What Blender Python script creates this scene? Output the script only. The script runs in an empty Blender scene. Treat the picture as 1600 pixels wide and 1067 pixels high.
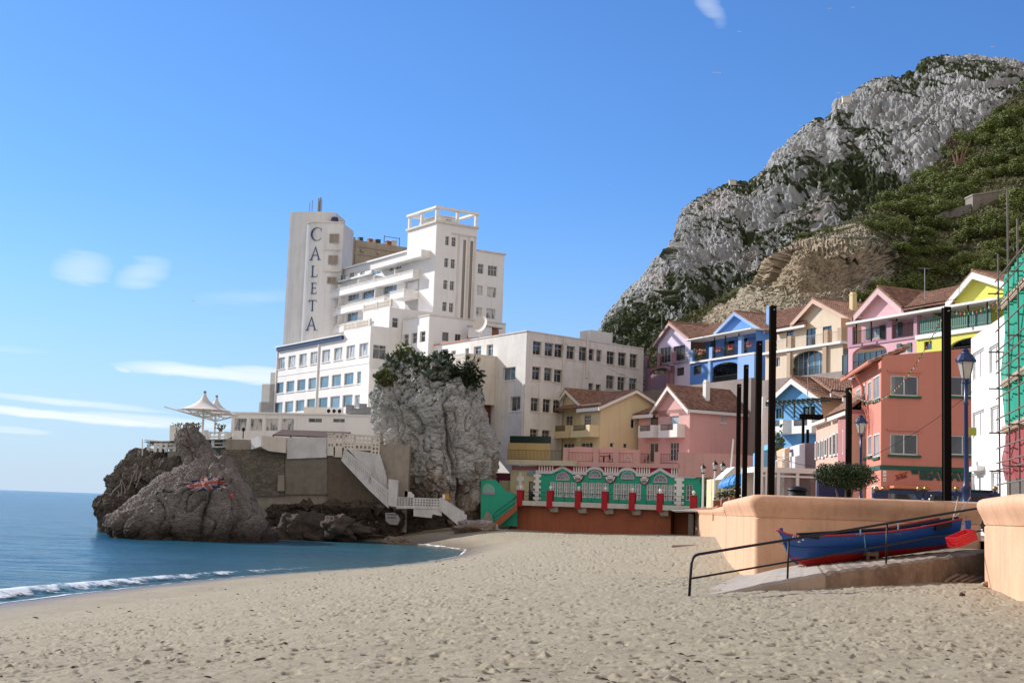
import bpy, math, random
import numpy as np
from mathutils import Vector, Matrix
from mathutils.bvhtree import BVHTree
R_ = math.radians
SC = bpy.context.scene
COL = SC.collection
# ---------------------------------------------------------------- camera
F_PX, PITCH, ROLL, CAMZ = 2150.0, R_(6.87), R_(2.0), 4.0
cp_, sp_, cr_, sr_ = math.cos(PITCH), math.sin(PITCH), math.cos(ROLL), math.sin(ROLL)
camd = bpy.data.cameras.new('camera'); cam = bpy.data.objects.new('camera', camd); COL.objects.link(cam)
SC.camera = cam
camd.sensor_width = 36.0; camd.lens = 36.0 * F_PX / 1600.0
camd.clip_start = 0.3; camd.clip_end = 60000
_r = Vector((cr_, -sr_*sp_, sr_*cp_)); _u = Vector((-sr_, -cr_*sp_, cr_*cp_)); _b = -Vector((0, cp_, sp_))
cam.matrix_world = Matrix(((_r.x,_u.x,_b.x,0),(_r.y,_u.y,_b.y,0),(_r.z,_u.z,_b.z,CAMZ),(0,0,0,1)))
# ---------------------------------------------------------------- sky, sun, exposure
SUN_A, SUN_EL = 33.0, 30.0           # degrees: sun stands to the left, SUN_A behind the picture plane
sdir = Vector((-math.cos(R_(SUN_A))*math.cos(R_(SUN_EL)), math.sin(R_(SUN_A))*math.cos(R_(SUN_EL)), math.sin(R_(SUN_EL))))
w = bpy.data.worlds.new('World'); SC.world = w; w.use_nodes = True
nt = w.node_tree; nt.nodes.clear()
def N(nt, t, **k):
    n = nt.nodes.new(t)
    for a, b in k.items(): setattr(n, a, b)
    return n
def L(nt, a, b): nt.links.new(a, b)
sky = N(nt, 'ShaderNodeTexSky', sky_type='NISHITA')
sky.sun_disc = False; sky.sun_elevation = R_(SUN_EL); sky.sun_rotation = math.atan2(sdir.x, sdir.y)
sky.altitude = 0; sky.air_density = 1.0; sky.dust_density = 0.3; sky.ozone_density = 1.7
SKY_STR, SUN_STR = 0.11, 4.8
bg = N(nt, 'ShaderNodeBackground'); wo = N(nt, 'ShaderNodeOutputWorld')
bg.inputs['Strength'].default_value = SKY_STR
# thin clouds, placed by world direction (x/y and elevation over the sea)
tc = N(nt, 'ShaderNodeTexCoord'); sep = N(nt, 'ShaderNodeSeparateXYZ'); L(nt, tc.outputs['Generated'], sep.inputs[0])
def M_(op, a, b=None, c=None, clamp=False):
    n = N(nt, 'ShaderNodeMath', operation=op); n.use_clamp = clamp
    for i, v in enumerate((a, b, c)):
        if v is None: continue
        if isinstance(v, (int, float)): n.inputs[i].default_value = v
        else: L(nt, v, n.inputs[i])
    return n.outputs[0]
az = M_('ARCTAN2', sep.outputs[0], sep.outputs[1]); el = M_('ARCSINE', sep.outputs[2])
def ray(px, py):
    x = (px-800.0)/F_PX; y = -(py-533.5)/F_PX
    xl = x*cr_ - y*sr_; yl = x*sr_ + y*cr_
    return Vector((xl, cp_ - yl*sp_, sp_ + yl*cp_))
def azel(px, py):
    d = ray(px, py).normalized(); return math.atan2(d.x, d.y), math.asin(d.z)
cmb = N(nt, 'ShaderNodeCombineXYZ'); L(nt, M_('MULTIPLY', az, 9.0), cmb.inputs[0]); L(nt, M_('MULTIPLY', el, 60.0), cmb.inputs[1])
nz = N(nt, 'ShaderNodeTexNoise'); nz.inputs['Scale'].default_value = 2.2; nz.inputs['Detail'].default_value = 7; nz.inputs['Roughness'].default_value = 0.6
L(nt, cmb.outputs[0], nz.inputs['Vector'])
tot = None
def cloud(px, py, hw, hh, tilt, amt, soft=0.6):
    """one thin cloud: centre, half width and height (radians after the scale), slope, density"""
    global tot
    a0, e0 = azel(px, py); hw /= F_PX; hh /= F_PX
    da = M_('SUBTRACT', az, a0); de = M_('SUBTRACT', el, e0)
    de = M_('ADD', de, M_('MULTIPLY', da, tilt))
    x2 = M_('POWER', M_('ABSOLUTE', M_('DIVIDE', da, hw)), 2.0)
    wob = M_('MULTIPLY', M_('SUBTRACT', nz.outputs['Fac'], 0.5), 1.6)
    y2 = M_('POWER', M_('ABSOLUTE', M_('ADD', M_('DIVIDE', de, hh), wob)), 2.0)
    v = M_('SUBTRACT', 1.0, M_('ADD', x2, y2))
    v = M_('DIVIDE', v, soft, clamp=True)
    v = M_('MULTIPLY', v, M_('MULTIPLY_ADD', nz.outputs['Fac'], 0.9, 0.35))
    v = M_('MULTIPLY', v, amt)
    tot = v if tot is None else M_('MAXIMUM', tot, v)
cloud(325, 582, 150, 13, 0.03, 0.9, 0.9)
cloud(420, 588, 120, 16, 0.03, 0.8, 0.8)
cloud(110, 629, 160, 6, 0.05, 0.6, 0.9)
cloud(90, 648, 250, 8, 0.05, 0.9, 0.8)
cloud(230, 656, 160, 8, 0.03, 0.6, 0.8)
cloud(20, 672, 60, 5, 0.03, 0.4)
cloud(192, 577, 14, 4, 0.15, 0.5)
cloud(128, 420, 48, 30, -0.1, 0.42, 1.0)
cloud(224, 428, 44, 28, -0.3, 0.40, 1.0)
cloud(390, 464, 90, 14, -0.1, 0.16, 1.0)
cloud(1108, 8, 30, 24, 0.8, 0.34, 1.0)
cloud(10, 545, 70, 6, 0, 0.12, 1.0)
def MX(f, a, b, mode='MIX'):
    n = N(nt, 'ShaderNodeMixRGB', blend_type=mode)
    for i, v in enumerate((f, a, b)):
        if isinstance(v, tuple): n.inputs[i].default_value = (*v, 1)
        elif isinstance(v, float): n.inputs[i].default_value = v
        else: L(nt, v, n.inputs[i])
    return n.outputs[0]
skyc = MX(1.0, sky.outputs[0], (0.44, 0.74, 1.17), 'MULTIPLY')
low = M_('POWER', M_('SUBTRACT', 1.0, M_('DIVIDE', M_('ABSOLUTE', el), 0.25), None, True), 1.9)      # pale sea air low over the horizon
skyc = MX(M_('MULTIPLY', low, 0.97), skyc, (4.3, 5.3, 6.5))
# unseen white overcast added behind the camera to lift the shaded faces
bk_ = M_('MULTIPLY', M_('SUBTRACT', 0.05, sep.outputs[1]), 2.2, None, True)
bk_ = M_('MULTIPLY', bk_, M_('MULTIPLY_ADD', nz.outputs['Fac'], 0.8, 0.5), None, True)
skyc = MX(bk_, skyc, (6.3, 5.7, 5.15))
skyc = MX(tot, skyc, (7.4, 7.8, 8.2))
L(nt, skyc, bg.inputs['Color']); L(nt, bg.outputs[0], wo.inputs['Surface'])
sl = bpy.data.lights.new('sun', 'SUN'); so = bpy.data.objects.new('sun', sl); COL.objects.link(so)
sl.energy = SUN_STR; sl.angle = R_(0.53); sl.color = (1.0, 0.965, 0.92)
so.rotation_euler = sdir.to_track_quat('Z', 'Y').to_euler(); so.location = (-60, 60, 120)
SC.view_settings.view_transform = 'Standard'; SC.view_settings.look = 'None'
SC.view_settings.gamma = 1.0; SC.view_settings.use_curve_mapping = False
SC.view_settings.exposure = 0.32
SC.cycles.use_denoising = True
SC.cycles.max_bounces = 6; SC.cycles.diffuse_bounces = 3; SC.cycles.glossy_bounces = 3; SC.cycles.transparent_max_bounces = 12
# ---------------------------------------------------------------- measuring helpers
CP = Vector((0, 0, CAMZ))
def at(px, py, y):
    d = ray(px, py); return CP + d*(y/d.y)
def onz(px, py, z):
    d = ray(px, py); return CP + d*((z-CAMZ)/d.z)
def proj(p):
    v = Vector(p)-CP; c = -v.dot(_b); return 800+F_PX*v.dot(_r)/c, 533.5-F_PX*v.dot(_u)/c
def zat(px, py, y): return at(px, py, y).z
class Fac:
    """a vertical plane through plan point o running along plan direction d (left to right as seen)"""
    def __init__(s, o, d):
        s.o = Vector((o[0], o[1])); s.d = Vector((d[0], d[1])).normalized(); s.n = Vector((s.d.y, -s.d.x))
    def uz(s, px, py, off=0.0):
        r = ray(px, py); o = s.o + s.n*off
        t = (o.x*s.n.x + o.y*s.n.y)/(r.x*s.n.x + r.y*s.n.y)
        p = CP + r*t
        return (p.x-o.x)*s.d.x + (p.y-o.y)*s.d.y, p.z
    def u(s, px, py, off=0.0): return s.uz(px, py, off)[0]
    def z(s, px, py, off=0.0): return s.uz(px, py, off)[1]
    def p(s, u, z, off=0.0): return Vector((s.o.x+s.d.x*u+s.n.x*off, s.o.y+s.d.y*u+s.n.y*off, z))
    def rect(s, x0, y0, x1, y1, off=0.0):
        xm, ym = (x0+x1)/2, (y0+y1)/2
        return s.u(x0, ym, off), s.u(x1, ym, off), s.z(xm, y1, off), s.z(xm, y0, off)
def left_fac(o, deg): return Fac(o, (math.sin(R_(deg)), -math.cos(R_(deg))))
def right_fac(o, deg): return Fac(o, (math.cos(R_(deg)), math.sin(R_(deg))))
# ---------------------------------------------------------------- mesh builder
class MB:
    def __init__(s): s.v = []; s.f = []; s.uv = []
    def add(s, vs, fs, uvs=None):
        b = len(s.v); s.v += [tuple(v) for v in vs]
        for i, f in enumerate(fs):
            s.f.append(tuple(b+k for k in f)); s.uv.append(uvs[i] if uvs else None)
        return s
    def quad(s, a, b, c, d, uv=None): return s.add((a, b, c, d), ((0, 1, 2, 3),), (uv,) if uv else None)
    def poly(s, pts): return s.add(pts, (tuple(range(len(pts))),))
    def ob(s, o, ex, ey, ez):
        o, ex, ey, ez = Vector(o), Vector(ex), Vector(ey), Vector(ez)
        v = [o, o+ex, o+ex+ey, o+ey, o+ez, o+ex+ez, o+ex+ey+ez, o+ey+ez]
        return s.add(v, ((0,3,2,1),(4,5,6,7),(0,1,5,4),(1,2,6,5),(2,3,7,6),(3,0,4,7)))
    def box(s, x0, x1, y0, y1, z0, z1): return s.ob((x0, y0, z0), (x1-x0, 0, 0), (0, y1-y0, 0), (0, 0, z1-z0))
    def fb(s, F, u0, u1, z0, z1, d0, d1):
        """box standing on facade F; d measured outwards"""
        a = F.p(u0, z0, d1); ex = F.p(u1, z0, d1)-a; ey = F.p(u0, z0, d0)-a
        return s.ob(a, ex, ey, (0, 0, z1-z0))
    def prism(s, F, pts, d0, d1):
        """polygon in (u, z) on F, from depth d0 to d1"""
        n = len(pts); A = [F.p(u, z, d1) for u, z in pts]; B = [F.p(u, z, d0) for u, z in pts]
        fs = [tuple(range(n)), tuple(range(2*n-1, n-1, -1))]
        fs += [(i, i+n, (i+1) % n+n, (i+1) % n) for i in range(n)]
        return s.add(A+B, fs)
    def tube(s, pts, r, n=6, cap=True):
        pts = [Vector(p) for p in pts]; rings = []
        rr = r if isinstance(r, (list, tuple)) else [r]*len(pts)
        vs = []; fs = []
        for i, p in enumerate(pts):
            t = (pts[min(i+1, len(pts)-1)]-pts[max(i-1, 0)]).normalized()
            a = t.cross(Vector((0, 0, 1)))
            if a.length < 0.05: a = t.cross(Vector((1, 0, 0)))
            a.normalize(); b = t.cross(a).normalized()
            for k in range(n):
                th = 2*math.pi*k/n; vs.append(p + (a*math.cos(th)+b*math.sin(th))*rr[i])
        for i in range(len(pts)-1):
            for k in range(n):
                k2 = (k+1) % n; fs.append((i*n+k, i*n+k2, (i+1)*n+k2, (i+1)*n+k))
        if cap: fs.append(tuple(range(n))[::-1]); fs.append(tuple((len(pts)-1)*n+k for k in range(n)))
        return s.add(vs, fs)
    def lathe(s, c, prof, n=12):
        c = Vector(c); vs = []; fs = []
        for r, z in prof:
            for k in range(n):
                th = 2*math.pi*k/n; vs.append(c+Vector((r*math.cos(th), r*math.sin(th), z)))
        for i in range(len(prof)-1):
            for k in range(n):
                k2 = (k+1) % n; fs.append((i*n+k, i*n+k2, (i+1)*n+k2, (i+1)*n+k))
        fs.append(tuple(range(n))[::-1]); fs.append(tuple((len(prof)-1)*n+k for k in range(n)))
        return s.add(vs, fs)
    def build(s, name, mat, parent=None, smooth=False):
        me = bpy.data.meshes.new(name)
        o0 = Vector((0, 0, 0)); q = parent
        while q is not None: o0 += q.location; q = q.parent
        me.from_pydata([tuple(Vector(v)-o0) for v in s.v], [], s.f)
        if any(s.uv):
            ul = me.uv_layers.new(name='UVMap'); k = 0
            for i, f in enumerate(s.f):
                for j in range(len(f)):
                    ul.data[k].uv = s.uv[i][j] if s.uv[i] else (0, 0); k += 1
        me.materials.append(mat)
        if smooth: me.polygons.foreach_set('use_smooth', [True]*len(me.polygons))
        ob = bpy.data.objects.new(name, me); COL.objects.link(ob); ob.parent = parent
        return ob
def npmesh(name, V, Fq, mat, parent=None, smooth=True, attrs=None):
    """fast mesh from numpy vertices and quads"""
    me = bpy.data.meshes.new(name); V = np.asarray(V, dtype=np.float32); Fq = np.asarray(Fq, dtype=np.int32)
    if parent is not None: V = V - np.array(parent.location, dtype=np.float32)
    k = Fq.shape[1]
    me.vertices.add(len(V)); me.vertices.foreach_set('co', V.ravel())
    me.loops.add(Fq.size); me.loops.foreach_set('vertex_index', Fq.ravel())
    me.polygons.add(len(Fq)); me.polygons.foreach_set('loop_start', np.arange(0, Fq.size, k, dtype=np.int32))
    me.polygons.foreach_set('use_smooth', np.full(len(Fq), smooth))
    for an, arr in (attrs or {}).items():
        a = me.attributes.new(an, 'FLOAT', 'POINT'); a.data.foreach_set('value', np.asarray(arr, dtype=np.float32).ravel())
    me.update(calc_edges=True); me.validate()
    me.materials.append(mat)
    ob = bpy.data.objects.new(name, me); COL.objects.link(ob); ob.parent = parent
    return ob
def gridfaces(nr, nc, wrap=False):
    i = np.arange(nr-1)[:, None]; j = np.arange(nc if wrap else nc-1)[None, :]; j2 = (j+1) % nc
    return np.stack([(i*nc+j), (i*nc+j2), ((i+1)*nc+j2), ((i+1)*nc+j)], axis=-1).reshape(-1, 4)
def tag(o, label=None, cat=None, group=None, kind=None):
    if label: o['label'] = label
    if cat: o['category'] = cat
    if group: o['group'] = group
    if kind: o['kind'] = kind
    return o
def thing(name, loc, label, cat, group=None):
    o = bpy.data.objects.new(name, None); COL.objects.link(o); o.location = loc; o.empty_display_size = 0.3
    return tag(o, label, cat, group)
def kids(o): return [c for c in bpy.data.objects if c.parent == o]
def dup(root, loc, rz=0.0, label=None, group=None, scale=None):
    def cp(o, parent):
        c = o.copy(); COL.objects.link(c); c.parent = parent
        for ch in kids(o): cp(ch, c)
        return c
    r = cp(root, None); r.location = loc; r.rotation_euler = (0, 0, rz)
    if scale: r.scale = scale
    if label: r['label'] = label
    if group: r['group'] = group
    return r
# ---------------------------------------------------------------- vectorised noise
_rs = np.random.RandomState(7); _perm = _rs.permutation(256); _perm = np.concatenate([_perm, _perm, _perm])
_grad = _rs.normal(size=(256, 3)); _grad /= np.linalg.norm(_grad, axis=1)[:, None]
def perlin(P):
    P = np.asarray(P, dtype=np.float64); I = np.floor(P).astype(np.int64); fr = P-I; I &= 255
    u = fr*fr*fr*(fr*(fr*6-15)+10); out = np.zeros(len(P))
    for dx in (0, 1):
        for dy in (0, 1):
            for dz in (0, 1):
                h = _perm[_perm[_perm[I[:, 0]+dx]+I[:, 1]+dy]+I[:, 2]+dz]
                g = _grad[h]; d = fr-np.array([dx, dy, dz])
                wgt = (u[:, 0] if dx else 1-u[:, 0])*(u[:, 1] if dy else 1-u[:, 1])*(u[:, 2] if dz else 1-u[:, 2])
                out += wgt*np.einsum('ij,ij->i', g, d)
    return out*1.5
def fbm(P, oct=5, gain=0.5, lac=2.05, ridged=False):
    P = np.asarray(P, dtype=np.float64); a = 1.0; s = np.zeros(len(P)); t = 0
    for k in range(oct):
        n = perlin(P+k*17.3)
        if ridged: n = 1-2*np.abs(n)
        s += a*n; t += a; a *= gain; P = P*lac
    return s/t
def cracks(P, w): return -np.exp(-np.abs(perlin(P))/w)
# ================================================================ materials
MATS = {}
def mat(name):
    m = bpy.data.materials.new(name); m.use_nodes = True; return m, m.node_tree, m.node_tree.nodes['Principled BSDF']
def noise(nt, scale, detail=4, rough=0.55, vec=None, stretch=None):
    n = N(nt, 'ShaderNodeTexNoise'); n.inputs['Scale'].default_value = scale; n.inputs['Detail'].default_value = detail; n.inputs['Roughness'].default_value = rough
    if vec is None:
        t = N(nt, 'ShaderNodeNewGeometry'); vec = t.outputs['Position']
    if stretch:
        m = N(nt, 'ShaderNodeMapping'); m.inputs['Scale'].default_value = stretch; L(nt, vec, m.inputs[0]); vec = m.outputs[0]
    L(nt, vec, n.inputs['Vector']); return n.outputs['Fac']
def ramp(nt, fac, stops):
    r = N(nt, 'ShaderNodeValToRGB'); L(nt, fac, r.inputs[0]); e = r.color_ramp.elements
    while len(e) < len(stops): e.new(0.5)
    for i, (p, c) in enumerate(stops):
        e[i].position = p; e[i].color = (*c, 1) if len(c) == 3 else (c[0],)*3+(1,)
    return r.outputs[0]
def mixc(nt, fac, a, b, mode='MIX'):
    m = N(nt, 'ShaderNodeMixRGB', blend_type=mode)
    for i, v in ((0, fac), (1, a), (2, b)):
        if isinstance(v, (int, float)): m.inputs[i].default_value = v
        elif isinstance(v, tuple): m.inputs[i].default_value = (*v, 1)
        else: L(nt, v, m.inputs[i])
    return m.outputs[0]
def bump(nt, bs, h, strength=0.4, dist=0.05):
    b = N(nt, 'ShaderNodeBump'); b.inputs['Strength'].default_value = strength; b.inputs['Distance'].default_value = dist
    L(nt, h, b.inputs['Height']); L(nt, b.outputs[0], bs.inputs['Normal']); return b
def paint(name, col, rough=0.85, dirt=0.15, scale=0.5, bmp=0.3, streak=True, spec=0.3):
    """painted plaster: soft patches, rain streaks and a fine grain"""
    if name in MATS: return MATS[name]
    m, nt, b = mat(name)
    dk = tuple(c*(0.72 if i < 1 else 0.68 if i < 2 else 0.62) for i, c in enumerate(col))
    f1 = ramp(nt, noise(nt, scale, 6, 0.65), [(0.42, (0,)), (0.72, (1,))])
    c = mixc(nt, f1, col, tuple(x*(1-dirt*0.6) for x in col))
    if streak:
        f2 = ramp(nt, noise(nt, 1.0, 5, 0.7, stretch=(2.2, 2.2, 0.16)), [(0.52, (0,)), (0.78, (1,))])
        m2 = N(nt, 'ShaderNodeMath', operation='MULTIPLY'); L(nt, f2, m2.inputs[0]); m2.inputs[1].default_value = min(1, dirt*3.6)
        c = mixc(nt, m2.outputs[0], c, dk)
    L(nt, c, b.inputs['Base Color']); b.inputs['Roughness'].default_value = rough; b.inputs['Specular IOR Level'].default_value = spec
    c = mixc(nt, ramp(nt, noise(nt, 2.6, 6, 0.75), [(0.60, (0,)), (0.66, (min(.6, dirt*1.8),))]), c, dk); L(nt, c, b.inputs['Base Color'])
    if bmp: bump(nt, b, noise(nt, 9, 5, 0.7), bmp, 0.03)
    MATS[name] = m; return m
def plain(name, col, rough=0.5, metal=0.0, var=0.12, scale=6, spec=0.5):
    if name in MATS: return MATS[name]
    m, nt, b = mat(name)
    c = mixc(nt, noise(nt, scale, 4), col, tuple(x*(1-var*2) for x in col))
    L(nt, c, b.inputs['Base Color']); b.inputs['Roughness'].default_value = rough; b.inputs['Metallic'].default_value = metal; b.inputs['Specular IOR Level'].default_value = spec
    MATS[name] = m; return m
def glass(name, c1, c2, scale=0.7, rough=0.06, thr=(0.45, 0.6)):
    """window glass over a dim room or drawn curtains"""
    if name in MATS: return MATS[name]
    m, nt, b = mat(name)
    f = ramp(nt, noise(nt, scale, 3, 0.5, stretch=(1, 1, 0.35)), [(thr[0], (0,)), (thr[1], (1,))])
    c = mixc(nt, f, c1, c2); L(nt, c, b.inputs['Base Color'])
    b.inputs['Roughness'].default_value = rough; b.inputs['Specular IOR Level'].default_value = 0.8
    b.inputs['Coat Weight'].default_value = 0.4; b.inputs['Coat Roughness'].default_value = 0.03
    MATS[name] = m; return m
M = {}
M['white'] = paint('white_plaster', (0.82, 0.80, 0.76), dirt=0.10)
M['hotel'] = paint('hotel_white_plaster', (0.83, 0.80, 0.77), dirt=0.12, scale=0.3)
M['annex'] = paint('old_white_plaster', (0.76, 0.72, 0.67), dirt=0.30, scale=0.5, bmp=0.5)
M['offwhite'] = paint('cream_white_plaster', (0.72, 0.66, 0.58), dirt=0.25)
M['dirtywhite'] = paint('stained_white_plaster', (0.66, 0.66, 0.66), dirt=0.45, scale=0.6)
M['tan'] = paint('tan_render', (0.45, 0.37, 0.28), dirt=0.4)
M['trimwhite'] = paint('white_trim', (0.80, 0.78, 0.74), dirt=0.06, streak=False, bmp=0)
M['frame'] = plain('white_window_frame', (0.72, 0.71, 0.68), 0.5)
M['woodframe'] = plain('grey_wood_frame', (0.42, 0.38, 0.33), 0.7)
M['darkframe'] = plain('dark_green_frame', (0.03, 0.06, 0.05), 0.5)
M['black'] = plain('black_metal', (0.008, 0.007, 0.007), 0.5, spec=0.3)
M['pole'] = plain('dark_brown_steel', (0.007, 0.004, 0.003), 0.8, spec=0.1)
M['navy'] = plain('navy_paint', (0.012, 0.03, 0.11), 0.35)
M['letter'] = plain('navy_letter_paint', (0.02, 0.06, 0.18), 0.5)
M['steel'] = plain('grey_steel', (0.30, 0.30, 0.30), 0.4, 0.6)
M['gl_dark'] = glass('dark_glass', (0.02, 0.025, 0.03), (0.07, 0.08, 0.08))
M['gl_sky'] = glass('blue_glass', (0.05, 0.11, 0.16), (0.16, 0.24, 0.30), 0.5)
M['gl_cur'] = glass('curtained_glass', (0.10, 0.12, 0.14), (0.55, 0.53, 0.50), 1.6, 0.12, (0.42, 0.5))
M['gl_brown'] = glass('shuttered_glass', (0.17, 0.13, 0.09), (0.24, 0.19, 0.14), 0.5)
M['gl_pale'] = glass('net_curtain_glass', (0.30, 0.34, 0.38), (0.52, 0.53, 0.52), 1.0, 0.1)
M['gl_net'] = glass('netted_glass', (0.13, 0.15, 0.20), (0.30, 0.29, 0.34), 1.8, 0.12, (0.4, 0.6))
M['concrete'] = paint('concrete', (0.34, 0.30, 0.25), dirt=0.45, scale=1.2, bmp=0.6)
M['grey'] = paint('grey_render', (0.30, 0.28, 0.27), dirt=0.35, bmp=0.3)
M['chair'] = plain('white_plastic', (0.75, 0.72, 0.66), 0.4)
M['terracotta'] = plain('terracotta', (0.32, 0.12, 0.06), 0.8)
M['bark'] = plain('bark', (0.12, 0.08, 0.055), 0.9, 0, 0.4, 12)
def leafmat(name, a, b_, sc=1.2):
    m, nt, b = mat(name)
    g = N(nt, 'ShaderNodeNewGeometry'); oi = N(nt, 'ShaderNodeObjectInfo')
    rnd = N(nt, 'ShaderNodeMath', operation='MULTIPLY_ADD'); L(nt, g.outputs['Random Per Island'], rnd.inputs[0]); rnd.inputs[1].default_value = 0.55
    m2 = N(nt, 'ShaderNodeMath', operation='MULTIPLY'); L(nt, oi.outputs['Random'], m2.inputs[0]); m2.inputs[1].default_value = 0.45; L(nt, m2.outputs[0], rnd.inputs[2])
    c = mixc(nt, rnd.outputs[0], a, b_); L(nt, c, b.inputs['Base Color'])
    b.inputs['Roughness'].default_value = 0.7; b.inputs['Specular IOR Level'].default_value = 0.25
    return m
M['leaf'] = leafmat('pine_foliage', (0.05, 0.075, 0.015), (0.19, 0.215, 0.05))
M['leaf2'] = leafmat('olive_scrub', (0.05, 0.055, 0.02), (0.15, 0.14, 0.055))
M['leaf3'] = leafmat('dark_leaf', (0.012, 0.022, 0.008), (0.05, 0.07, 0.02))
M['agave'] = leafmat('agave_leaf', (0.07, 0.10, 0.07), (0.16, 0.20, 0.15))
M['flower'] = plain('red_flowers', (0.55, 0.06, 0.04), 0.7)
# roof tiles (UV in metres: u along the eave, v up the slope)
def tilemat(name, c1, c2):
    m, nt, b = mat(name)
    uv = N(nt, 'ShaderNodeUVMap'); mp = N(nt, 'ShaderNodeMapping'); mp.inputs['Scale'].default_value = (4.0, 2.6, 1); L(nt, uv.outputs[0], mp.inputs[0])
    fl = N(nt, 'ShaderNodeVectorMath', operation='FLOOR'); L(nt, mp.outputs[0], fl.inputs[0])
    wn = N(nt, 'ShaderNodeTexWhiteNoise', noise_dimensions='3D'); L(nt, fl.outputs[0], wn.inputs['Vector'])
    c = mixc(nt, wn.outputs['Value'], c1, c2)
    st = ramp(nt, noise(nt, 0.8, 5, 0.7), [(0.45, (0,)), (0.75, (0.5,))])
    c = mixc(nt, st, c, tuple(x*0.7 for x in c1))
    L(nt, c, b.inputs['Base Color']); b.inputs['Roughness'].default_value = 0.85; return m
M['tiles'] = tilemat('roof_tiles', (0.20, 0.10, 0.065), (0.40, 0.225, 0.15))
# rock
def rockmat(name, base, dark, brown, veg=0.0, s=1.0, tide=False, low=None):
    m, nt, b = mat(name)
    n1 = noise(nt, 0.35*s, 8, 0.65); n2 = noise(nt, 1.6*s, 7, 0.7); n3 = noise(nt, 0.9*s, 6, 0.7, stretch=(1, 1, 0.22))
    c = mixc(nt, ramp(nt, n1, [(0.38, (0,)), (0.68, (1,))]), base, tuple(x*0.72 for x in base))
    if low:
        g = N(nt, 'ShaderNodeNewGeometry'); sp = N(nt, 'ShaderNodeSeparateXYZ'); L(nt, g.outputs['Position'], sp.inputs[0]); mr = N(nt, 'ShaderNodeMapRange'); L(nt, sp.outputs[2], mr.inputs[0])
        for i_, v_ in ((1, low[1]), (2, low[0]), (3, -.05), (4, .22)): mr.inputs[i_].default_value = v_
        ad = N(nt, 'ShaderNodeMath', operation='ADD'); L(nt, mr.outputs[0], ad.inputs[0]); L(nt, n3, ad.inputs[1]); n3 = ad.outputs[0]
    c = mixc(nt, ramp(nt, n3, [(0.53, (0,)), (0.70, (0.85,))]), c, brown)
    c = mixc(nt, ramp(nt, n2, [(0.58, (0,)), (0.68, (0.85,))]), c, dark)
    if veg:
        a = N(nt, 'ShaderNodeAttribute', attribute_name='veg')
        mm = N(nt, 'ShaderNodeMath', operation='MULTIPLY_ADD'); L(nt, n2, mm.inputs[0]); mm.inputs[1].default_value = 1.6; L(nt, a.outputs['Fac'], mm.inputs[2])
        s1 = N(nt, 'ShaderNodeMath', operation='SUBTRACT'); L(nt, mm.outputs[0], s1.inputs[0]); s1.inputs[1].default_value = 1.3
        s2 = N(nt, 'ShaderNodeMath', operation='MULTIPLY'); s2.use_clamp = True; L(nt, s1.outputs[0], s2.inputs[0]); s2.inputs[1].default_value = 6
        c = mixc(nt, s2.outputs[0], c, (0.045, 0.06, 0.022))
    if tide:
        g = N(nt, 'ShaderNodeNewGeometry'); sp = N(nt, 'ShaderNodeSeparateXYZ'); L(nt, g.outputs['Position'], sp.inputs[0])
        mr = N(nt, 'ShaderNodeMapRange'); L(nt, sp.outputs[2], mr.inputs[0]); mr.inputs[1].default_value = 0.5; mr.inputs[2].default_value = 2.4; mr.inputs[3].default_value = 1; mr.inputs[4].default_value = 0
        mm = N(nt, 'ShaderNodeMath', operation='MULTIPLY', use_clamp=True); L(nt, mr.outputs[0], mm.inputs[0]); mm.inputs[1].default_value = 0.9
        c = mixc(nt, mm.outputs[0], c, (0.045, 0.035, 0.025))
    L(nt, c, b.inputs['Base Color']); b.inputs['Roughness'].default_value = 0.9; b.inputs['Specular IOR Level'].default_value = 0.2
    hh = mixc(nt, 0.5, n2, noise(nt, 5*s, 6, 0.75)); bump(nt, b, hh, 0.9, 0.5/s)
    return m
M['rock_sea'] = rockmat('sea_rock', (0.33, 0.29, 0.26), (0.045, 0.04, 0.032), (0.20, 0.14, 0.10), tide=True)
M['rock_head'] = rockmat('dark_sea_rock', (0.19, 0.165, 0.14), (0.03, 0.026, 0.02), (0.12, 0.08, 0.055), tide=True)
M['rock_white'] = rockmat('pale_limestone', (0.60, 0.595, 0.57), (0.07, 0.07, 0.06), (0.25, 0.165, 0.105), veg=1, low=(2, 12))
M['rock_under'] = rockmat('brown_rock', (0.12, 0.095, 0.075), (0.025, 0.022, 0.02), (0.13, 0.075, 0.045))
# ================================================================ sea
SHORE_PX = [(-260,985),(-120,962),(0,943),(100,930),(200,919),(300,908),(400,899),(500,892),(600,885),(670,877),(715,869),(733,864.5),(728,860),(700,855.5),(650,850.5),(600,846),(560,843),(500,841.5),(440,841)]
SHORE = [onz(x, y, 0.05) for x, y in SHORE_PX]
SHORE2 = np.array([(p.x, p.y) for p in SHORE])
SHORE_LOOP = np.vstack([[(-60, -40)], [(-40, 15)], SHORE2, [(-24, 150)], [(-20, 320)], [(-400, 320)], [(-400, -40)]])   # water lies inside
def inside(P, poly):
    x, y = P[:, 0], P[:, 1]; c = np.zeros(len(P), bool); n = len(poly)
    for i in range(n):
        x1, y1 = poly[i]; x2, y2 = poly[(i+1) % n]
        if y1 == y2: continue
        c ^= ((y1 > y) != (y2 > y)) & (x < (x2-x1)*(y-y1)/(y2-y1)+x1)
    return c
def segdist(P, pts):
    d = np.full(len(P), 1e9)
    for a, b in zip(pts[:-1], pts[1:]):
        a = np.asarray(a, float); b = np.asarray(b, float); ab = b-a
        t = np.clip(((P-a)@ab)/max(ab@ab, 1e-9), 0, 1)
        d = np.minimum(d, np.linalg.norm(P-(a+t[:, None]*ab), axis=1))
    return d
m, nt, b = mat('sea_water')
geo = N(nt, 'ShaderNodeNewGeometry')
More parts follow.
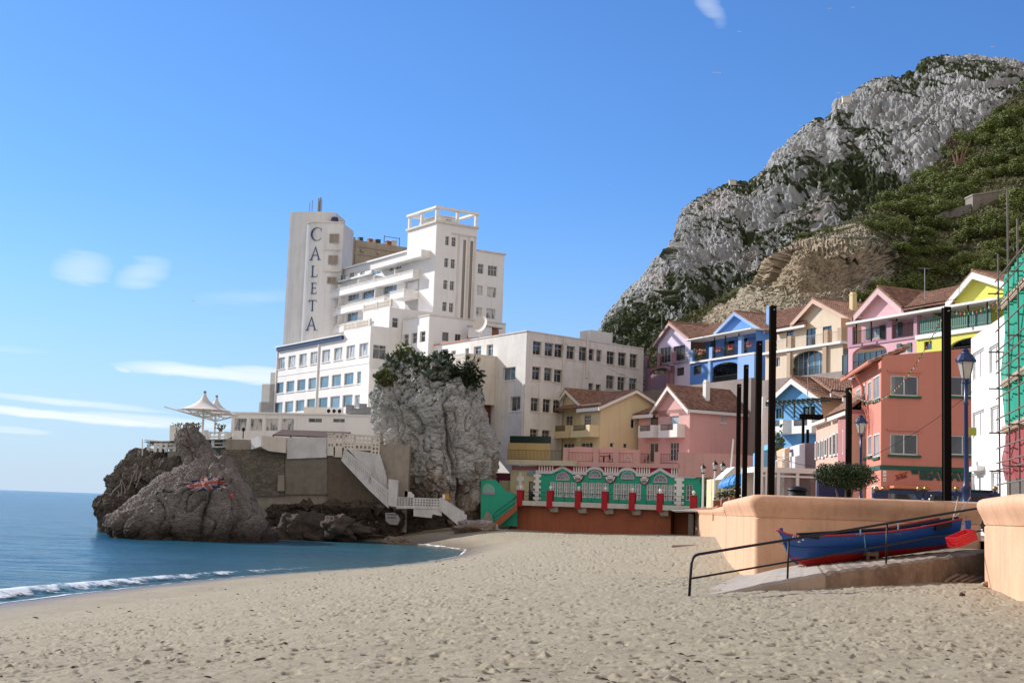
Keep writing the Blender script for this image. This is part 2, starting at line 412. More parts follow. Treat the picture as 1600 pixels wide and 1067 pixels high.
n_big = noise(nt, 0.035, 3, 0.5, stretch=(1, 1.6, 1)); n1 = noise(nt, 0.55, 4, 0.6, stretch=(0.6, 1.5, 1)); n2 = noise(nt, 2.6, 4, 0.6, stretch=(0.7, 1.3, 1))
at_ = N(nt, 'ShaderNodeAttribute', attribute_name='shallow')
c = mixc(nt, ramp(nt, n_big, [(0.4, (0,)), (0.65, (1,))]), (0.008, 0.075, 0.125), (0.018, 0.12, 0.17))
c = mixc(nt, at_.outputs['Fac'], c, (0.045, 0.115, 0.12))
L(nt, c, b.inputs['Base Color']); b.inputs['Roughness'].default_value = 0.16; b.inputs['IOR'].default_value = 1.33
b.inputs['Specular IOR Level'].default_value = 0.5
h = mixc(nt, 0.30, n1, n2); h = mixc(nt, 0.5, h, noise(nt, 0.13, 4, 0.65, stretch=(0.45, 1.9, 1))); bp = bump(nt, b, h, 1.0, 1.3)
M['water'] = m
# sheet of water: fine near the beach, then out to the horizon
ys = np.concatenate([np.linspace(-60, 20, 10), np.geomspace(21, 190, 430), np.geomspace(200, 30000, 50)])
xs_t = np.concatenate([-np.geomspace(1.0, 0.0052, 150)[:-1]*1.0, np.linspace(-0.005, 0.02, 6)])
VX = []; 
for y in ys:
    wdt = max(abs(y), 30)
    VX.append(np.stack([xs_t*wdt*4.0+0*y, np.full(len(xs_t), y), np.zeros(len(xs_t))], 1))
WV = np.concatenate(VX)
nearm = np.exp(-np.maximum(0, WV[:, 1]-20)/130.0)
sd = segdist(WV[:, :2], SHORE2)
wv = (fbm(np.stack([WV[:, 0]*0.16, WV[:, 1]*0.42, WV[:, 0]*0+3], 1), 3, .6)*0.20+fbm(np.stack([WV[:, 0]*0.03, WV[:, 1]*0.11, WV[:, 0]*0+3], 1), 2)*0.12)*nearm*np.clip(sd/9, 0.12, 1)
# one small breaker running along the beach near the camera
brk = np.exp(-((sd-1.9)/0.55)**2)*np.clip((75-WV[:, 1])/25, 0, 1)*0.24*(0.8+0.5*perlin(np.stack([WV[:, 0]*.4, WV[:, 1]*.4, WV[:, 0]*0], 1)))
WV[:, 2] = wv+brk
sea = npmesh('sea', WV, gridfaces(len(ys), len(xs_t)), M['water'], attrs={'shallow': np.exp(-sd/9.0)})
tag(sea, kind='structure')
# far sheet on the right-hand side behind the town
mb = MB(); mb.quad((600, -60, -0.4), (30000, -60, -0.4), (30000, 30000, -0.4), (600, 30000, -0.4)); 
# ================================================================ sand
sp = []   # (x, y, z) control points for the height of the beach
for x, y, z in [(1230,908,2.28),(1100,932,2.30),(1545,905,2.5),(1600,928,2.5),(1400,913,2.42),(1174,905,2.1),(1134,871,2.05),(1112,842,1.95),(1083,827,1.9),
                (1040,829,1.75),(960,830,1.62),(900,831,1.55),(820,831,1.55),(760,829,1.6),(700,826,1.5),(640,826,1.3),(580,830,0.8),(540,834,0.5),(480,838,0.3),
                (760,850,0.95),(840,850,1.35),(950,860,1.7),(1000,900,2.15),(850,920,2.05),(700,940,1.9),(800,1067,2.4),(200,1067,2.15),(1500,1067,2.42),
                (500,1000,1.95),(200,1000,1.35),(0,1000,1.1),(300,950,0.95),(600,920,1.05),(100,965,0.55),(450,920,0.6),(800,880,1.1),(1060,862,2.0)]:
    p = onz(x, y, z); sp.append((p.x, p.y, z))
sp += [(-12, 5, 1.9), (0, 0, 2.4), (12, 5, 2.5), (0, -20, 2.6), (-25, 0, 0.9), (25, 0, 2.6), (22, 30, 2.5), (30, 150, 2.2), (-30, -20, 0.9), (30, -20, 2.7)]
for p in SHORE2: sp.append((p[0], p[1], 0.05))
SPT = np.array(sp)
def tps_fit(P):
    n = len(P); sc = 40.0; X = P[:, :2]/sc
    D = np.linalg.norm(X[:, None]-X[None], axis=2); K = np.where(D > 0, D*D*np.log(D+1e-12), 0)+np.eye(n)*0.002
    A = np.zeros((n+3, n+3)); A[:n, :n] = K; A[:n, n] = 1; A[:n, n+1:] = X; A[n, :n] = 1; A[n+1:, :n] = X.T
    s = np.linalg.solve(A, np.concatenate([P[:, 2], [0, 0, 0]])); return X, s, sc
_tps = tps_fit(SPT)
def sand_h(Q):
    X, s, sc = _tps; out = np.zeros(len(Q))
    for a in range(0, len(Q), 20000):
        q = Q[a:a+20000, :2]/sc; D = np.linalg.norm(q[:, None]-X[None], axis=2)
        out[a:a+20000] = np.where(D > 0, D*D*np.log(D+1e-12), 0)@s[:-3]+s[-3]+q@s[-2:]
    ins = inside(Q[:, :2], SHORE_LOOP); dd = segdist(Q[:, :2], SHORE2)
    out = np.where(ins, -0.10*dd, np.clip(out, 0.06+0.09*np.minimum(dd, 4), 2.75)); return out
def ground(x, y): return float(sand_h(np.array([[x, y, 0.0]]))[0])
m, nt, b = mat('beach_sand')
a_w = N(nt, 'ShaderNodeAttribute', attribute_name='wet'); a_p = N(nt, 'ShaderNodeAttribute', attribute_name='pit')
c = mixc(nt, ramp(nt, noise(nt, 0.9, 6, 0.7), [(0.35, (0,)), (0.7, (1,))]), (0.365, 0.315, 0.22), (0.295, 0.25, 0.17))
c = mixc(nt, ramp(nt, noise(nt, 14, 4, 0.8), [(0.5, (0,)), (0.72, (0.6,))]), c, (0.26, 0.205, 0.15))
c = mixc(nt, ramp(nt, noise(nt, 45, 3, 0.8), [(0.58, (0,)), (0.7, (0.7,))]), c, (0.20, 0.15, 0.11))
c = mixc(nt, ramp(nt, noise(nt, 60, 2, 0.8), [(0.62, (0,)), (0.7, (0.7,))]), c, (0.66, 0.58, 0.46))
c = mixc(nt, a_w.outputs['Fac'], c, (0.20, 0.155, 0.11))
L(nt, c, b.inputs['Base Color'])
rr = N(nt, 'ShaderNodeMapRange'); L(nt, a_w.outputs['Fac'], rr.inputs[0]); rr.inputs[3].default_value = 0.95; rr.inputs[4].default_value = 0.42; L(nt, rr.outputs[0], b.inputs['Roughness'])
b.inputs['Specular IOR Level'].default_value = 0.3
bump(nt, b, noise(nt, 26, 6, 0.8), 0.9, 0.02)
M['sand'] = m
def sand_detail(P, wet):
    """trodden surface: soft mounds and a dense crowd of footprints and scuffs"""
    q = lambda a, b, s: np.stack([P[:, 0]*a, P[:, 1]*b, P[:, 0]*0+s], 1)
    z = fbm(q(.35, .35, 0), 3)*0.07+fbm(q(2.3, 2.8, 9), 4, 0.6)*0.035
    busy = np.clip(fbm(q(.22, .3, 40), 3)*1.4+1.1, 0.55, 1.7)
    z += busy*(-np.maximum(0, fbm(q(3.4, 2.9, 5), 2)-0.20)*0.22-np.maximum(0, fbm(q(6.1, 5.2, 15), 2)-0.22)*0.13+np.maximum(0, fbm(q(5.0, 4.6, 31), 2)-0.24)*0.10)
    return z*(1-wet)*0.95
yr = np.concatenate([np.linspace(-25, 8.5, 12), 1/np.linspace(1/9.0, 1/175.0, 620)])
tn = np.concatenate([np.linspace(-1.6, -0.43, 14)[:-1], np.linspace(-0.43, 0.43, 1150), np.linspace(0.43, 1.3, 10)[1:]])
VS = np.stack([(np.maximum(yr, 9)[:, None]*tn[None]).ravel(), np.repeat(yr, len(tn)), np.zeros(len(yr)*len(tn))], 1)
# on the far side keep the sheet on the beach's side of the sea wall
hz_ = sand_h(VS)
dsh = segdist(VS[:, :2], SHORE2); ins = inside(VS[:, :2], SHORE_LOOP)
jit = fbm(np.stack([VS[:, 0]*0.4, VS[:, 1]*0.4, VS[:, 0]*0], 1), 3)
wet = np.where(ins, 1.0, np.clip(1.2-(dsh+jit*1.6)/3.6, 0, 1))
smooth_ = np.clip(1.7-(dsh+jit*2.0)/5.5, 0, 1); smooth_ = np.maximum(smooth_, wet)
VS[:, 2] = hz_+sand_detail(VS, smooth_)
beach = npmesh('beach', VS, gridfaces(len(yr), len(tn)), M['sand'], attrs={'wet': wet, 'pit': smooth_})
tag(beach, kind='structure')
# foam: a thin bubbly lace along the water's edge (real, slightly raised, broken sheet)
m, nt, b = mat('sea_foam'); b.inputs['Base Color'].default_value = (0.85, 0.87, 0.88, 1); b.inputs['Roughness'].default_value = 0.6
fa = N(nt, 'ShaderNodeAttribute', attribute_name='dens'); nn = noise(nt, 3.4, 6, 0.8)
mm = N(nt, 'ShaderNodeMath', operation='ADD'); L(nt, nn, mm.inputs[0]); L(nt, fa.outputs['Fac'], mm.inputs[1])
al = ramp(nt, mm.outputs[0], [(0.80, (0,)), (0.98, (1,))]); L(nt, al, b.inputs['Alpha']); bump(nt, b, nn, 0.8, 0.05)
M['foam'] = m
def resample(pts, n):
    pts = np.asarray(pts, float); d = np.concatenate([[0], np.cumsum(np.linalg.norm(np.diff(pts, axis=0), axis=1))])
    t = np.linspace(0, d[-1], n); return np.stack([np.interp(t, d, pts[:, k]) for k in range(pts.shape[1])], 1)
def smooth_line(p, it=40):
    p = p.copy()
    for _ in range(it): p[1:-1] = p[1:-1]*0.5+(p[:-2]+p[2:])*0.25
    return p
line = smooth_line(resample(SHORE2[:15], 500), 60)
tg = np.gradient(line, axis=0); tg /= np.linalg.norm(tg, axis=1)[:, None]; nr = np.stack([-tg[:, 1], tg[:, 0]], 1)
if inside(line[100:101]+nr[100:101]*2, SHORE_LOOP)[0] == False: nr = -nr
offs = np.linspace(-0.5, 3.4, 40); FV = []; FD = []
for o in offs:
    P = line+nr*o; amp = np.clip((95-line[:, 1])/50, 0, 1.15)
    jj = fbm(np.stack([P[:, 0]*0.6, P[:, 1]*0.6, P[:, 0]*0+2], 1), 3)
    j2 = np.clip(.98+.8*fbm(np.stack([P[:, 0]*.7, P[:, 1]*.7, P[:, 0]*0+o*.15], 1), 3), .5, 1.25)
    edge = np.exp(-((o+0.15+jj*0.5)/0.30)**2)*(0.42)+0.75*np.exp(-((o-1.75+jj*0.8)/0.60)**2)*amp + 0.25*np.exp(-((o-0.7+jj)/0.7)**2)*amp
    zz = 0.06+np.exp(-((o-1.9)/0.55)**2)*amp*0.27+np.abs(jj)*0.05*amp
    zs = np.maximum(zz, sand_h(np.c_[P, P[:, :1]*0])+0.025) if o < 0.4 else zz
    FV.append(np.c_[P, zs]); FD.append(edge*j2)
foam = npmesh('sea_foam', np.concatenate(FV), gridfaces(len(offs), 500), M['foam'], attrs={'dens': np.concatenate(FD)})
tag(foam, kind='stuff')
# ================================================================ mountain
def interp(pts, x): return np.interp(x, [p[0] for p in pts], [p[1] for p in pts])
RIDGE = [(820,640),(900,560),(930,528),(940,512),(948,494),(958,482),(975,460),(988,448),(1005,434),(1022,408),(1040,392),(1052,376),(1056,352),(1066,332),(1078,318),(1098,304),(1115,300),(1130,290),(1150,283),(1168,285),(1178,281),(1190,268),(1202,256),(1212,236),(1228,226),(1244,210),(1258,200),(1270,188),(1280,184),(1290,190),(1298,178),(1306,158),(1318,154),(1332,149),(1342,137),(1358,128),(1376,121),(1392,119),(1408,121),(1420,113),(1432,112),(1438,99),(1448,92),(1462,89),(1482,87),(1500,89),(1515,87),(1540,88),(1562,90),(1580,94),(1600,98),(1640,108),(1700,130),(1800,190),(1900,300)]
HILL = [(940,640),(985,606),(1005,565),(1025,530),(1042,512),(1060,500),(1085,488),(1102,478),(1130,462),(1160,446),(1190,432),(1206,412),(1222,392),(1240,376),(1270,368),(1310,352),(1340,338),(1372,320),(1400,300),(1440,272),(1480,242),(1512,214),(1545,182),(1575,158),(1600,140),(1660,100),(1760,60),(1900,30)]
def polyv(pts): return np.array(pts, float)
def build_mountain():
    nc, nr = 620, 420
    px = np.linspace(870, 1840, nc); ry = interp(RIDGE, px)
    db = np.interp(px, [870, 1000, 1300, 1600, 1840], [1100, 950, 720, 600, 520]); dr = np.interp(px, [870, 945, 1060, 1300, 1480, 1600, 1840], [1500, 1420, 1330, 1250, 1180, 1120, 1000])
    V = np.zeros((nr, nc, 3)); sky_rows = 14
    for i in range(nr-sky_rows):
        t = i/(nr-sky_rows-1.0); py = 760+(ry-760)*t
        tt = t**1.35
        d = db+(dr-db)*tt
        for j in range(nc):
            p = at(px[j], py[j], d[j]); V[i, j] = p
    top = V[nr-sky_rows-1]
    for k in range(sky_rows):
        V[nr-sky_rows+k] = top+np.array([0, 1, 0])*(k+1)*26+np.array([0, 0, -1])*((k+1)**1.5)*7.0
    P = V.reshape(-1, 3).copy()
    gr = np.cross(np.gradient(V, axis=1).reshape(-1, 3), np.gradient(V, axis=0).reshape(-1, 3)); gr /= np.linalg.norm(gr, axis=1)[:, None]+1e-9
    gr = np.where((gr[:, 1] > 0)[:, None], -gr, gr)
    S = P/np.array([1, 1, 1.0])
    warp = np.stack([fbm(S/140+9, 3), fbm(S/140+31, 3), fbm(S/140+57, 3)], 1)*40
    S3 = S+warp; S3 = np.stack([S3[:, 0]+S3[:, 2]*0.5, S3[:, 1], S3[:, 2]], 1)
    big = fbm(S3/np.array([120, 120, 330]), 4)*42+cracks(S3/np.array([85, 85, 330]), 0.13)*18
    mid = fbm(S3/np.array([22, 22, 62]), 4, 0.62, ridged=True)*7+cracks(S3/np.array([26, 26, 80])+7, 0.06)*6
    fin = fbm(S/np.array([6, 6, 14]), 4, 0.8, ridged=True)*5.0+cracks(S3/np.array([9, 9, 26])+3, 0.10)*4.0
    edge = np.zeros((nr, nc)); idx = np.arange(nr)[:, None]
    edge[:] = np.clip((nr-sky_rows-1-idx)/60.0, 0.0, 1); edge[nr-sky_rows:] = 0.3
    e = edge.ravel()
    disp = big*e + mid*(0.25+0.75*e) + fin*(0.55+0.45*e)
    P = P+gr*disp[:, None]
    Vd = P.reshape(nr, nc, 3); g2 = np.cross(np.gradient(Vd, axis=1).reshape(-1, 3), np.gradient(Vd, axis=0).reshape(-1, 3)); g2 /= np.linalg.norm(g2, axis=1)[:, None]+1e-9
    up = np.abs(g2[:, 2])
    tt = np.repeat(np.clip(np.arange(nr)/(nr-sky_rows-1.0), 0, 1), nc); pxx = np.tile(px, nr)
    # scrub takes the flatter ledges, the gullies and the lower slope, in slanting bands
    band = fbm(np.stack([(P[:, 0]+P[:, 2]*0.9)/70, P[:, 1]/300, (P[:, 2]-P[:, 0]*0.5)/170], 1)+4, 4)
    fine = fbm(S/np.array([16, 16, 12])+3, 4, 0.65)
    veg = (up-0.42)*1.0 + band*1.7 + fine*0.75 + (0.60-tt)*0.85 - big/40*0.35 - 0.12 - np.clip((pxx-1330)/200, 0, 1)*np.clip((tt-0.5)*3, 0, 1)*0.10 - mid/15*0.45 + 0.29
    P = P+_rs.normal(size=P.shape)*0.5*e[:, None]
    return npmesh('mountain', P, gridfaces(nr, nc), M['mount'], smooth=False, attrs={'veg': np.clip(veg*0.9+0.42, -0.5, 1.5)})
m, nt, b = mat('limestone_cliff')
gy = ramp(nt, noise(nt, 0.02, 5, 0.6), [(0.35, (0,)), (0.65, (1,))])
c = mixc(nt, gy, (0.66, 0.65, 0.63), (0.46, 0.455, 0.445))
c = mixc(nt, ramp(nt, noise(nt, 0.06, 7, 0.7, stretch=(1, 1, 0.25)), [(0.50, (0,)), (0.68, (0.8,))]), c, (0.30, 0.285, 0.26))
c = mixc(nt, ramp(nt, noise(nt, 0.012, 3, 0.5), [(0.56, (0,)), (0.68, (0.5,))]), c, (0.50, 0.39, 0.31))
va = N(nt, 'ShaderNodeAttribute', attribute_name='veg'); fn = noise(nt, 0.16, 6, 0.75)
mm = N(nt, 'ShaderNodeMath', operation='MULTIPLY_ADD'); L(nt, fn, mm.inputs[0]); mm.inputs[1].default_value = 1.3; L(nt, va.outputs['Fac'], mm.inputs[2])
vf = ramp(nt, mm.outputs[0], [(0.0, (0,)), (1.0, (1,))])
vs = N(nt, 'ShaderNodeMapRange'); vs.clamp = True; L(nt, mm.outputs[0], vs.inputs[0]); vs.inputs[1].default_value = 1.08; vs.inputs[2].default_value = 1.20
vc = mixc(nt, noise(nt, 0.3, 4, 0.7), (0.035, 0.05, 0.022), (0.10, 0.115, 0.05))
c = mixc(nt, vs.outputs[0], c, vc)
L(nt, c, b.inputs['Base Color']); b.inputs['Roughness'].default_value = 0.95; b.inputs['Specular IOR Level'].default_value = 0.1
bump(nt, b, mixc(nt, 0.5, noise(nt, 0.2, 8, 0.85, stretch=(1, 1, 0.4)), fn), 1.0, 9.0)
M['mount'] = m
mountain = build_mountain(); tag(mountain, kind='structure')
# ================================================================ hillside behind the village
m, nt, b = mat('hillside_soil')
za = N(nt, 'ShaderNodeAttribute', attribute_name='sandy'); zg = N(nt, 'ShaderNodeAttribute', attribute_name='cliffy')
gr_ = mixc(nt, ramp(nt, noise(nt, 0.12, 6, 0.7), [(0.35, (0,)), (0.65, (1,))]), (0.055, 0.06, 0.025), (0.15, 0.14, 0.065))
gr_ = mixc(nt, ramp(nt, noise(nt, 0.5, 5, 0.75), [(0.6, (0,)), (0.7, (0.7,))]), gr_, (0.33, 0.28, 0.20))
sa_ = mixc(nt, ramp(nt, noise(nt, 0.25, 6, 0.7, stretch=(1, 1, 2)), [(0.35, (0,)), (0.68, (1,))]), (0.60, 0.51, 0.38), (0.47, 0.385, 0.28))
sa_ = mixc(nt, ramp(nt, noise(nt, 0.35, 6, 0.75), [(0.56, (0,)), (0.64, (0.85,))]), sa_, (0.17, 0.16, 0.075))
cl_ = mixc(nt, ramp(nt, noise(nt, 0.3, 6, 0.7, stretch=(1, 1, 0.3)), [(0.35, (0,)), (0.68, (1,))]), (0.60, 0.48, 0.33), (0.44, 0.34, 0.23))
s1 = N(nt, 'ShaderNodeMapRange'); s1.clamp = True; mm = N(nt, 'ShaderNodeMath', operation='MULTIPLY_ADD'); L(nt, noise(nt, 0.15, 6, 0.75), mm.inputs[0]); mm.inputs[1].default_value = 0.9; L(nt, za.outputs['Fac'], mm.inputs[2])
L(nt, mm.outputs[0], s1.inputs[0]); s1.inputs[1].default_value = 0.86; s1.inputs[2].default_value = 0.98
c = mixc(nt, s1.outputs[0], gr_, sa_); c = mixc(nt, zg.outputs['Fac'], c, cl_)
L(nt, c, b.inputs['Base Color']); b.inputs['Roughness'].default_value = 0.95; b.inputs['Specular IOR Level'].default_value = 0.1
bump(nt, b, noise(nt, 0.7, 7, 0.8), 1.0, 1.2)
M['hill'] = m
# zones in the photograph's coordinates: talus of sand, and the quarried bluff above it
TALUS = polyv([(1070,520),(1102,502),(1150,468),(1196,438),(1250,452),(1300,452),(1345,440),(1395,418),(1385,440),(1350,470),(1320,490),(1290,520),(1200,560),(1100,560)])
BLUFF = polyv([(1194,446),(1196,428),(1212,408),(1235,384),(1262,372),(1300,376),(1340,380),(1395,386),(1408,400),(1396,416),(1345,440),(1300,452),(1250,456)])
PLATE = polyv([(1215,400),(1240,372),(1290,356),(1370,350),(1420,372),(1400,392),(1330,392),(1260,384)])
def hill_depth(px, py, base, top):
    """distance of the hillside for a direction: gentle talus, steep bluff, gentle shelf, then the wooded slope"""
    t = np.clip((base-py)/(base-top), 0, 1)
    db = np.interp(px, [940, 1100, 1300, 1500, 1700, 1900], [260, 215, 175, 150, 135, 120]); dt = np.interp(px, [940, 1060, 1200, 1350, 1500, 1600, 1900], [330, 330, 330, 420, 520, 560, 560])
    # quarry: most of the depth is gained on talus and shelf, little on the face
    sx = np.exp(-((px-1295)/115.0)**4)
    tb = np.clip((base-450)/(base-top), 0.02, 0.98); tc = np.clip((base-388)/(base-top), 0.03, 0.99)
    a = np.where(t < tb, 0.26*t/tb, np.where(t < tc, 0.26+0.05*(t-tb)/(tc-tb), 0.31+0.69*((t-tc)/np.maximum(1-tc, 0.01))))
    g = t**1.15
    return db+(dt-db)*(g*(1-sx)+a*sx)
def build_hill():
    nc, nr, back = 520, 320, 14
    px = np.linspace(950, 1880, nc); top = interp(HILL, px); base = np.interp(px, [950, 1000, 1200, 1560, 1880], [650, 640, 625, 640, 660])
    V = np.zeros((nr+back, nc, 3)); PX = np.zeros((nr+back, nc)); PY = np.zeros((nr+back, nc))
    for i in range(nr):
        py = base+(top-base)*i/(nr-1.0); d = hill_depth(px, py, base, top); PX[i] = px; PY[i] = py
        for j in range(nc): V[i, j] = at(px[j], py[j], d[j])
    for k in range(back):
        V[nr+k] = V[nr-1]+np.array([0.0, 9.0*(k+1), -2.2*(k+1)**1.3]); PX[nr+k] = px; PY[nr+k] = top
    P = V.reshape(-1, 3); q = np.stack([PX.ravel(), PY.ravel()], 1)
    sk = MB(); bl0 = [Vector(V[0, j]) for j in range(0, nc, 8)]
    for a, b in zip(bl0[:-1], bl0[1:]): sk.quad((a.x, a.y-14, 0), (b.x, b.y-14, 0), (b.x, b.y+3, b.z+3), (a.x, a.y+3, a.z+3))
    tag(sk.build('lower_slope', M['hill']), kind='structure')
    q = q+np.stack([fbm(P/16, 4), fbm(P/16+33, 4)], 1)*np.array([26, 16]); tal = inside(q, TALUS).astype(float); blf = inside(q, BLUFF).astype(float); plt = inside(q, PLATE).astype(float)
    gr = np.cross(np.gradient(V, axis=1).reshape(-1, 3), np.gradient(V, axis=0).reshape(-1, 3)); gr /= np.linalg.norm(gr, axis=1)[:, None]+1e-9
    gr = np.where((gr[:, 1] > 0)[:, None], -gr, gr)
    d1 = fbm(P/28+3, 4)*3.2; d2 = fbm(P/np.array([9, 9, 9])+8, 4, 0.6)*1.0
    strata = fbm(np.stack([P[:, 0]/22, P[:, 1]/22, P[:, 2]/2.2+P[:, 0]/9], 1), 4, 0.6, ridged=True)*1.0
    clf = fbm(P/np.array([12, 12, 30])+5, 4, 0.6)*4.5+cracks(P/np.array([9, 9, 30]), .12)*2.0-1.0
    disp = d1*(1-blf)*0.8+d2+strata*(tal*0.7+0.15)+clf*blf+fbm(P/3.5, 3, .6)*0.7
    e = np.clip((nr-1-np.repeat(np.arange(nr+back), nc))/25.0, 0.25, 1)
    P = P+gr*(disp*e)[:, None]
    n_ = fbm(P/14+70, 4)
    lo = np.clip((PX.ravel()-1060)/30, 0, 1)
    sandy = tal*0.75+plt*(0.42+n_*0.5)+0.05+n_*0.15
    P = P+_rs.normal(size=P.shape)*0.16
    return npmesh('hillside', P, gridfaces(nr+back, nc), M['hill'], smooth=False, attrs={'sandy': sandy, 'cliffy': blf}), P.reshape(nr+back, nc, 3), px, top, base
hill, HG, hpx, htop, hbase = build_hill(); tag(hill, kind='structure')
def on_hill(px, py):
    j = int(np.clip(np.searchsorted(hpx, px), 0, len(hpx)-1)); b0, t0 = hbase[j], htop[j]
    i = int(np.clip(round((b0-py)/(b0-t0)*319), 0, 319)); return Vector(HG[i, j])
# ================================================================ building kit
def window(root, F, u0, u1, z0, z1, off=0.0, cols=2, rows=1, fm=None, gm=None, depth=0.2, ft=0.07, sill=None, transom=0.0, name='window', lintel=None):
    fm = fm or M['frame']; gm = gm or M['gl_dark']; d = off-depth
    b = MB(); a0, a1 = d, d+0.06
    b.fb(F, u0, u1, z1-ft, z1, a0, a1); b.fb(F, u0, u1, z0, z0+ft, a0, a1)
    b.fb(F, u0, u0+ft, z0+ft, z1-ft, a0, a1); b.fb(F, u1-ft, u1, z0+ft, z1-ft, a0, a1)
    w_ = (u1-u0-2*ft)
    for i in range(1, cols):
        x = u0+ft+w_*i/cols; b.fb(F, x-ft*0.4, x+ft*0.4, z0+ft, z1-ft, a0, a1-0.008)
    h_ = (z1-z0-2*ft)
    for j in range(1, rows):
        z = z0+ft+h_*j/rows; b.fb(F, u0+ft, u1-ft, z-ft*0.25, z+ft*0.25, a0, a1-0.016)
    if transom:
        z = z0+ft+h_*(1-transom); b.fb(F, u0+ft, u1-ft, z-ft*0.45, z+ft*0.45, a0, a1-0.012)
    o = b.build(name, fm, root)
    g = MB(); g.fb(F, u0+0.01, u1-0.01, z0+0.01, z1-0.01, a0-0.03, a0+0.012); g.build('pane', gm, o)
    if sill:
        s = MB(); s.fb(F, u0-0.12, u1+0.12, z0-0.12, z0-0.005, off-depth+0.07, off+0.10); s.build('sill', sill, o)
    if lintel:
        s = MB(); s.fb(F, u0-0.15, u1+0.15, z1+0.15, z1+0.24, off-0.02, off+0.07); s.build('lintel', lintel, o)
    return o
class Wall:
    """one facade with real openings; several may share one mesh builder"""
    def __init__(s, root, F, mb, off=0.0, depth=0.2): s.root, s.F, s.mb, s.off, s.depth, s.h = root, F, mb, off, depth, []
    def hole(s, u0, u1, z0, z1): s.h.append((min(u0, u1), max(u0, u1), min(z0, z1), max(z0, z1)))
    def win(s, u0, u1, z0, z1, **k):
        s.hole(u0, u1, z0, z1); k.setdefault('depth', s.depth); return window(s.root, s.F, u0, u1, z0, z1, off=s.off, **k)
    def rc(s, x0, y0, x1, y1, depth):
        # the far jamb shows, the near one hides some of the glass: open the hole that much wider
        A = s.F.rect(x0, y0, x1, y1, s.off)
        if depth <= 0: return A
        B = s.F.rect(x0, y0, x1, y1, s.off-depth)
        return min(A[0], B[0]), max(A[1], B[1]), A[2], A[3]
    def px(s, x0, y0, x1, y1, **k): return s.win(*s.rc(x0, y0, x1, y1, k.get('depth', s.depth)), **k)
    def row(s, n, a, b, skip=(), **k):
        dd = k.get('depth', s.depth); A = s.rc(*a, dd); B = s.rc(*b, dd); w_ = ((A[1]-A[0])+(B[1]-B[0]))/2
        ca, cb = (A[0]+A[1])/2, (B[0]+B[1])/2; z0, z1 = (A[2]+B[2])/2, (A[3]+B[3])/2
        for i in range(n):
            if i in skip: continue
            c = ca+(cb-ca)*i/max(n-1, 1); s.win(c-w_/2, c+w_/2, z0, z1, **k)
    def close(s, u0, u1, z0, z1, rmat=None):
        F, off = s.F, s.off; hs = [h for h in s.h if h[1] > u0 and h[0] < u1 and h[3] > z0 and h[2] < z1]
        us = sorted(set([u0, u1]+[min(max(v, u0), u1) for h in hs for v in h[:2]])); zs = sorted(set([z0, z1]+[min(max(v, z0), z1) for h in hs for v in h[2:]]))
        for i in range(len(us)-1):
            run = None
            for j in range(len(zs)-1):
                um, zm = (us[i]+us[i+1])/2, (zs[j]+zs[j+1])/2
                free = not any(h[0] < um < h[1] and h[2] < zm < h[3] for h in hs)
                if free and run is None: run = zs[j]
                if run is not None and (not free or j == len(zs)-2):
                    e = zs[j+1] if free else zs[j]
                    s.mb.quad(F.p(us[i], run, off), F.p(us[i+1], run, off), F.p(us[i+1], e, off), F.p(us[i], e, off)); run = None
        d = s.depth+0.03
        for a, b_, c, e in hs:
            s.mb.quad(F.p(a, c, off), F.p(a, e, off), F.p(a, e, off-d), F.p(a, c, off-d)); s.mb.quad(F.p(b_, c, off), F.p(b_, c, off-d), F.p(b_, e, off-d), F.p(b_, e, off))
            s.mb.quad(F.p(a, e, off), F.p(b_, e, off), F.p(b_, e, off-d), F.p(a, e, off-d)); s.mb.quad(F.p(a, c, off), F.p(a, c, off-d), F.p(b_, c, off-d), F.p(b_, c, off))
def plan_body(mb, pts, z0, z1, skip=(), top=True, par=0.0):
    n = len(pts)
    for i in range(n):
        if i in skip: continue
        a, b = pts[i], pts[(i+1) % n]
        mb.quad((a[0], a[1], z0), (b[0], b[1], z0), (b[0], b[1], z1), (a[0], a[1], z1))
    if top: mb.poly([(p[0], p[1], z1-par) for p in pts])
def xy(F, u, off=0.0): p = F.p(u, 0, off); return (p.x, p.y)
def on_dir(P, d, px, z):
    """walk from plan point P along d until the point at height z falls on pixel column px"""
    lo, hi = -5.0, 60.0
    f = lambda t: proj((P[0]+d[0]*t, P[1]+d[1]*t, z))[0]-px
    s = f(lo)
    for _ in range(50):
        m_ = (lo+hi)/2
        if (f(m_) > 0) == (s > 0): lo = m_
        else: hi = m_
    return (lo+hi)/2
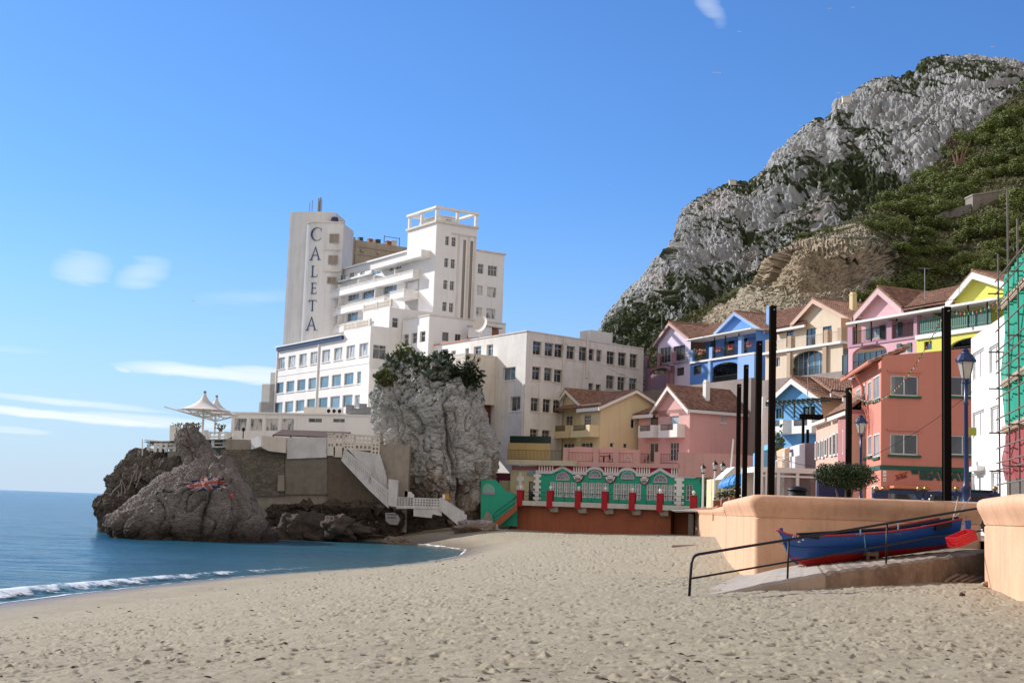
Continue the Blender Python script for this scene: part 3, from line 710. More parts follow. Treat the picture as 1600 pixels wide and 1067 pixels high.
def tile_plane(mb, A, B, C, D, pitch=0.24, under=0.10):
    """corrugated tiles over the quad A-B (eave) to D-C (ridge)"""
    A, B, C, D = map(Vector, (A, B, C, D)); LU = max((B-A).length, (C-D).length); LV = max((D-A).length, (C-B).length)
    nrm = (B-A if (B-A).length > 0.1 else C-D).cross(D-A).normalized()
    if nrm.z < 0: nrm = -nrm
    nu = max(2, int(LU/pitch)*4); rows = max(1, int(LV/0.36)); vs = []; uvs = {}
    lv = []
    for r in range(rows): lv += [(r/rows, 0.05), ((r+0.97)/rows, 0.0)]
    for v, hgt in lv:
        P, Q = A.lerp(D, v), B.lerp(C, v)
        for i in range(nu+1):
            t = i/nu; ph = (i % 4); w_ = (0.0, 0.055, 0.07, 0.055)[ph]
            vs.append(P.lerp(Q, t)+nrm*(w_+hgt))
    fs = []; fu = []
    for k in range(len(lv)-1):
        for i in range(nu):
            a = k*(nu+1)+i; fs.append((a, a+1, a+nu+2, a+nu+1))
            u0, u1 = i/nu*LU, (i+1)/nu*LU; v0, v1 = lv[k][0]*LV, lv[k+1][0]*LV; fu.append([(u0, v0), (u1, v0), (u1, v1), (u0, v1)])
    mb.add(vs, fs, fu)
    o = nrm*(-under); e = nrm*0.01
    mb.quad(A+o, D+o, C+o, B+o); mb.quad(A+o, B+o, B+e, A+e); mb.quad(B+o, C+o, C+e, B+e); mb.quad(C+o, D+o, D+e, C+e); mb.quad(D+o, A+o, A+e, D+e)
def gable_front(root, F, uL, uR, uA, zL, zR, zA, length, wallmb, trim, off=0.0, ov=0.45, zb=None, tiles=None, tw=0.26):
    """ridge runs back from facade F; adds gable wall, roof planes and barge boards"""
    mb = tiles or MB()
    # continue slopes past the wall for the eaves
    sl = (zA-zL)/(uA-uL); sr = (zA-zR)/(uR-uA); e = 0.4
    zl, zr = zL-sl*e, zR-sr*e
    tile_plane(mb, F.p(uL-e, zl, off+ov), F.p(uL-e, zl, off-length), F.p(uA, zA, off-length), F.p(uA, zA, off+ov))
    tile_plane(mb, F.p(uR+e, zr, off-length), F.p(uR+e, zr, off+ov), F.p(uA, zA, off+ov), F.p(uA, zA, off-length))
    mb.tube([F.p(uA, zA+0.06, off+ov), F.p(uA, zA+0.06, off-length)], 0.11, 6)
    zb = min(zL, zR) if zb is None else zb
    d = 0.12
    pts = [(uL, zb), (uR, zb), (uR, zR-d), (uA, zA-d), (uL, zL-d)]
    wallmb.poly([F.p(u, z, off) for u, z in pts])
    t = MB()
    t.prism(F, [(uL-e, zl-0.10-tw), (uL-e, zl-0.10), (uA, zA-0.10), (uA, zA-0.10-tw)], off+ov-0.05, off+ov)
    t.prism(F, [(uR+e, zr-0.10-tw), (uA, zA-0.10-tw), (uA, zA-0.10), (uR+e, zr-0.10)], off+ov-0.05, off+ov+0.004)
    # soffits
    t.prism(F, [(uL-e, zl-0.16), (uL-e, zl-0.12), (uA, zA-0.12), (uA, zA-0.16)], off+0.01, off+ov-0.06)
    t.prism(F, [(uR+e, zr-0.16), (uA, zA-0.16), (uA, zA-0.12), (uR+e, zr-0.12)], off+0.01, off+ov-0.056)
    t.build('barge_board', trim, root)
    if tiles is None: mb.build('roof', M['tiles'], root)
    return mb
def rail(root, F, u0, u1, z0, h, off, mat=None, step=0.13, name='railing', r=0.012, mid=False, parent=None, top=0.025):
    b = MB(); b.fb(F, u0, u1, z0+h-0.04, z0+h, off-top, off+top); b.fb(F, u0, u1, z0+0.06, z0+0.09, off-0.015, off+0.015)
    if mid: b.fb(F, u0, u1, z0+h*0.5, z0+h*0.5+0.03, off-0.015, off+0.015)
    n = max(1, int(abs(u1-u0)/step))
    for i in range(n+1):
        u = u0+(u1-u0)*i/n; b.fb(F, u-r, u+r, z0, z0+h-0.04, off-r, off+r)
    return b.build(name, mat or M['black'], root if parent is None else parent)
def perforated(mb, F, u0, u1, z0, z1, off, th=0.12, cell=0.3, bar=0.09):
    """pierced concrete screen blocks: bars leaving square holes"""
    n = max(1, round((u1-u0)/cell)); m_ = max(1, round((z1-z0)/cell))
    for i in range(n+1):
        u = u0+(u1-u0)*i/n; mb.fb(F, u-bar/2, u+bar/2, z0, z1, off-th, off)
    for j in range(m_+1):
        z = z0+(z1-z0)*j/m_; mb.fb(F, u0, u1, z-bar/2, z+bar/2, off-th+0.01, off-0.01)
def font_mesh(name, text, size, mat_, parent, loc, dx, up, bold=0.0, extr=0.01, align='CENTER', sx=1.0, shear=0.0, pos=None):
    """flat lettering standing on a plane: loc is its centre, dx and up its axes"""
    cu = bpy.data.curves.new(name, 'FONT'); cu.body = text; cu.size = size; cu.align_x = align; cu.align_y = 'CENTER'; cu.extrude = extr; cu.offset = bold; cu.shear = shear
    t = bpy.data.objects.new(name+'_tmp', cu); COL.objects.link(t); dg = bpy.context.evaluated_depsgraph_get(); dg.update()
    me = bpy.data.meshes.new_from_object(t.evaluated_get(dg)); bpy.data.objects.remove(t)
    dx = Vector(dx).normalized(); up = Vector(up).normalized(); nn = dx.cross(up)
    o0 = Vector((0, 0, 0)); q = parent
    while q is not None: o0 += q.location; q = q.parent
    loc = Vector(loc)-o0
    for v in me.vertices:
        c_ = v.co.copy(); v.co = loc+dx*c_.x*sx+up*c_.y+nn*c_.z
    me.materials.clear(); me.materials.append(mat_)
    o = bpy.data.objects.new(name, me); COL.objects.link(o); o.parent = parent; return o
# serif capitals for the tower, as strokes in a unit box (x right, y up)
def serif(ch):
    S = []
    def bar(x0, y0, x1, y1, w0, w1=None):
        w1 = w0 if w1 is None else w1; S.append([(x0-w0/2, y0), (x0+w0/2, y0), (x1+w1/2, y1), (x1-w1/2, y1)])
    def hb(x0, x1, y, t=0.035): S.append([(x0, y-t/2), (x1, y-t/2), (x1, y+t/2), (x0, y+t/2)])
    if ch == 'A':
        bar(0.12, 0.0, 0.50, 1.0, 0.05, 0.04); bar(0.86, 0.0, 0.48, 1.02, 0.13, 0.06); hb(0.24, 0.74, 0.36, 0.045); hb(-0.02, 0.26, 0.02); hb(0.70, 1.04, 0.02)
    if ch == 'L': bar(0.30, 0, 0.30, 1, 0.12); hb(0.14, 0.46, 0.98); hb(0.14, 0.86, 0.025, 0.05); S.append([(0.82, 0.02), (0.86, 0.02), (0.90, 0.24), (0.87, 0.24)])
    if ch == 'E':
        bar(0.28, 0, 0.28, 1, 0.12); hb(0.12, 0.80, 0.975, 0.05); hb(0.28, 0.72, 0.52, 0.045); hb(0.12, 0.84, 0.025, 0.05)
        S.append([(0.78, 0.97), (0.80, 0.80), (0.77, 0.80), (0.74, 0.97)]); S.append([(0.80, 0.02), (0.84, 0.02), (0.88, 0.22), (0.85, 0.22)]); S.append([(0.70, 0.42), (0.73, 0.42), (0.73, 0.62), (0.70, 0.62)])
    if ch == 'T': bar(0.5, 0, 0.5, 1, 0.12); hb(0.08, 0.92, 0.975, 0.05); hb(0.34, 0.66, 0.02); S.append([(0.06, 0.98), (0.10, 0.98), (0.08, 0.80), (0.05, 0.80)]); S.append([(0.90, 0.98), (0.94, 0.98), (0.95, 0.80), (0.92, 0.80)])
    if ch == 'C':
        n = 22; a0, a1 = R_(48), R_(312)
        for i in range(n):
            t0, t1 = a0+(a1-a0)*i/n, a0+(a1-a0)*(i+1)/n
            w0 = 0.03+0.09*max(0, -math.cos(t0)); w1 = 0.03+0.09*max(0, -math.cos(t1))
            o = lambda t, r: (0.55+0.55*r*math.cos(t), 0.5+0.52*r*math.sin(t))
            S.append([o(t0, 1.0), o(t0, 1-2*w0), o(t1, 1-2*w1), o(t1, 1.0)])
        S.append([(0.90, 0.90), (0.94, 0.96), (0.95, 0.70), (0.92, 0.70)]); S.append([(0.90, 0.10), (0.93, 0.12), (0.96, 0.22), (0.94, 0.24)])
    return S
# ================================================================ the hotel on the rock
HA = 33.0
K1 = at(578, 545, 187); F1 = left_fac(K1, HA); F1R = right_fac(K1, HA)
uKT = on_dir((K1.x, K1.y), F1R.d, 678.5, F1R.z(678, 440)); KT = F1R.p(uKT, 0)
FT = left_fac(KT, HA); FTR = right_fac(KT, HA)
hotel = thing('hotel_building', (K1.x, K1.y, 0), 'tall white terraced hotel with navy vertical lettering on its tower above the rocks', 'hotel')
hw = MB()
zr = F1.z(500, 531); zp = F1.z(578, 509); zb = F1.z(578, 652); uL = F1.u(432, 600); u537 = F1.u(537.6, 520)
W = Wall(hotel, F1, hw, depth=0.2)
W.row(8, (436.4,556.7,444.6,574.2), (562.7,538.1,575.5,558.7), gm=M['gl_cur'], cols=3, sill=M['trimwhite'], ft=0.06)
W.row(8, (433.3,594.8,442.6,612.3), (559,582.4,573,601), gm=M['gl_sky'], cols=1, sill=M['trimwhite'], ft=0.09)
W.row(8, (431.4,626.8,440.5,643.2), (555.9,616.4,571.8,637), skip=(7,), gm=M['gl_sky'], cols=1, ft=0.09)
W.px(555.9,616.4,571.8,637, gm=M['gl_cur'], cols=3)
W.close(uL, 0, zb-6, zr)
W2 = Wall(hotel, F1, hw); W2.close(u537, 0, zr, zp)
# rounded end towards the sea
cen = F1.p(uL, 0, -1.8)
arc = [cen+Vector((F1.n.x*math.cos(a)-F1.d.x*math.sin(a), F1.n.y*math.cos(a)-F1.d.y*math.sin(a), 0))*1.8 for a in [i*R_(90)/8 for i in range(9)]]
for a, b in zip(arc[:-1], arc[1:]): hw.quad((b.x, b.y, zb-6), (a.x, a.y, zb-6), (a.x, a.y, zr), (b.x, b.y, zr))
bk = F1.p(uL-1.8, 0, -9.5); hw.quad((bk.x, bk.y, zb-6), (arc[-1].x, arc[-1].y, zb-6), (arc[-1].x, arc[-1].y, zr), (bk.x, bk.y, zr))
hw.poly([(p.x, p.y, zr) for p in arc]+[(bk.x, bk.y, zr), F1.p(0, zr, -9.5), F1.p(0, zr, 0)])
hw.quad(F1.p(u537, zr, 0), F1.p(u537, zp, 0), F1.p(u537, zp, -2.6), F1.p(u537, zr, -2.6)); hw.quad(F1.p(u537, zp-0.9, -0.2), F1.p(0, zp-0.9, -0.2), F1.p(0, zp-0.9, -3), F1.p(u537, zp-0.9, -3))
# first tier, right-hand return
uR1 = F1R.u(608.5, 495)
W = Wall(hotel, F1R, hw); W.px(583,539,602,561, gm=M['gl_dark'], cols=2, transom=0.25, fm=M['frame']); W.close(0, uR1+0.02, zb-6, zp)
# second tier
K2 = F1R.p(uR1, 0); F2 = left_fac(K2, HA); F2R = right_fac(K2, HA); z2 = F2.z(609, 478.5)
W = Wall(hotel, F2, hw); W.px(570, 503, 584, 510, gm=M['gl_pale'], cols=3); W.close(F2.u(567, 500), 0, zr-1, z2)
hw.quad(F2.p(F2.u(567, 500), zr-1, 0), F2.p(F2.u(567, 500), z2, 0), F2.p(F2.u(567, 500), z2, -6.5), F2.p(F2.u(567, 500), zr-1, -6.5))
hw.quad(F2.p(F2.u(567, 500), z2-0.9, -0.1), F2.p(0, z2-0.9, -0.1), F2.p(0, z2-0.9, -6.5), F2.p(F2.u(567, 500), z2-0.9, -6.5))
W = Wall(hotel, F2R, hw); W.px(613,496.5,621.5,512, cols=1, transom=0.35)
uE = (KT-K2).length; W.close(0, uE, zb-6, z2-0.15)
# balustrade panels of pierced blocks on both tiers
bl = MB()
for a, b_ in ((538.6, 556), (558, 577)): bl_u = (F1.u(a, 515), F1.u(b_, 512)); perforated(bl, F1, bl_u[0], bl_u[1], zp+0.02, zp+0.85, 0.0, cell=0.42, bar=0.16)
bl.build('balustrade', M['offwhite'], hotel); bl = MB()
for a, b_ in ((568, 586), (589, 608)): bl_u = (F2.u(a, 484), F2.u(b_, 481)); perforated(bl, F2, bl_u[0], bl_u[1], z2+0.02, z2+0.85, 0.0, cell=0.42, bar=0.16)
for F_, a, zz in ((F1, 537.9, zp), (F1, 557, zp), (F1, 577.4, zp), (F2, 567, z2), (F2, 587.5, z2), (F2, 608.6, z2)):
    u = F_.u(a, 500); bl.fb(F_, u-0.22, u+0.22, zz, zz+1.0, -0.25, 0.03)
bl.build('balustrade', M['offwhite'], hotel)
# roof fascia in navy and a down pipe
fs = MB(); fs.fb(F1, uL, u537, zr-0.55, zr-0.05, 0.0, 0.35); fs.build('fascia', M['navy'], hotel)
fs = MB(); fs.fb(F1, uL-0.2, u537, zr-0.05, zr+0.12, -0.1, 0.55); fs.fb(F1, F1.u(496,600)-0.1, F1.u(496,600)+0.1, zb, zr, 0.02, 0.2)
fs.fb(F1, uL-0.15, uL, zb, zr, 0.02, 0.16)
for k in (593.0, 622.5): z_ = F1.z(500, k); fs.fb(F1, uL, -0.3, z_+1.35, z_+1.43, 0.0, 0.05)
fs.build('gutter', M['trimwhite'], hotel)
# lower extension beside the boulder
W = Wall(hotel, F1, hw, off=0.9); W.close(-0.5, 1.9, zb-6, F1.z(580, 577)); hw.fb(F1, -0.5, 1.9, F1.z(580,577)-0.02, F1.z(580,577), -0.1, 0.9); hw.quad(F1.p(1.9, zb-6, .9), F1.p(1.9, F1.z(580,577), .9), F1.p(1.9, F1.z(580,577), -3), F1.p(1.9, zb-6, -3)); hw.quad(F1.p(-.5, zb-6, .9), F1.p(-.5, F1.z(580,577), .9), F1.p(-.5, F1.z(580,577), -.1), F1.p(-.5, zb-6, -.1))
# ---- lift tower
zt = FT.z(682.1, 347.6); uTL = FT.u(638, 350); uTR = FTR.u(745.3, 365); z3 = FTR.z(744, 391.7); u3 = FTR.u(788, 410); zlow = FTR.z(700, 540)
W = Wall(hotel, FT, hw); W.close(uTL, 0, zp-2, zt)
W = Wall(hotel, FTR, hw, depth=0.22)
for yy in (0, 1, 2, 3):
    t = yy/3.0; l = lambda a, b: a+(b-a)*t
    for a, b_ in (((696,369.2,700.6,383.4), (691.3,471.8,696.8,486.2)), ((705.7,371,711.1,385.2), (701.7,473.4,707.1,488))):
        W.px(*[l(p, q) for p, q in zip(a, b_)], cols=2, transom=0.3, ft=0.05)
    if yy < 3:
        t = yy/2.0
        for a, b_, c_ in (((746.7,412.6,754.3,427.7), (744.2,480.1,751.9,495.2), 2), ((762.4,415.5,775.5,431.3), (759.7,482.3,772.8,498), 3)):
            W.px(*[l(p, q) for p, q in zip(a, b_)], cols=c_, transom=0.35, ft=0.06, gm=M['gl_cur'] if yy else M['gl_dark'])
zs0, zs1 = FTR.z(722, 500), FTR.z(726.5, 375)
for a in (726.4, 737.5):
    u = FTR.u(a-2.4, 435); W.win(u-0.24, u+0.24, zs0, zs1, cols=1, rows=14, fm=M['steel'], gm=M['gl_brown'], depth=0.12, ft=0.03)
W.close(0, uTR, zlow, zt); W3 = Wall(hotel, FTR, hw, depth=0.22); W3.h = W.h; W3.close(uTR, u3, zlow, z3)
dT = -uTL
plan_body(hw, [xy(FTR, 0), xy(FTR, uTR), xy(FTR, uTR, -dT), xy(FTR, 0, -dT)], z3-4, zt, skip=(0, 3), top=True, par=0.1)
plan_body(hw, [xy(FTR, uTR), xy(FTR, u3), xy(FTR, u3, -12), xy(FTR, uTR, -12)], zlow, z3, skip=(0,), par=0.1)
tr = MB()   # cornices, pilasters and panel frame
tr.fb(FTR, -0.25, uTR+0.25, zt, zt+0.28, -dT-0.25, 0.25)
tr.fb(FTR, uTR+0.25, u3+0.2, z3, z3+0.2, -12.2, 0.18)
for a in (716.5, 731.8, 741.8): u = FTR.u(a-2, 435); tr.fb(FTR, u-0.14, u+0.14, zs0-0.2, zs1+0.5, 0.0, 0.09)
tr.fb(FTR, FTR.u(706, 362), uTR-0.1, zs1+0.55, zs1+0.75, 0, 0.12)
tr.build('cornice', M['offwhite'], hotel)
bv = MB(); zf = FT.z(683, 325.5)      # open concrete frame on the roof
for a, b_ in ((0.1, -0.1), (uTR-0.1, -0.1), (uTR*0.52, -0.1), (0.1, -dT+0.4), (uTR-0.1, -dT+0.4), (uTR*0.52, -dT+0.4), (0.1, -dT*0.52)):
    bv.fb(FTR, a-0.2, a+0.2, zt+0.28, zf, b_-0.3, b_+0.05)
bv.fb(FTR, -0.3, uTR+0.3, zf, zf+0.32, -0.5, 0.15); bv.fb(FTR, -0.3, uTR+0.3, zf, zf+0.32, -dT-0.1, -dT+0.45)
bv.fb(FTR, -0.3, 0.35, zf+0.01, zf+0.31, -dT+0.45, -0.5); bv.fb(FTR, uTR-0.35, uTR+0.3, zf+0.01, zf+0.31, -dT+0.45, -0.5)
bv.build('roof_frame', M['white'], hotel)
rb = MB(); rb.fb(FTR, 1.2, uTR*0.55, zt+0.28, zf-0.75, -dT+1.2, -1.2); rb.fb(FTR, 1.0, uTR*0.55+0.2, zf-0.75, zf-0.6, -dT+1.0, -1.0); rr_ = rb.build('roof_room', M['white'], hotel)
window(hotel, FTR, 2.2, 3.1, zt+0.9, zf-1.2, off=-1.0, cols=2, depth=0.18, ft=0.05)
# ---- balconied wing (same plane as the tower's lit side)
uW0 = FT.u(508, 470); uW1 = uTL+0.0; zroof = FT.z(636, 389)
W = Wall(hotel, FT, hw, depth=0.25)
zA = FT.z(645, 434, 1.2); zB = FT.z(631, 464, 2.4); hst = (zA-zB); zC = zB-hst; zD = zC-hst
uw_end = FT.u(655.5, 430)
for r in [(516,456.5,536,475.5,4),(545.6,449.8,560.8,469,3),(568.6,445.9,592,464.4,4),(601,439,620,457.7,3)]: W.px(*r[:4], cols=r[4], gm=M['gl_sky'], ft=0.08)
W.px(639,440.3,653,452.6, cols=2, transom=0.4, gm=M['gl_sky'])
for r in [(514,487.5,535,506,4),(544,483.6,559,501,3)]: W.px(*r[:4], cols=r[4], gm=M['gl_sky'], ft=0.08)
W.close(uW0, uw_end, zD-1, zA)
Wt = Wall(hotel, FT, hw, off=-0.3)
for r in [(533,429,540,438),(547,426,553,436),(564,423,570,431),(582,418.5,595,428.5),(610,414,615,423),(620,412,627,420),(640.5,406.5,653.5,418)]: Wt.px(*r, cols=2, transom=0.4, gm=M['gl_sky'], ft=0.06)
Wt.close(FT.u(527, 430), uw_end, zA, zroof-1.6)
W5 = Wall(hotel, FT, hw, off=-1.2); W5.close(FT.u(527, 420), uTL+0.02, zroof-1.6, zroof)
uA0 = FT.u(509.5, 449, 1.2)
hw.quad(FT.p(uW0, zD-1, 0), FT.p(uW0, zA, 0), FT.p(uW0, zA, -9), FT.p(uW0, zD-1, -9))
hw.quad(FT.p(uW0, zroof-0.1, -1.2), FT.p(uTL, zroof-0.1, -1.2), FT.p(uTL, zroof-0.1, -10), FT.p(uW0, zroof-0.1, -10))
def balcony(F, u0, u1, zf_, prot, h=1.15, bays=1, mat_=M['hotel'], side=True):
    b = MB(); b.fb(F, u0, u1, zf_, zf_+0.2, 0.0, prot)
    n = bays; wd = (u1-u0)/n
    b.fb(F, u0, u1, zf_+0.2, zf_+0.75, prot-0.12, prot-0.01)
    for i in range(n+1): u = u0+wd*i; b.fb(F, max(u0, u-0.12), min(u1, u+0.12), zf_+0.75, zf_+h, prot-0.14, prot+0.01)
    b.fb(F, u0, u1, zf_+h, zf_+h+0.07, prot-0.15, prot+0.03)
    perforated(b, F, u0+0.12, u1-0.12, zf_+0.79, zf_+h, prot-0.02, th=0.08, cell=0.2, bar=0.07)
    if side:
        b.fb(F, u1-0.12, u1-0.01, zf_+0.2, zf_+0.75, 0.0, prot-0.15); b.fb(F, u1-0.13, u1+0.0, zf_+h, zf_+h+0.06, 0, prot-0.15); b.fb(F, u0, u0+0.12, zf_+0.2, zf_+h, 0.0, prot-0.15)
        G = Fac(xy(F, u1-0.01, prot), (-F.n.x, -F.n.y)); perforated(b, G, 0.2, prot-0.1, zf_+0.79, zf_+h, 0.0, th=0.08, cell=0.2, bar=0.07)
    return b.build('balcony', mat_, hotel)
balcony(FT, uA0, FT.u(645, 430, 1.2), zA, 1.2, bays=7)
balcony(FT, FT.u(609, 460, 2.4), FT.u(631, 456, 2.4), zB, 2.4)
balcony(FT, FT.u(541, 480, 1.2), FT.u(600, 468, 1.2), zB, 1.2, bays=3)
balcony(FT, FT.u(526, 480, 1.0), FT.u(541, 478, 1.0), zB, 1.0)
balcony(FT, FT.u(509, 484, 0.5), FT.u(526, 482, 0.5), zB, 0.5, side=False)
balcony(FT, FT.u(524, 510, 1.0), FT.u(540, 508, 1.0), zC, 1.0)
balcony(FT, FT.u(509, 515, 0.5), FT.u(524, 513, 0.5), zC, 0.5, side=False)
balcony(FT, FT.u(541, 510, 1.0), FT.u(566, 505, 1.0), zC, 1.0, bays=2)
pt = MB()       # partitions between the balconies and the top canopy
for a in (539.5, 570, 595, 627): pt = MB(); u = FT.u(a, 425); pt.fb(FT, u-0.08, u+0.08, zA+0.2, zA+1.9, -0.3, 1.1); pt.build('partition_wall', M['hotel'], hotel)
for a, y, z0, z1 in ((537.5, 465, zB, zA), (593.5, 465, zB, zA), (536, 495, zC, zB)): pt = MB(); u = FT.u(a, y); pt.fb(FT, u-0.1, u+0.1, z0+0.2, z1, 0.0, 0.9); pt.build('partition_wall', M['hotel'], hotel)
cn = MB(); za_ = FT.z(657, 399.5, 1.5); cn.fb(FT, FT.u(579, 415, 1.5), FT.u(658.5, 400, 1.5), za_-0.1, za_+0.12, -0.29, 1.5); cn.fb(FT, uW0+1.5, uTL, zroof-0.05, zroof+0.2, -1.5, -0.9); cn.fb(FT, FT.u(527, 430), FT.u(579, 415, 0.2), za_-0.3, za_-0.05, -0.29, 0.3)
u = FT.u(659, 400, 1.4); cn.fb(FT, u-0.1, u, za_-0.2, za_+0.9, -0.2, 1.5)
cn.build('canopy', M['white'], hotel)
# ---- tan roof structure behind the wing
KB = at(547, 375, 226); FB = right_fac(KB, HA); zk = FB.z(547, 373.5); ub = FB.u(640, 392)
rs_ = MB(); rs_.fb(FB, 0, ub, zroof-4, zk, -6, 0); rs_.fb(FB, -0.1, ub, zk-1.1, zk-0.95, 0, 0.12); rs_.fb(FB, 0.0, ub, zk-2.4, zk-2.2, 0, 0.15); rs_.fb(FB, 1.0, 1.25, zk-4, zk, 0, 0.2)
for i in range(4): rs_.fb(FB, 2+i*3.1, 2.5+i*3.1, zk-1.9, zk-1.5, 0, 0.3)
rs_.build('roof_store', M['tan'], hotel)
rl = MB()
for u in (ub*0.60, ub*0.86): rl.fb(FB, u, u+0.1, zk, zk+1.7, -1, -0.9)
rl.fb(FB, ub*0.60, ub*0.86, zk+1.5, zk+1.58, -1, -0.92)
rl.fb(FB, -1.2, -1.1, zk, zk+1.0, 1, 1.1); rl.fb(FB, 0.3, 0.4, zk, zk+1.9, -1, -0.9)
rl.build('roof_railing', M['darkframe'], hotel)
for i, (t, s_, mm_) in enumerate([(0.10, 0.5, 'steel'), (0.20, 0.7, 'darkframe'), (0.36, 0.7, 'terracotta'), (0.42, 0.6, 'offwhite'), (0.48, 0.8, 'darkframe'), (0.66, 0.8, 'terracotta'), (0.73, 1.0, 'offwhite')]):
    b = MB(); b.fb(FB, ub*t, ub*t+s_, zk, zk+s_*0.75+0.2, -1.8, -1.8+s_); b.fb(FB, ub*t-0.05, ub*t+s_+0.05, zk+s_*0.75+0.2, zk+s_*0.75+0.28, -1.85, -1.75+s_); b.build('roof_vent', M[mm_], hotel)
# ---- lettered tower: two shallow curved shafts
tw = MB(); c0 = at(495, 440, 219)
def shaft(pxl, pxr, py, dd, zt_, zb_, bulge, back):
    A, B = at(pxl, py, dd+0.8), at(pxr, py, dd-0.2); n = 18; pts = []
    dv = (B-A); dv.z = 0; nn = Vector((dv.y, -dv.x, 0)).normalized()
    for i in range(n+1):
        t = i/n; e = (2*t-1); q = A+dv*t+nn*bulge*(1-abs(e)**2.6); pts.append((q.x, q.y))
    Bk = [(pts[-1][0]-nn.x*back, pts[-1][1]-nn.y*back), (pts[0][0]-nn.x*back, pts[0][1]-nn.y*back)]
    allp = pts+Bk
    for i in range(len(allp)):
        a, b_ = allp[i], allp[(i+1) % len(allp)]; tw.quad((a[0], a[1], zb_), (b_[0], b_[1], zb_), (b_[0], b_[1], zt_), (a[0], a[1], zt_))
    tw.poly([(p[0], p[1], zt_) for p in allp]); return A, dv, nn, pts
zo = zat(490, 332, 221); zi = zat(510, 348, 218); zlb = zat(480, 560, 219)
shaft(447.5, 520, 440, 221, zo, zlb, 0.9, 6)
A_, dv_, nn_, ip = shaft(475, 532.5, 440, 218.6, zi, zlb, 0.8, 6)
tw.build('tower_wall', paint('tower_white_plaster', (0.74, 0.73, 0.72), dirt=0.22, scale=0.25), hotel, smooth=False)
cap = MB()
for off_, zz in ((0.0, zi),):
    for i in range(len(ip)-1):
        a, b_ = Vector((*ip[i], 0)), Vector((*ip[i+1], 0)); o_ = nn_*0.18
        cap.ob(a+Vector((0, 0, zz)), (b_-a), o_, (0, 0, 0.22))
cap.build('tower_cornice', M['offwhite'], hotel)
FC = Fac((A_.x+nn_.x*0.80, A_.y+nn_.y*0.80), (dv_.x, dv_.y))
for nm, x0, x1, y0, y1 in (('C', 485.5,503,356,376), ('A', 484,501.7,386,406.5), ('L', 484.4,497.6,415.3,433), ('E', 484.4,496.4,442,459.2), ('T', 481.4,495,469,486), ('A', 477.6,495.6,495.4,516.3)):
    u0, u1, z0, z1 = FC.rect(x0, y0, x1, y1); b = MB()
    for q in serif(nm):
        b.prism(FC, [(u0+(u1-u0)*x, z0+(z1-z0)*y) for x, y in q], -0.25, 0.05)
    b.build('letter', M['letter'], hotel)
for x0, y0, x1, y1 in ((514.7,365.5,530,380), (512.9,399,528.3,413.6), (511,432.8,526,443.5)):
    window(hotel, FC, *FC.rect(x0, y0, x1, y1), off=0.12, cols=2, fm=M['woodframe'], gm=M['gl_brown'], depth=0.14, ft=0.12)
for y in (391, 425): bd = MB(); z_ = FC.z(520, y); bd.fb(FC, FC.u(506, y), FC.u(532, y), z_, z_+0.22, -0.3, 0.22); bd.build('string_course', M['offwhite'], hotel)
ant = MB()
for x, y0, y1, r in ((484.5,317,331,0.06), (488.5,313,331,0.06), (498,310,331,0.10), (501,309,332,0.16), (503.3,312,331,0.05)):
    a, b_ = at(x+2, y1+2, 223), at(x, y0, 223); ant.tube([(b_.x, b_.y, zo-0.2), (b_.x, b_.y, b_.z)], r, 6)
p = at(500, 322, 223); ant.box(p.x-0.3, p.x-0.05, p.y-0.3, p.y, p.z-1.2, p.z+0.8); ant.build('antenna', M['steel'], hotel)
tk = MB(); p = at(523, 343, 220); tk.lathe((p.x, p.y, zi), [(0.6, 0), (0.62, 0.9), (0.5, 1.3), (0.2, 1.4)], 12); tk.build('water_tank', M['navy'], hotel)
hw.build('wall', M['hotel'], hotel)
# ---- small rounded sea-side balconies at the far left
sb = MB(); PS = at(418, 620, 214); FS = left_fac(PS, 65)
for y0, y1, x0 in ((582, 645, 421.5), (600, 645, 409), (628, 645, 406)):
    sb.fb(FS, FS.u(x0, 610), FS.u(430, 610), FS.z(415, y1)-3, FS.z(415, y0), -4, 0)
sb.build('side_wing', M['hotel'], hotel)
# ---- service block with three small windows, in front of the lift tower
pK = F1R.p(F1R.u(628, 510), 0); tK = on_dir((pK.x, pK.y), F1.d, 671.6, FT.z(671, 495)); K3 = pK+Vector((F1.d.x, F1.d.y, 0))*tK
F3 = left_fac(K3, HA); F3R = right_fac(K3, HA); z3b = F3.z(671.6, 492.5)
blk = thing('service_block', (K3.x, K3.y, 0), 'low white block with three narrow windows in front of the square lift tower', 'building')
b = MB(); W = Wall(blk, F3, b, depth=0.3)
W.row(3, (633,521.5,638.5,537), (659,517.8,664.4,535), cols=1, transom=0.4, ft=0.07)
W.close(F3.u(628.5, 520), 0, zb-6, z3b)
W = Wall(blk, F3R, b, depth=0.2)
for r in ((691,519,700,533), (711,522,719,533), (730,525,737.5,533)): W.px(*r, cols=2, transom=0.0, fm=M['woodframe'])
u3r = F3R.u(790, 520); W.close(0, u3r, zb-6, z3b); plan_body(b, [xy(F3R, 0), xy(F3R, u3r), xy(F3R, u3r, -7), xy(F3R, 0, -7)], zb-6, z3b, skip=(0, 3), par=0.0)
b.build('wall', M['hotel'], blk)
b = MB(); b.fb(F3R, -0.1, u3r, z3b, z3b+0.15, -7, 0.12); b.build('coping', M['offwhite'], blk)
sd_ = MB(); p = at(750, 506, 176); n = 14     # satellite dish
dn = Vector((-0.6, -0.75, 0.25)).normalized(); t1 = dn.cross(Vector((0, 0, 1))).normalized(); t2 = t1.cross(dn)
vs = [p-dn*0.35]; fs_ = []
for k, (r, o) in enumerate(((0.6, -0.27), (1.15, 0.0))):
    for i in range(n): a = 2*math.pi*i/n; vs.append(p+t1*r*math.cos(a)+t2*r*1.0*math.sin(a)+dn*o)
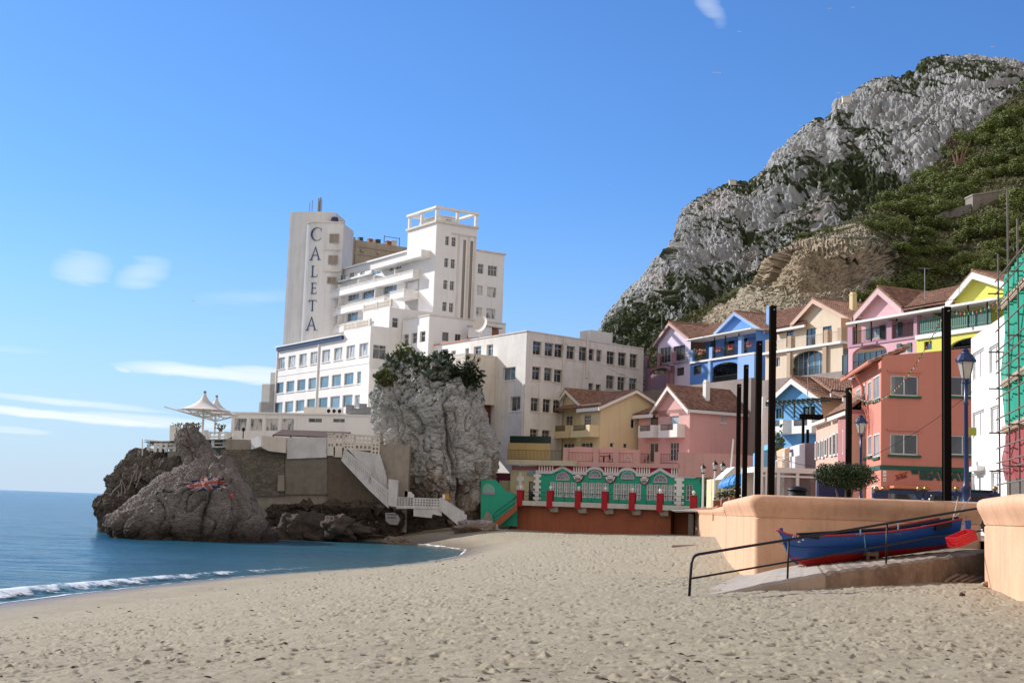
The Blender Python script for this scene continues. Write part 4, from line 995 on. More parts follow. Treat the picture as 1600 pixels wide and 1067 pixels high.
for i in range(n): j = (i+1) % n; fs_ += [(0, 1+i, 1+j), (1+i, 1+n+i, 1+n+j, 1+j)]
sd_.add(vs, fs_); sd_.tube([p-dn*0.3, (p.x, p.y+0.2, p.z-3)], 0.08, 6)
dish = sd_.build('satellite_dish', M['offwhite'], None); tag(dish, 'large round satellite dish standing behind the pink edged low wing', 'satellite dish')
rf = MB(); q0 = at(753, 509, 183); FQ = right_fac(q0, 48); rf.fb(FQ, 0, 2.0, q0.z-1.5, FQ.z(760, 510), -2.5, 0); hut = rf.build('roof_hut', M['hotel'], None); tag(hut, 'small white roof hut with a red slab roof beside the dish', 'hut')
rf = MB(); rf.fb(FQ, 2.02, 3.6, q0.z-1.5, FQ.z(785, 516), -2.3, -0.2); rf.build('side_wall', M['terracotta'], hut); rf = MB(); rf.fb(FQ, -0.2, 4.0, FQ.z(760,510), FQ.z(760,510)+0.14, -2.7, 0.2); rf.build('slab_roof', M['tan'], hut)
# ================================================================ old white annexe
KA = at(820.5, 600, 165); FAL = left_fac(KA, 33); FAR = Fac((KA.x, KA.y), (math.sin(R_(47.8)), math.cos(R_(47.8))))
annex = thing('annex_building', (KA.x, KA.y, 0), 'weathered white three storey block with worn windows behind the yellow house', 'building')
b = MB(); zt_ = FAR.z(821.5, 517.5); zb_ = 3.0
c5 = lambda *r: (800+r[0]/4.64, 490+r[1]/4.64, 800+r[2]/4.64, 490+r[3]/4.64)
W = Wall(annex, FAR, b, depth=0.3); st = dict(cols=2, transom=0.3, fm=M['woodframe'], sill=M['offwhite'], ft=0.09)
for r in ((152,200,202,298),(238,212,290,308),(308,220,358,318),(396,235,444,330),(486,240,532,342),(687,274,735,368),(770,282,817,378),(854,292,898,392)): W.px(*c5(*r), gm=M['gl_dark'], **st)
for r in ((558,255,584,340),(612,262,638,347),(555,503,578,580),(607,512,632,590)): W.px(*c5(*r), cols=1, transom=0.4, fm=M['woodframe'])
for r in ((147,384,196,480),(234,392,280,488),(305,405,352,498),(683,448,730,545),(765,458,810,556),(850,468,894,566)): W.px(*c5(*r), gm=M['gl_dark'], **st)
for r in ((137,610,184,708),(224,618,270,716),(298,625,342,720),(130,836,177,935),(218,844,264,940)): W.px(*c5(*r), gm=M['gl_dark'], **st)
uR = FAR.u(1005.5, 560); W.close(0, uR, zb_, zt_)
W = Wall(annex, FAL, b, depth=0.3)
c4 = lambda *r: (580+r[0]/4.637, 490+r[1]/4.637, 580+r[2]/4.637, 490+r[3]/4.637)
W.px(*c4(757,235,795,308), cols=2, transom=0.3); W.px(*c4(850,222,882,312), cols=2, transom=0.3); W.px(*c4(968,388,1045,482), cols=2, gm=M['gl_sky'], sill=M['trimwhite']); W.px(*c4(1022,600,1080,705), cols=2, sill=M['trimwhite'])
u735 = FAL.u(735, 560); W.close(u735, 0, zb_, zt_)
plan_body(b, [xy(FAR, 0), xy(FAR, uR), (FAR.p(uR, 0).x-8, FAR.p(uR, 0).y+9), xy(FAL, u735, -6), xy(FAL, u735)], zb_, zt_, skip=(0, 4), par=0.3)
b.build('wall', M['annex'], annex)
t = MB(); t.fb(FAR, 0, uR, zt_, zt_+0.12, -0.35, 0.1); t.fb(FAL, u735, 0.1, zt_, zt_+0.12, -0.35, 0.1)
t.fb(FAR, FAR.u(880, 540)-0.09, FAR.u(880, 540)+0.09, zb_+6, zt_-0.2, 0.02, 0.2); t.fb(FAR, FAR.u(916.5, 550)-0.1, FAR.u(916.5, 550)+0.1, FAR.z(916, 590), zt_, 0.02, 0.2)
t.fb(FAL, -0.35, -0.2, zb_, FAL.z(815, 600), 0.02, 0.15); t.build('drain_pipe', M['annex'], annex)
g = MB(); KH = at(923, 530, 188); FH = left_fac(KH, 33); FHR = Fac((KH.x, KH.y), (math.sin(R_(47.8)), math.cos(R_(47.8))))
g.ob(FH.p(FH.u(906, 530), zt_-1, 0), FH.p(0, 0, 0)-FH.p(FH.u(906, 530), 0, 0), FHR.p(FHR.u(957, 530), 0, 0)-FHR.p(0, 0, 0), (0, 0, FH.z(922, 515.5)-zt_+1)); g.build('roof_room', M['annex'], annex)
# pink-edged low wing, in line with the annexe
low = thing('low_wing', (*xy(FAL, u735), 0), 'low white wing with a salmon coping line between the boulder and the annexe', 'building')
b = MB(); W = Wall(low, FAL, b, depth=0.2); u670 = FAL.u(670.6, 545); zl_ = FAL.z(735, 531.5)
for r in ((450,265,482,312),(527,255,555,298),(690,250,708,300)): W.px(*c4(*r), cols=2)
W.px(*c4(593,268,612,312), cols=1, gm=M['gl_brown'], fm=M['offwhite'])
W.close(u670, u735-0.02, zb_, zl_); plan_body(b, [xy(FAL, u670), xy(FAL, u735-0.02), xy(FAL, u735-0.02, -5), xy(FAL, u670, -5)], zb_, zl_, skip=(0,)); b.build('wall', M['white'], low)
b = MB(); b.fb(FAL, u670-0.1, u735-0.03, zl_, zl_+0.18, -0.3, 0.12); b.build('coping', paint('salmon_coping', (0.55, 0.27, 0.20)), low)
# projecting store box
zbx = FAL.z(774, 557); P5 = FAL.p(FAL.u(774.5, 590), 0); dR = Vector((math.cos(R_(33)), math.sin(R_(33)))); t5 = -on_dir((P5.x, P5.y), -dR, 727.5, zbx) if False else on_dir((P5.x, P5.y), (-dR.x, -dR.y), 727.5, zbx)
K5 = P5-Vector((dR.x, dR.y, 0))*t5; F5 = left_fac(K5, 33); F5R = right_fac(K5, 33)
b = MB(); zlo = F5R.z(760, 632); w5 = -F5.u(707, 565); b.fb(F5R, 0, t5-0.02, zlo, zbx, -w5, 0); b.fb(F5R, -0.03, t5-0.02, zbx-0.12, zbx+0.02, -w5-0.03, 0.03)
box5 = b.build('store_room', M['offwhite'], None); tag(box5, 'blank cream store room jutting from the annexe above the boulder', 'store room')
b = MB(); b.fb(F5R, 1.2, t5-0.05, zlo-4, zlo-0.01, -3, -0.8); b.build('red_base', paint('dark_red_render', (0.16, 0.05, 0.035), dirt=0.4), box5)
# ================================================================ rocks
def pxp(mb, F, pts, d0, d1, off=0.0): return mb.prism(F, [F.uz(x, y, off) for x, y in pts], d0, d1)
def loft_rock(name, rows, dc, b, mat_, amp=1.0, sc=3.0, seed=0, ns=200, nz=150, p=0.8, veg=None, smooth=True, lean=0.0, sq=1.0, post=None):
    """closed boulder whose left and right edges follow rows of (y, xl, xr); b is half its depth"""
    ys_ = [r[0] for r in rows]; yy = np.linspace(ys_[0], ys_[-1], nz)
    xl, xr = np.interp(yy, ys_, [r[1] for r in rows]), np.interp(yy, ys_, [r[2] for r in rows])
    th = np.linspace(0, 2*np.pi, ns, endpoint=False); V = np.zeros((nz, ns, 3))
    for i in range(nz):
        t = i/(nz-1.0); dd = dc+lean*(1-t)
        Lp, Rp = at(xl[i], yy[i], dd), at(xr[i], yy[i], dd); a = max((Rp.x-Lp.x)/2, 0.05); cx = (Lp.x+Rp.x)/2; z = at((xl[i]+xr[i])/2, yy[i], dd).z
        bb = b*(min(1.0, (t*3.0+0.05))**0.5) if not callable(b) else b(t)
        c_, s_ = np.cos(th), np.sin(th); V[i, :, 0] = cx+a*np.sign(c_)*np.abs(c_)**p; V[i, :, 1] = dd-bb*np.sign(s_)*np.abs(s_)**p; V[i, :, 2] = z
    g = np.cross(np.roll(V, -1, 1)-np.roll(V, 1, 1), np.gradient(V, axis=0)); nrm = g/(np.linalg.norm(g, axis=2, keepdims=True)+1e-9)
    cen = V.mean(axis=(0, 1)); 
    sgn = np.sign(((V-V.mean(axis=1, keepdims=True))*nrm).sum()); nrm = nrm*sgn
    P = V.reshape(-1, 3); S = P+seed*13.7; w_ = np.stack([fbm(S/(sc*1.3)+3, 3), fbm(S/(sc*1.3)+11, 3), fbm(S/(sc*1.3)+23, 3)], 1)*sc*0.45*sq
    S2 = (S+w_)
    dsp = fbm(S2/np.array([sc, sc, sc*1.4]), 4, .55)*1.0+cracks(S2/np.array([sc*.8, sc*.8, sc*2.6]), .10)*.75+cracks(S2/np.array([sc*.33, sc*.33, sc*.6])+5, .09)*.32+fbm(S2/(sc*.3), 4, 0.62, ridged=True)*0.22+cracks(S2/(sc*.13)+9, .12)*.09+fbm(S2/(sc*.07), 3, .7)*.10
    dsp = dsp-dsp.mean()-dsp.std()*0.9
    P = P+nrm.reshape(-1, 3)*(dsp*amp)[:, None]
    P = P+(w_/(sc*0.45*sq+1e-9))*amp*0.12*np.array([0.4, 1, 0.6])
    if post is not None: P = post(P, V.reshape(-1, 3))
    P = P+_rs.normal(size=P.shape)*amp*0.018
    F_ = gridfaces(nz, ns, True); cap = P.reshape(nz, ns, 3)[0].mean(axis=0)
    at_ = {}
    if veg is not None: at_['veg'] = veg(P, np.repeat(yy, ns), np.repeat(np.linspace(0, 1, nz), ns), V.reshape(-1, 3))
    V2 = np.vstack([P, cap[None]]); top = np.array([[nz*ns, (j+1) % ns, j, j] for j in range(ns)])
    F2_ = np.vstack([F_, ]); me_attr = {k: np.append(v, v[0]) for k, v in at_.items()}
    ob = npmesh(name, V2, F2_, mat_, attrs=me_attr)
    ob.data.polygons.foreach_set('use_smooth', [False]*len(ob.data.polygons)); me = ob.data; import bmesh
    bm = bmesh.new(); bm.from_mesh(me); bm.verts.ensure_lookup_table()
    for j in range(ns): 
        f = bm.faces.new((bm.verts[nz*ns], bm.verts[j], bm.verts[(j+1) % ns]))
    bmesh.ops.recalc_face_normals(bm, faces=bm.faces); bm.to_mesh(me); bm.free(); me.update()
    return ob
def bveg(P, y, t, V): 
    right = np.clip((P[:, 0]-(-5))/8, 0, 1)
    return 0.30+np.clip(1-t*2.6, 0, 1)*0.42+right*np.clip(1-t*1.5, 0, 1)*0.26-np.clip(t-0.55, 0, 1)*0.9
boulder = loft_rock('cliff_boulder', [(556,628,662),(562,618,690),(575,604,733),(590,598,744),(605,592,751),(620,588,756),(640,585,759),(660,585,766),(680,587,773),(700,589,779),(720,593,781),(740,600,779),(755,610,774),(770,622,767),(785,640,757),(800,650,752),(838,648,752)],
    157, lambda t: 8.5*min(1, (t*3.2+0.04))**0.5*(1-0.35*max(0, (t-0.68)/0.32)), M['rock_white'], amp=1.9, sc=4.5, seed=1, ns=420, nz=300, p=0.72, veg=bveg)
tag(boulder, 'huge pale limestone boulder topped with agaves standing between hotel and annexe', 'boulder')
flagrock = loft_rock('sea_rock', [(717,332,347),(724,302,357),(731,282,366),(740,262,376),(750,246,385),(760,232,392),(775,214,401),(790,196,408),(805,180,415),(815,171,421),(825,168,428),(835,174,435),(842,181,439),(862,186,440)],
    131, 7.5, M['rock_sea'], amp=1.4, sc=5.0, seed=3, ns=420, nz=260, p=0.85, lean=3)
tag(flagrock, 'big sloping brown sea rock with a painted union flag', 'rock')
spire = loft_rock('rock_spire', [(661,294,299),(668,287,306),(680,282,317),(695,279,329),(710,284,342),(725,286,358),(745,285,380)], 140, 3.0, M['rock_sea'], amp=0.8, sc=2.2, seed=5, ns=240, nz=140)
tag(spire, 'pointed grey rock spire rising between the umbrellas and the flag rock', 'rock')
head = loft_rock('headland_rock', [(705,212,345),(712,204,350),(722,196,350),(735,183,350),(750,178,350),(765,173,350),(775,172,350),(800,170,350),(812,170,350),(840,170,350)], 162, 9.0, M['rock_head'], amp=2.0, sc=4.5, seed=7, ns=380, nz=200)
tag(head, 'dark craggy headland rock under the far left terrace railings', 'rock')
ledge = loft_rock('rock_ledge', [(773,158,190),(778,150,205),(790,147,215),(803,150,215),(811,158,215),(830,160,215)], 148, 4.0, M['rock_under'], amp=0.7, sc=1.8, seed=9, ns=200, nz=80)
tag(ledge, 'low dark wave-cut ledge at the left foot of the headland', 'rock')
base = loft_rock('cliff_rock', [(762,398,612),(772,392,640),(785,388,690),(800,380,702),(820,380,706),(848,380,706)], 155.5, 10.0, M['rock_under'], amp=1.5, sc=3.2, seed=11, ns=420, nz=160)
tag(base, 'dark brown rock face below the retaining wall and stairs', 'rock')
rng = random.Random(5)
def small_rock(px, py, wpx, hpx, y, seed, m_, lab, grp='loose rocks at the foot of the cliff', z0=None, nm='small_rock', ns=46):
    p = at(px, py, y); a = wpx/2*y/F_PX; h = hpx*y/F_PX; nz = ns//2
    th = np.linspace(0, 2*np.pi, ns, endpoint=False); ph = np.linspace(0.02, np.pi, nz)
    u = np.array([[math.cos(t)*math.sin(q), math.sin(t)*math.sin(q), math.cos(q)] for q in ph for t in th])
    n1_ = fbm(u*1.3+seed*3.1, 3)*0.75+fbm(u*4.1+seed, 4, 0.6, ridged=True)*0.18
    P = u*(1+n1_)[:, None]*np.array([a, a*0.8, h])
    if z0 is not None: p.z = z0
    o = npmesh(nm, P, gridfaces(nz, ns, True), m_); o.location = (p.x, p.y, p.z)
    tag(o, lab, 'rock', grp); return o
SR = [(437,838,34,24,'small jagged rock touching the foot of the flag rock'),(456,828,38,34,'brown upright rock beside the flag rock at the water edge'),(470,838,30,20,'low wet rock just right of the upright brown rock'),
      (484,823,44,30,'wide brown boulder leaning under the concrete wall'),(497,838,52,18,'flat dark slab lying at the edge of the sand'),(512,828,34,24,'rounded dark rock behind the flat slab'),(528,821,40,26,'tall dark rock below the brown wall'),
      (534,837,34,14,'small dark rock at the corner of the sand'),(556,829,46,16,'smooth low rock half buried in the sand below the stairs')]
for i, (x, y, w_, h_, lab) in enumerate(SR): small_rock(x, y, w_*1.1, h_*0.62, 139+rng.random()*3, i+1, M['rock_under'], lab)
small_rock(622, 831, 40, 11, 140, 30, M['rock_white'], 'pale pointed rock poking out of the sand under the footbridge', z0=ground(at(622,831,140).x,140), ns=80)
small_rock(746, 828, 64, 12, 142, 31, M['rock_white'], 'long pale rock lying in the sand by the green wall', z0=ground(at(746,828,142).x,142)+0.2, ns=90)
small_rock(719, 828, 18, 9, 143, 33, M['rock_white'], 'small pale rock at the bottom of the white stairs', z0=ground(at(719,828,143).x,143), ns=50)
small_rock(181, 846, 10, 6, 126, 34, M['rock_under'], 'tiny rock breaking the water left of the flag rock', ns=40)
# driftwood on the far sand
b = MB(); p = onz(580, 838.5, 0.55); b.tube([(p.x-1.1, p.y, p.z+0.1), (p.x-0.2, p.y-0.1, p.z+0.22), (p.x+1.1, p.y+0.2, p.z+0.12)], [0.10, 0.17, 0.06], 8); o = b.build('driftwood_log', M['bark']); tag(o, 'dark driftwood log lying on the wet sand near the rocks', 'driftwood')
# painted flag, a skin laid on the rock's own surface
dg = bpy.context.evaluated_depsgraph_get()
def skin(rock, quad, nu, nv, lift, colour_cells, mats, root, wob=0.0):
    """project a px-quad outline onto the rock and keep the paint as a thin layer of its surface"""
    me = rock.data; bv = BVHTree.FromPolygons([v.co[:] for v in me.vertices], [p.vertices[:] for p in me.polygons])
    (x0, y0), (x1, y1), (x2, y2), (x3, y3) = quad; G = []
    for j in range(nv+1):
        row = []
        for i in range(nu+1):
            u, v = i/nu, j/nv; x = (x0*(1-u)+x1*u)*(1-v)+(x3*(1-u)+x2*u)*v; y = (y0*(1-u)+y1*u)*(1-v)+(y3*(1-u)+y2*u)*v
            x += wob*math.sin(v*5+u*3); y += wob*math.sin(u*7)
            d = ray(x, y).normalized(); h, n, _, _ = bv.ray_cast(CP, d)
            row.append(None if h is None else h-d*lift)
        G.append(row)
    acc = {}
    for j in range(nv):
        for i in range(nu):
            q = [G[j][i], G[j+1][i], G[j+1][i+1], G[j][i+1]]
            if any(k is None for k in q): continue
            if max((q[k]-q[(k+1) % 4]).length for k in range(4)) > 1.2: continue
            c_ = colour_cells((i+0.5)/nu, (j+0.5)/nv)
            if c_: acc.setdefault(c_, MB()).quad(*q)
    for k, b_ in acc.items(): b_.build('painted_flag', mats[k], root)
def jack(u, v):
    # worn paint
    n = float(fbm(np.array([[u*9, v*6, 0.3]]), 3)[0])
    if n > 0.20: return None
    X, Y = (u-0.5)*2, (0.5-v)*1.0*2
    ax, ay = abs(X), abs(Y)
    if ax < 0.10 or ay < 0.20: return 'r'
    if ax < 0.17 or ay < 0.33: return 'w'
    d = abs(ay-ax)/1.414
    if d < 0.055: return 'r'
    if d < 0.16: return 'w'
    return 'b'
PM = {'r': paint('faded_red_paint', (0.50, 0.10, 0.06), dirt=0.4, scale=2), 'w': paint('faded_white_paint', (0.50, 0.48, 0.46), dirt=0.5, scale=2), 'b': paint('faded_navy_paint', (0.04, 0.045, 0.09), dirt=0.4, scale=2)}
skin(flagrock, ((282, 752), (350, 743), (356, 762), (300, 767)), 70, 26, 0.05, jack, PM, flagrock, 1.2)
skin(flagrock, ((358, 768), (366, 768), (366, 777), (358, 777)), 12, 12, 0.06, lambda u, v: 'r' if not (0.25 < u < 0.75 and (0.28 < v < 0.42 or 0.58 < v < 0.68)) else 'w', PM, flagrock)
# ================================================================ terrace, pavilion, walls and stairs below the hotel
FW = Fac((0, 147), (1, 0)); zter = FW.z(480, 684)
pav = thing('terrace_pavilion', tuple(at(480, 660, 172)), 'long low white pavilion with grid windows on the hotel terrace', 'pavilion')
FP = Fac(xy(Fac((at(480,660,172).x, 172), (1, 0)), 0), (math.sin(R_(74)), -math.cos(R_(74))))
b = MB(); W = Wall(pav, FP, b, depth=0.15); zpt = FP.z(480, 647.5); uPL, uPR = FP.u(361.5, 660), FP.u(541, 665)
for r in ((367,653.4,385,673),(392,654,409.5,673),(416.5,654,434.3,673),(441,654,459,673)): W.px(*r, cols=4, rows=3, gm=M['gl_cur'], ft=0.05)
for r in ((482.7,653.5,503,660),(520.9,654,541.5,660)): W.px(*r, cols=2, gm=M['gl_dark'], ft=0.05)
W.close(uPL, uPR, zter-1, zpt)
b.quad(FP.p(uPL, zter-1, 0), FP.p(uPL, zpt, 0), FP.p(uPL, zpt, -12), FP.p(uPL, zter-1, -12))
b.quad(FP.p(uPL, zpt, 0), FP.p(FP.u(600, 660), zpt, 0), FP.p(FP.u(600, 660), zpt, -14), FP.p(uPL, zpt, -14))
b.fb(FP, uPR+0.01, FP.u(600, 665), zter-1, FP.z(560, 650.5), -3, 0.6)
b.build('wall', M['hotel'], pav)
b = MB(); b.fb(FP, uPL-0.2, uPR, zpt, zpt+0.18, -0.3, 0.22); b.fb(FP, uPR, FP.u(600,665), FP.z(560, 650.5), FP.z(560, 650.5)+0.15, -0.3, 0.75); 
for x in (388, 412.8, 437.5, 462): u = FP.u(x, 660); b.fb(FP, u-0.16, u+0.16, zter-1, zpt, 0.0, 0.07)
b.build('parapet', M['trimwhite'], pav)
b = MB(); b.fb(FP, FP.u(463, 644), FP.u(511, 644), zpt+0.18, zpt+1.1, -3.2, -2.2); b.build('roof_screen', M['offwhite'], pav)
acm = None
for i, x in enumerate((513.5, 522, 530.5)):
    u = FP.u(x, 643, -2.0)
    if acm is None:
        acm = thing('air_conditioner', tuple(FP.p(u, zpt+0.18, -2.0)), 'white air conditioning unit on the pavilion roof', 'air conditioner', 'air conditioners on the pavilion roof')
        q = MB(); q.fb(FP, u-0.36, u+0.36, zpt+0.18, zpt+1.05, -2.4, -2.0); q.build('casing', M['trimwhite'], acm)
        q = MB(); c_ = FP.p(u, zpt+0.62, -1.98); ex = Vector((FP.d.x, FP.d.y, 0)); pts = [c_+ex*0.25*math.cos(a)+Vector((0, 0, 0.25*math.sin(a))) for a in [k*math.pi/6 for k in range(12)]]; q.poly(pts); q.build('fan_grille', M['black'], acm)
    else: dup(acm, tuple(FP.p(u, zpt+0.18, -2.0)))
labs = ['leftmost of three white air conditioners on the pavilion roof', 'middle one of three white air conditioners on the pavilion roof', 'rightmost of three white air conditioners on the pavilion roof']
for o_, l_ in zip([o for o in COL.objects if o.name.startswith('air_conditioner')], labs): o_['label'] = l_
pl_ = MB()
for x, w_, h_ in ((546, 0.9, 1.3), (556, 1.0, 0.9), (566, 0.8, 1.5), (574, 0.7, 1.1)):
    u = FP.u(x, 640, -1.5); pl_.fb(FP, u-w_/2, u+w_/2, zpt, zpt+h_, -2.0, -1.4)
    pl_.fb(FP, u-w_/2-0.05, u+w_/2+0.05, zpt+h_, zpt+h_+0.07, -2.05, -1.35)
pl_.tube([FP.p(FP.u(542, 640), zpt+0.5, -1.1), FP.p(FP.u(578, 640), zpt+0.6, -1.1)], 0.08, 6); o = pl_.build('roof_plant', M['steel']); tag(o, 'cluster of grey metal plant and ducts at the right end of the pavilion roof', 'roof plant')
# terrace slab on its stone wall
ter = thing('hotel_terrace', (FW.u(480, 700), 147, 0), 'stone walled hotel terrace above the rocks', 'terrace')
b = MB(); xL, xR = FW.u(352, 700), FW.u(640, 700)
b.ob((xL, 147.2, 1), (xR-xL, 0, 0), (0, 62, 0), (0, 0, zter-1.4)); 
b.poly([(xL-0.02, 147.2, zter-0.42), (xR, 147.2, zter-0.42), (xR, 209, zter-0.42), (xL-18, 209, zter-0.42), (xL-13, 163, zter-0.42)])
b.build('terrace_floor', M['concrete'], ter)
def stonewall(name, c1, c2, sc=1.6):
    m, nt, bs = mat(name); v = N(nt, 'ShaderNodeTexVoronoi'); v.inputs['Scale'].default_value = sc; v.feature = 'DISTANCE_TO_EDGE'; g = N(nt, 'ShaderNodeNewGeometry'); mp = N(nt, 'ShaderNodeMapping'); mp.inputs['Scale'].default_value = (1, 1, 1.7); L(nt, g.outputs['Position'], mp.inputs[0]); L(nt, mp.outputs[0], v.inputs['Vector'])
    v2 = N(nt, 'ShaderNodeTexVoronoi'); v2.inputs['Scale'].default_value = sc; L(nt, mp.outputs[0], v2.inputs['Vector'])
    sp_ = N(nt, 'ShaderNodeSeparateColor'); L(nt, v2.outputs['Color'], sp_.inputs[0])
    c = mixc(nt, sp_.outputs[0], c1, c2); c = mixc(nt, ramp(nt, v.outputs['Distance'], [(0.0, (1,)), (0.09, (0,))]), c, tuple(x*0.5 for x in c1))
    c = mixc(nt, ramp(nt, noise(nt, 0.5, 5, .7), [(0.45, (0,)), (0.7, (0.7,))]), c, tuple(x*0.6 for x in c2)); L(nt, c, bs.inputs['Base Color']); bs.inputs['Roughness'].default_value = 0.95
    bump(nt, bs, v.outputs['Distance'], 0.8, 0.06); return m
M['stone'] = stonewall('rubble_stone', (0.13, 0.115, 0.09), (0.22, 0.19, 0.15))
b = MB(); pxp(b, FW, [(345,702),(445,702),(445,775),(345,775)], -1, 0.0); b.build('stone_wall', M['stone'], ter)
b = MB(); pxp(b, FW, [(446,716),(512,713),(512,772),(446,772)], -1, 0.12); b.build('concrete_wall', paint('grey_cement', (0.22, 0.20, 0.16), dirt=0.5, bmp=0.6, scale=1.0), ter)
b = MB(); pxp(b, FW, [(512.5,713),(545,713),(578,745),(608,768),(608,785),(512.5,785)], -1, 0.25); b.build('brown_wall', paint('brown_cement', (0.15, 0.12, 0.09), dirt=0.5, bmp=0.6, scale=1.2), ter)
b = MB(); pxp(b, FW, [(449,684),(511,683),(511,714.5),(449,717)], -1, 0.32); b.build('painted_wall', M['dirtywhite'], ter)
b = MB(); pxp(b, FW, [(408,681),(449,684.5),(448,708),(422,705),(408,698)], -1, 1.0); b.build('parapet', M['offwhite'], ter)
FA_ = left_fac(FW.p(FW.u(408, 690), 0, 1.0), 50); b = MB(); pxp(b, FA_, [(392.5,685),(407.6,680.5),(407.6,697),(392.5,702)], -0.25, 0.0); b.build('parapet', M['white'], ter)
b = MB(); pxp(b, FW, [(435,742),(445,742),(445,767),(434,767)], 0, 0.3); b.build('pier', M['concrete'], ter)
b = MB(); z_ = FW.z(480, 679, -4); rf_ = [(FW.u(428, 683, -4), z_+0.1), (FW.u(540, 680, -4), z_+0.1)]
b.ob(FW.p(rf_[0][0], z_-0.3, -3), (rf_[1][0]-rf_[0][0], 0, 0), (0, 6, 0.9), (0, 0, 0.12)); 
for t in np.linspace(0, 1, 5): u = rf_[0][0]+(rf_[1][0]-rf_[0][0]-0.2)*t; b.fb(FW, u, u+0.15, zter-0.4, z_-0.3, -3.2, -3.05)
o = b.build('tin_canopy', paint('rusty_tin', (0.09, 0.05, 0.038), dirt=0.5)); tag(o, 'rusty brown tin canopy roof behind the painted terrace wall', 'canopy')
# pierced screens and stairs
st = thing('beach_staircase', (FW.u(600, 740), 145, 0), 'white concrete beach stairs with pierced balustrades and a footbridge', 'staircase')
FS1 = Fac((0, 145.2), (1, 0))
def perf_px(F, x0, y0, x1, y1, off=0.0, cell=0.42, bar=0.17, mb=None):
    u0, u1, z0, z1 = F.rect(x0, y0, x1, y1, off); perforated(mb, F, u0, u1, z0, z1, off, th=0.18, cell=cell, bar=bar)
b = MB(); perf_px(FW, 512.5, 681, 522, 698, 0.4, mb=b); perf_px(FW, 524, 678.5, 535.5, 698, 0.4, mb=b); perf_px(FW, 538, 679, 553.5, 701, 0.4, mb=b); perf_px(FW, 555, 681, 580.5, 702, 0.4, mb=b); perf_px(FW, 581.5, 684, 592, 711, 0.4, mb=b)
b.build('pierced_screen', M['offwhite'], st)
b = MB(); 
for pts in ([(521,677.5),(524,677),(524,713),(521,713)], [(535.5,678),(538,678.5),(538,713),(535.5,713)], [(553.4,680.5),(555,680.5),(555,702),(553.4,702)], [(580,682),(582,682),(582,712),(580,712)], [(522,698),(541,700),(541,715),(522,714)], [(512,678),(592,682.5),(592,681),(512,676)], [(512,698),(521,698),(521,712),(512,712)]): pxp(b, FW, pts, 0.0, 0.42)
b.build('screen_wall', M['offwhite'], st)
b = MB()
# first flight: solid frame with pierced panel, sloping
def flight(mb, F, tl, tr, br, bl, off, n, m_, bar=0.16):
    """sloping parapet between two stepped lines with rows of square holes"""
    A, B, C, D = [F.uz(*p, off) for p in (tl, tr, br, bl)]
    L2 = lambda p, q, t: (p[0]+(q[0]-p[0])*t, p[1]+(q[1]-p[1])*t)
    for j in range(m_+1):
        t = j/m_; P, Q = L2(A, D, t), L2(B, C, t); h_ = bar*(2.2 if j in (0, m_) else 1)/2
        mb.prism(F, [(P[0], P[1]-h_), (Q[0], Q[1]-h_), (Q[0], Q[1]+h_), (P[0], P[1]+h_)], off-0.2, off)
    for i in range(n+1):
        s = i/n; P, Q = L2(A, B, s), L2(D, C, s); mb.prism(F, [(Q[0]-bar/2, Q[1]), (Q[0]+bar/2, Q[1]), (P[0]+bar/2, P[1]), (P[0]-bar/2, P[1])], off-0.19, off-0.01)
flight(b, FS1, (538,703), (579,739), (577,754), (536,717), 0.0, 14, 3)
flight(b, FS1, (579,745), (607,768), (607,789), (578,760), 0.0, 10, 3)
pxp(b, FS1, [(534,715),(577,755.5),(579,762),(607,790),(607,794),(577,766),(533,719)], -0.9, -0.02)
b.build('stair_parapet', M['dirtywhite'], st)
b = MB(); pxp(b, FS1, [(541,700),(592,709),(600,735),(606,765),(580,744)], -1.6, -1.2); pxp(b, FS1, [(579,715),(592,712),(604,765),(590,752)], -1.62, -1.15); b.build('back_wall', M['dirtywhite'], st)
b = MB(); pxp(b, FS1, [(607,748),(622,750),(620,792),(607,790)], -1.4, 0.1); b.build('landing_wall', M['dirtywhite'], st)
b = MB(); perf_px(FS1, 647, 779, 687, 791, 0.05, cell=0.30, bar=0.15, mb=b); perf_px(FS1, 619.5, 777, 632, 790, 0.05, cell=0.24, bar=0.09, mb=b); perf_px(FS1, 633, 777, 645.5, 790, 0.05, cell=0.24, bar=0.09, mb=b)
pxp(b, FS1, [(619,790),(690,791),(690,795),(619,794)], -1.6, 0.05); b.build('footbridge', M['dirtywhite'], st)
b = MB(); pxp(b, FS1, [(646,792),(690,792),(690,806),(676,803),(674,809),(646,806)], -0.8, -0.02); pxp(b, FS1, [(687,777),(691.5,778),(691.5,800),(687,797)], -0.8, 0.1); b.build('bridge_wall', M['dirtywhite'], st)
b = MB(); pxp(b, FS1, [(691.5,778),(721,797),(721,821),(715,820),(691.5,800)], -0.3, 0.12); pxp(b, FS1, [(721,797),(725,799),(725,803),(729,804),(729,818),(721,822)], -1.6, 0.1); b.build('lower_parapet', M['dirtywhite'], st)
b = MB(); pxp(b, FS1, [(691,772),(695,772),(695,780),(691,778)], -0.9, -0.5); pxp(b, FS1, [(630,766),(640,768),(645,773),(645,777),(630,777)], -2.2, -2.0); b.build('panel', M['white'], st)
b = MB(); pxp(b, FS1, [(695.3,772),(701,772),(701.5,781),(695.3,779)], -0.9, -0.5); o = b.build('yellow_box', paint('amber_paint', (0.55, 0.27, 0.03))); tag(o, 'small amber yellow box beside the top of the lower white stairs', 'box')
b = MB(); pxp(b, FS1, [(602,801),(616,800.5),(622,805),(625,812),(621,820),(610,819),(603,814)], -2.2, 0.25); notice = b.build('painted_notice', paint('grey_white_paint', (0.30, 0.30, 0.30), dirt=.5)); tag(notice, 'white painted patch with two lines of blurred dark writing on the rock under the stairs', 'sign')
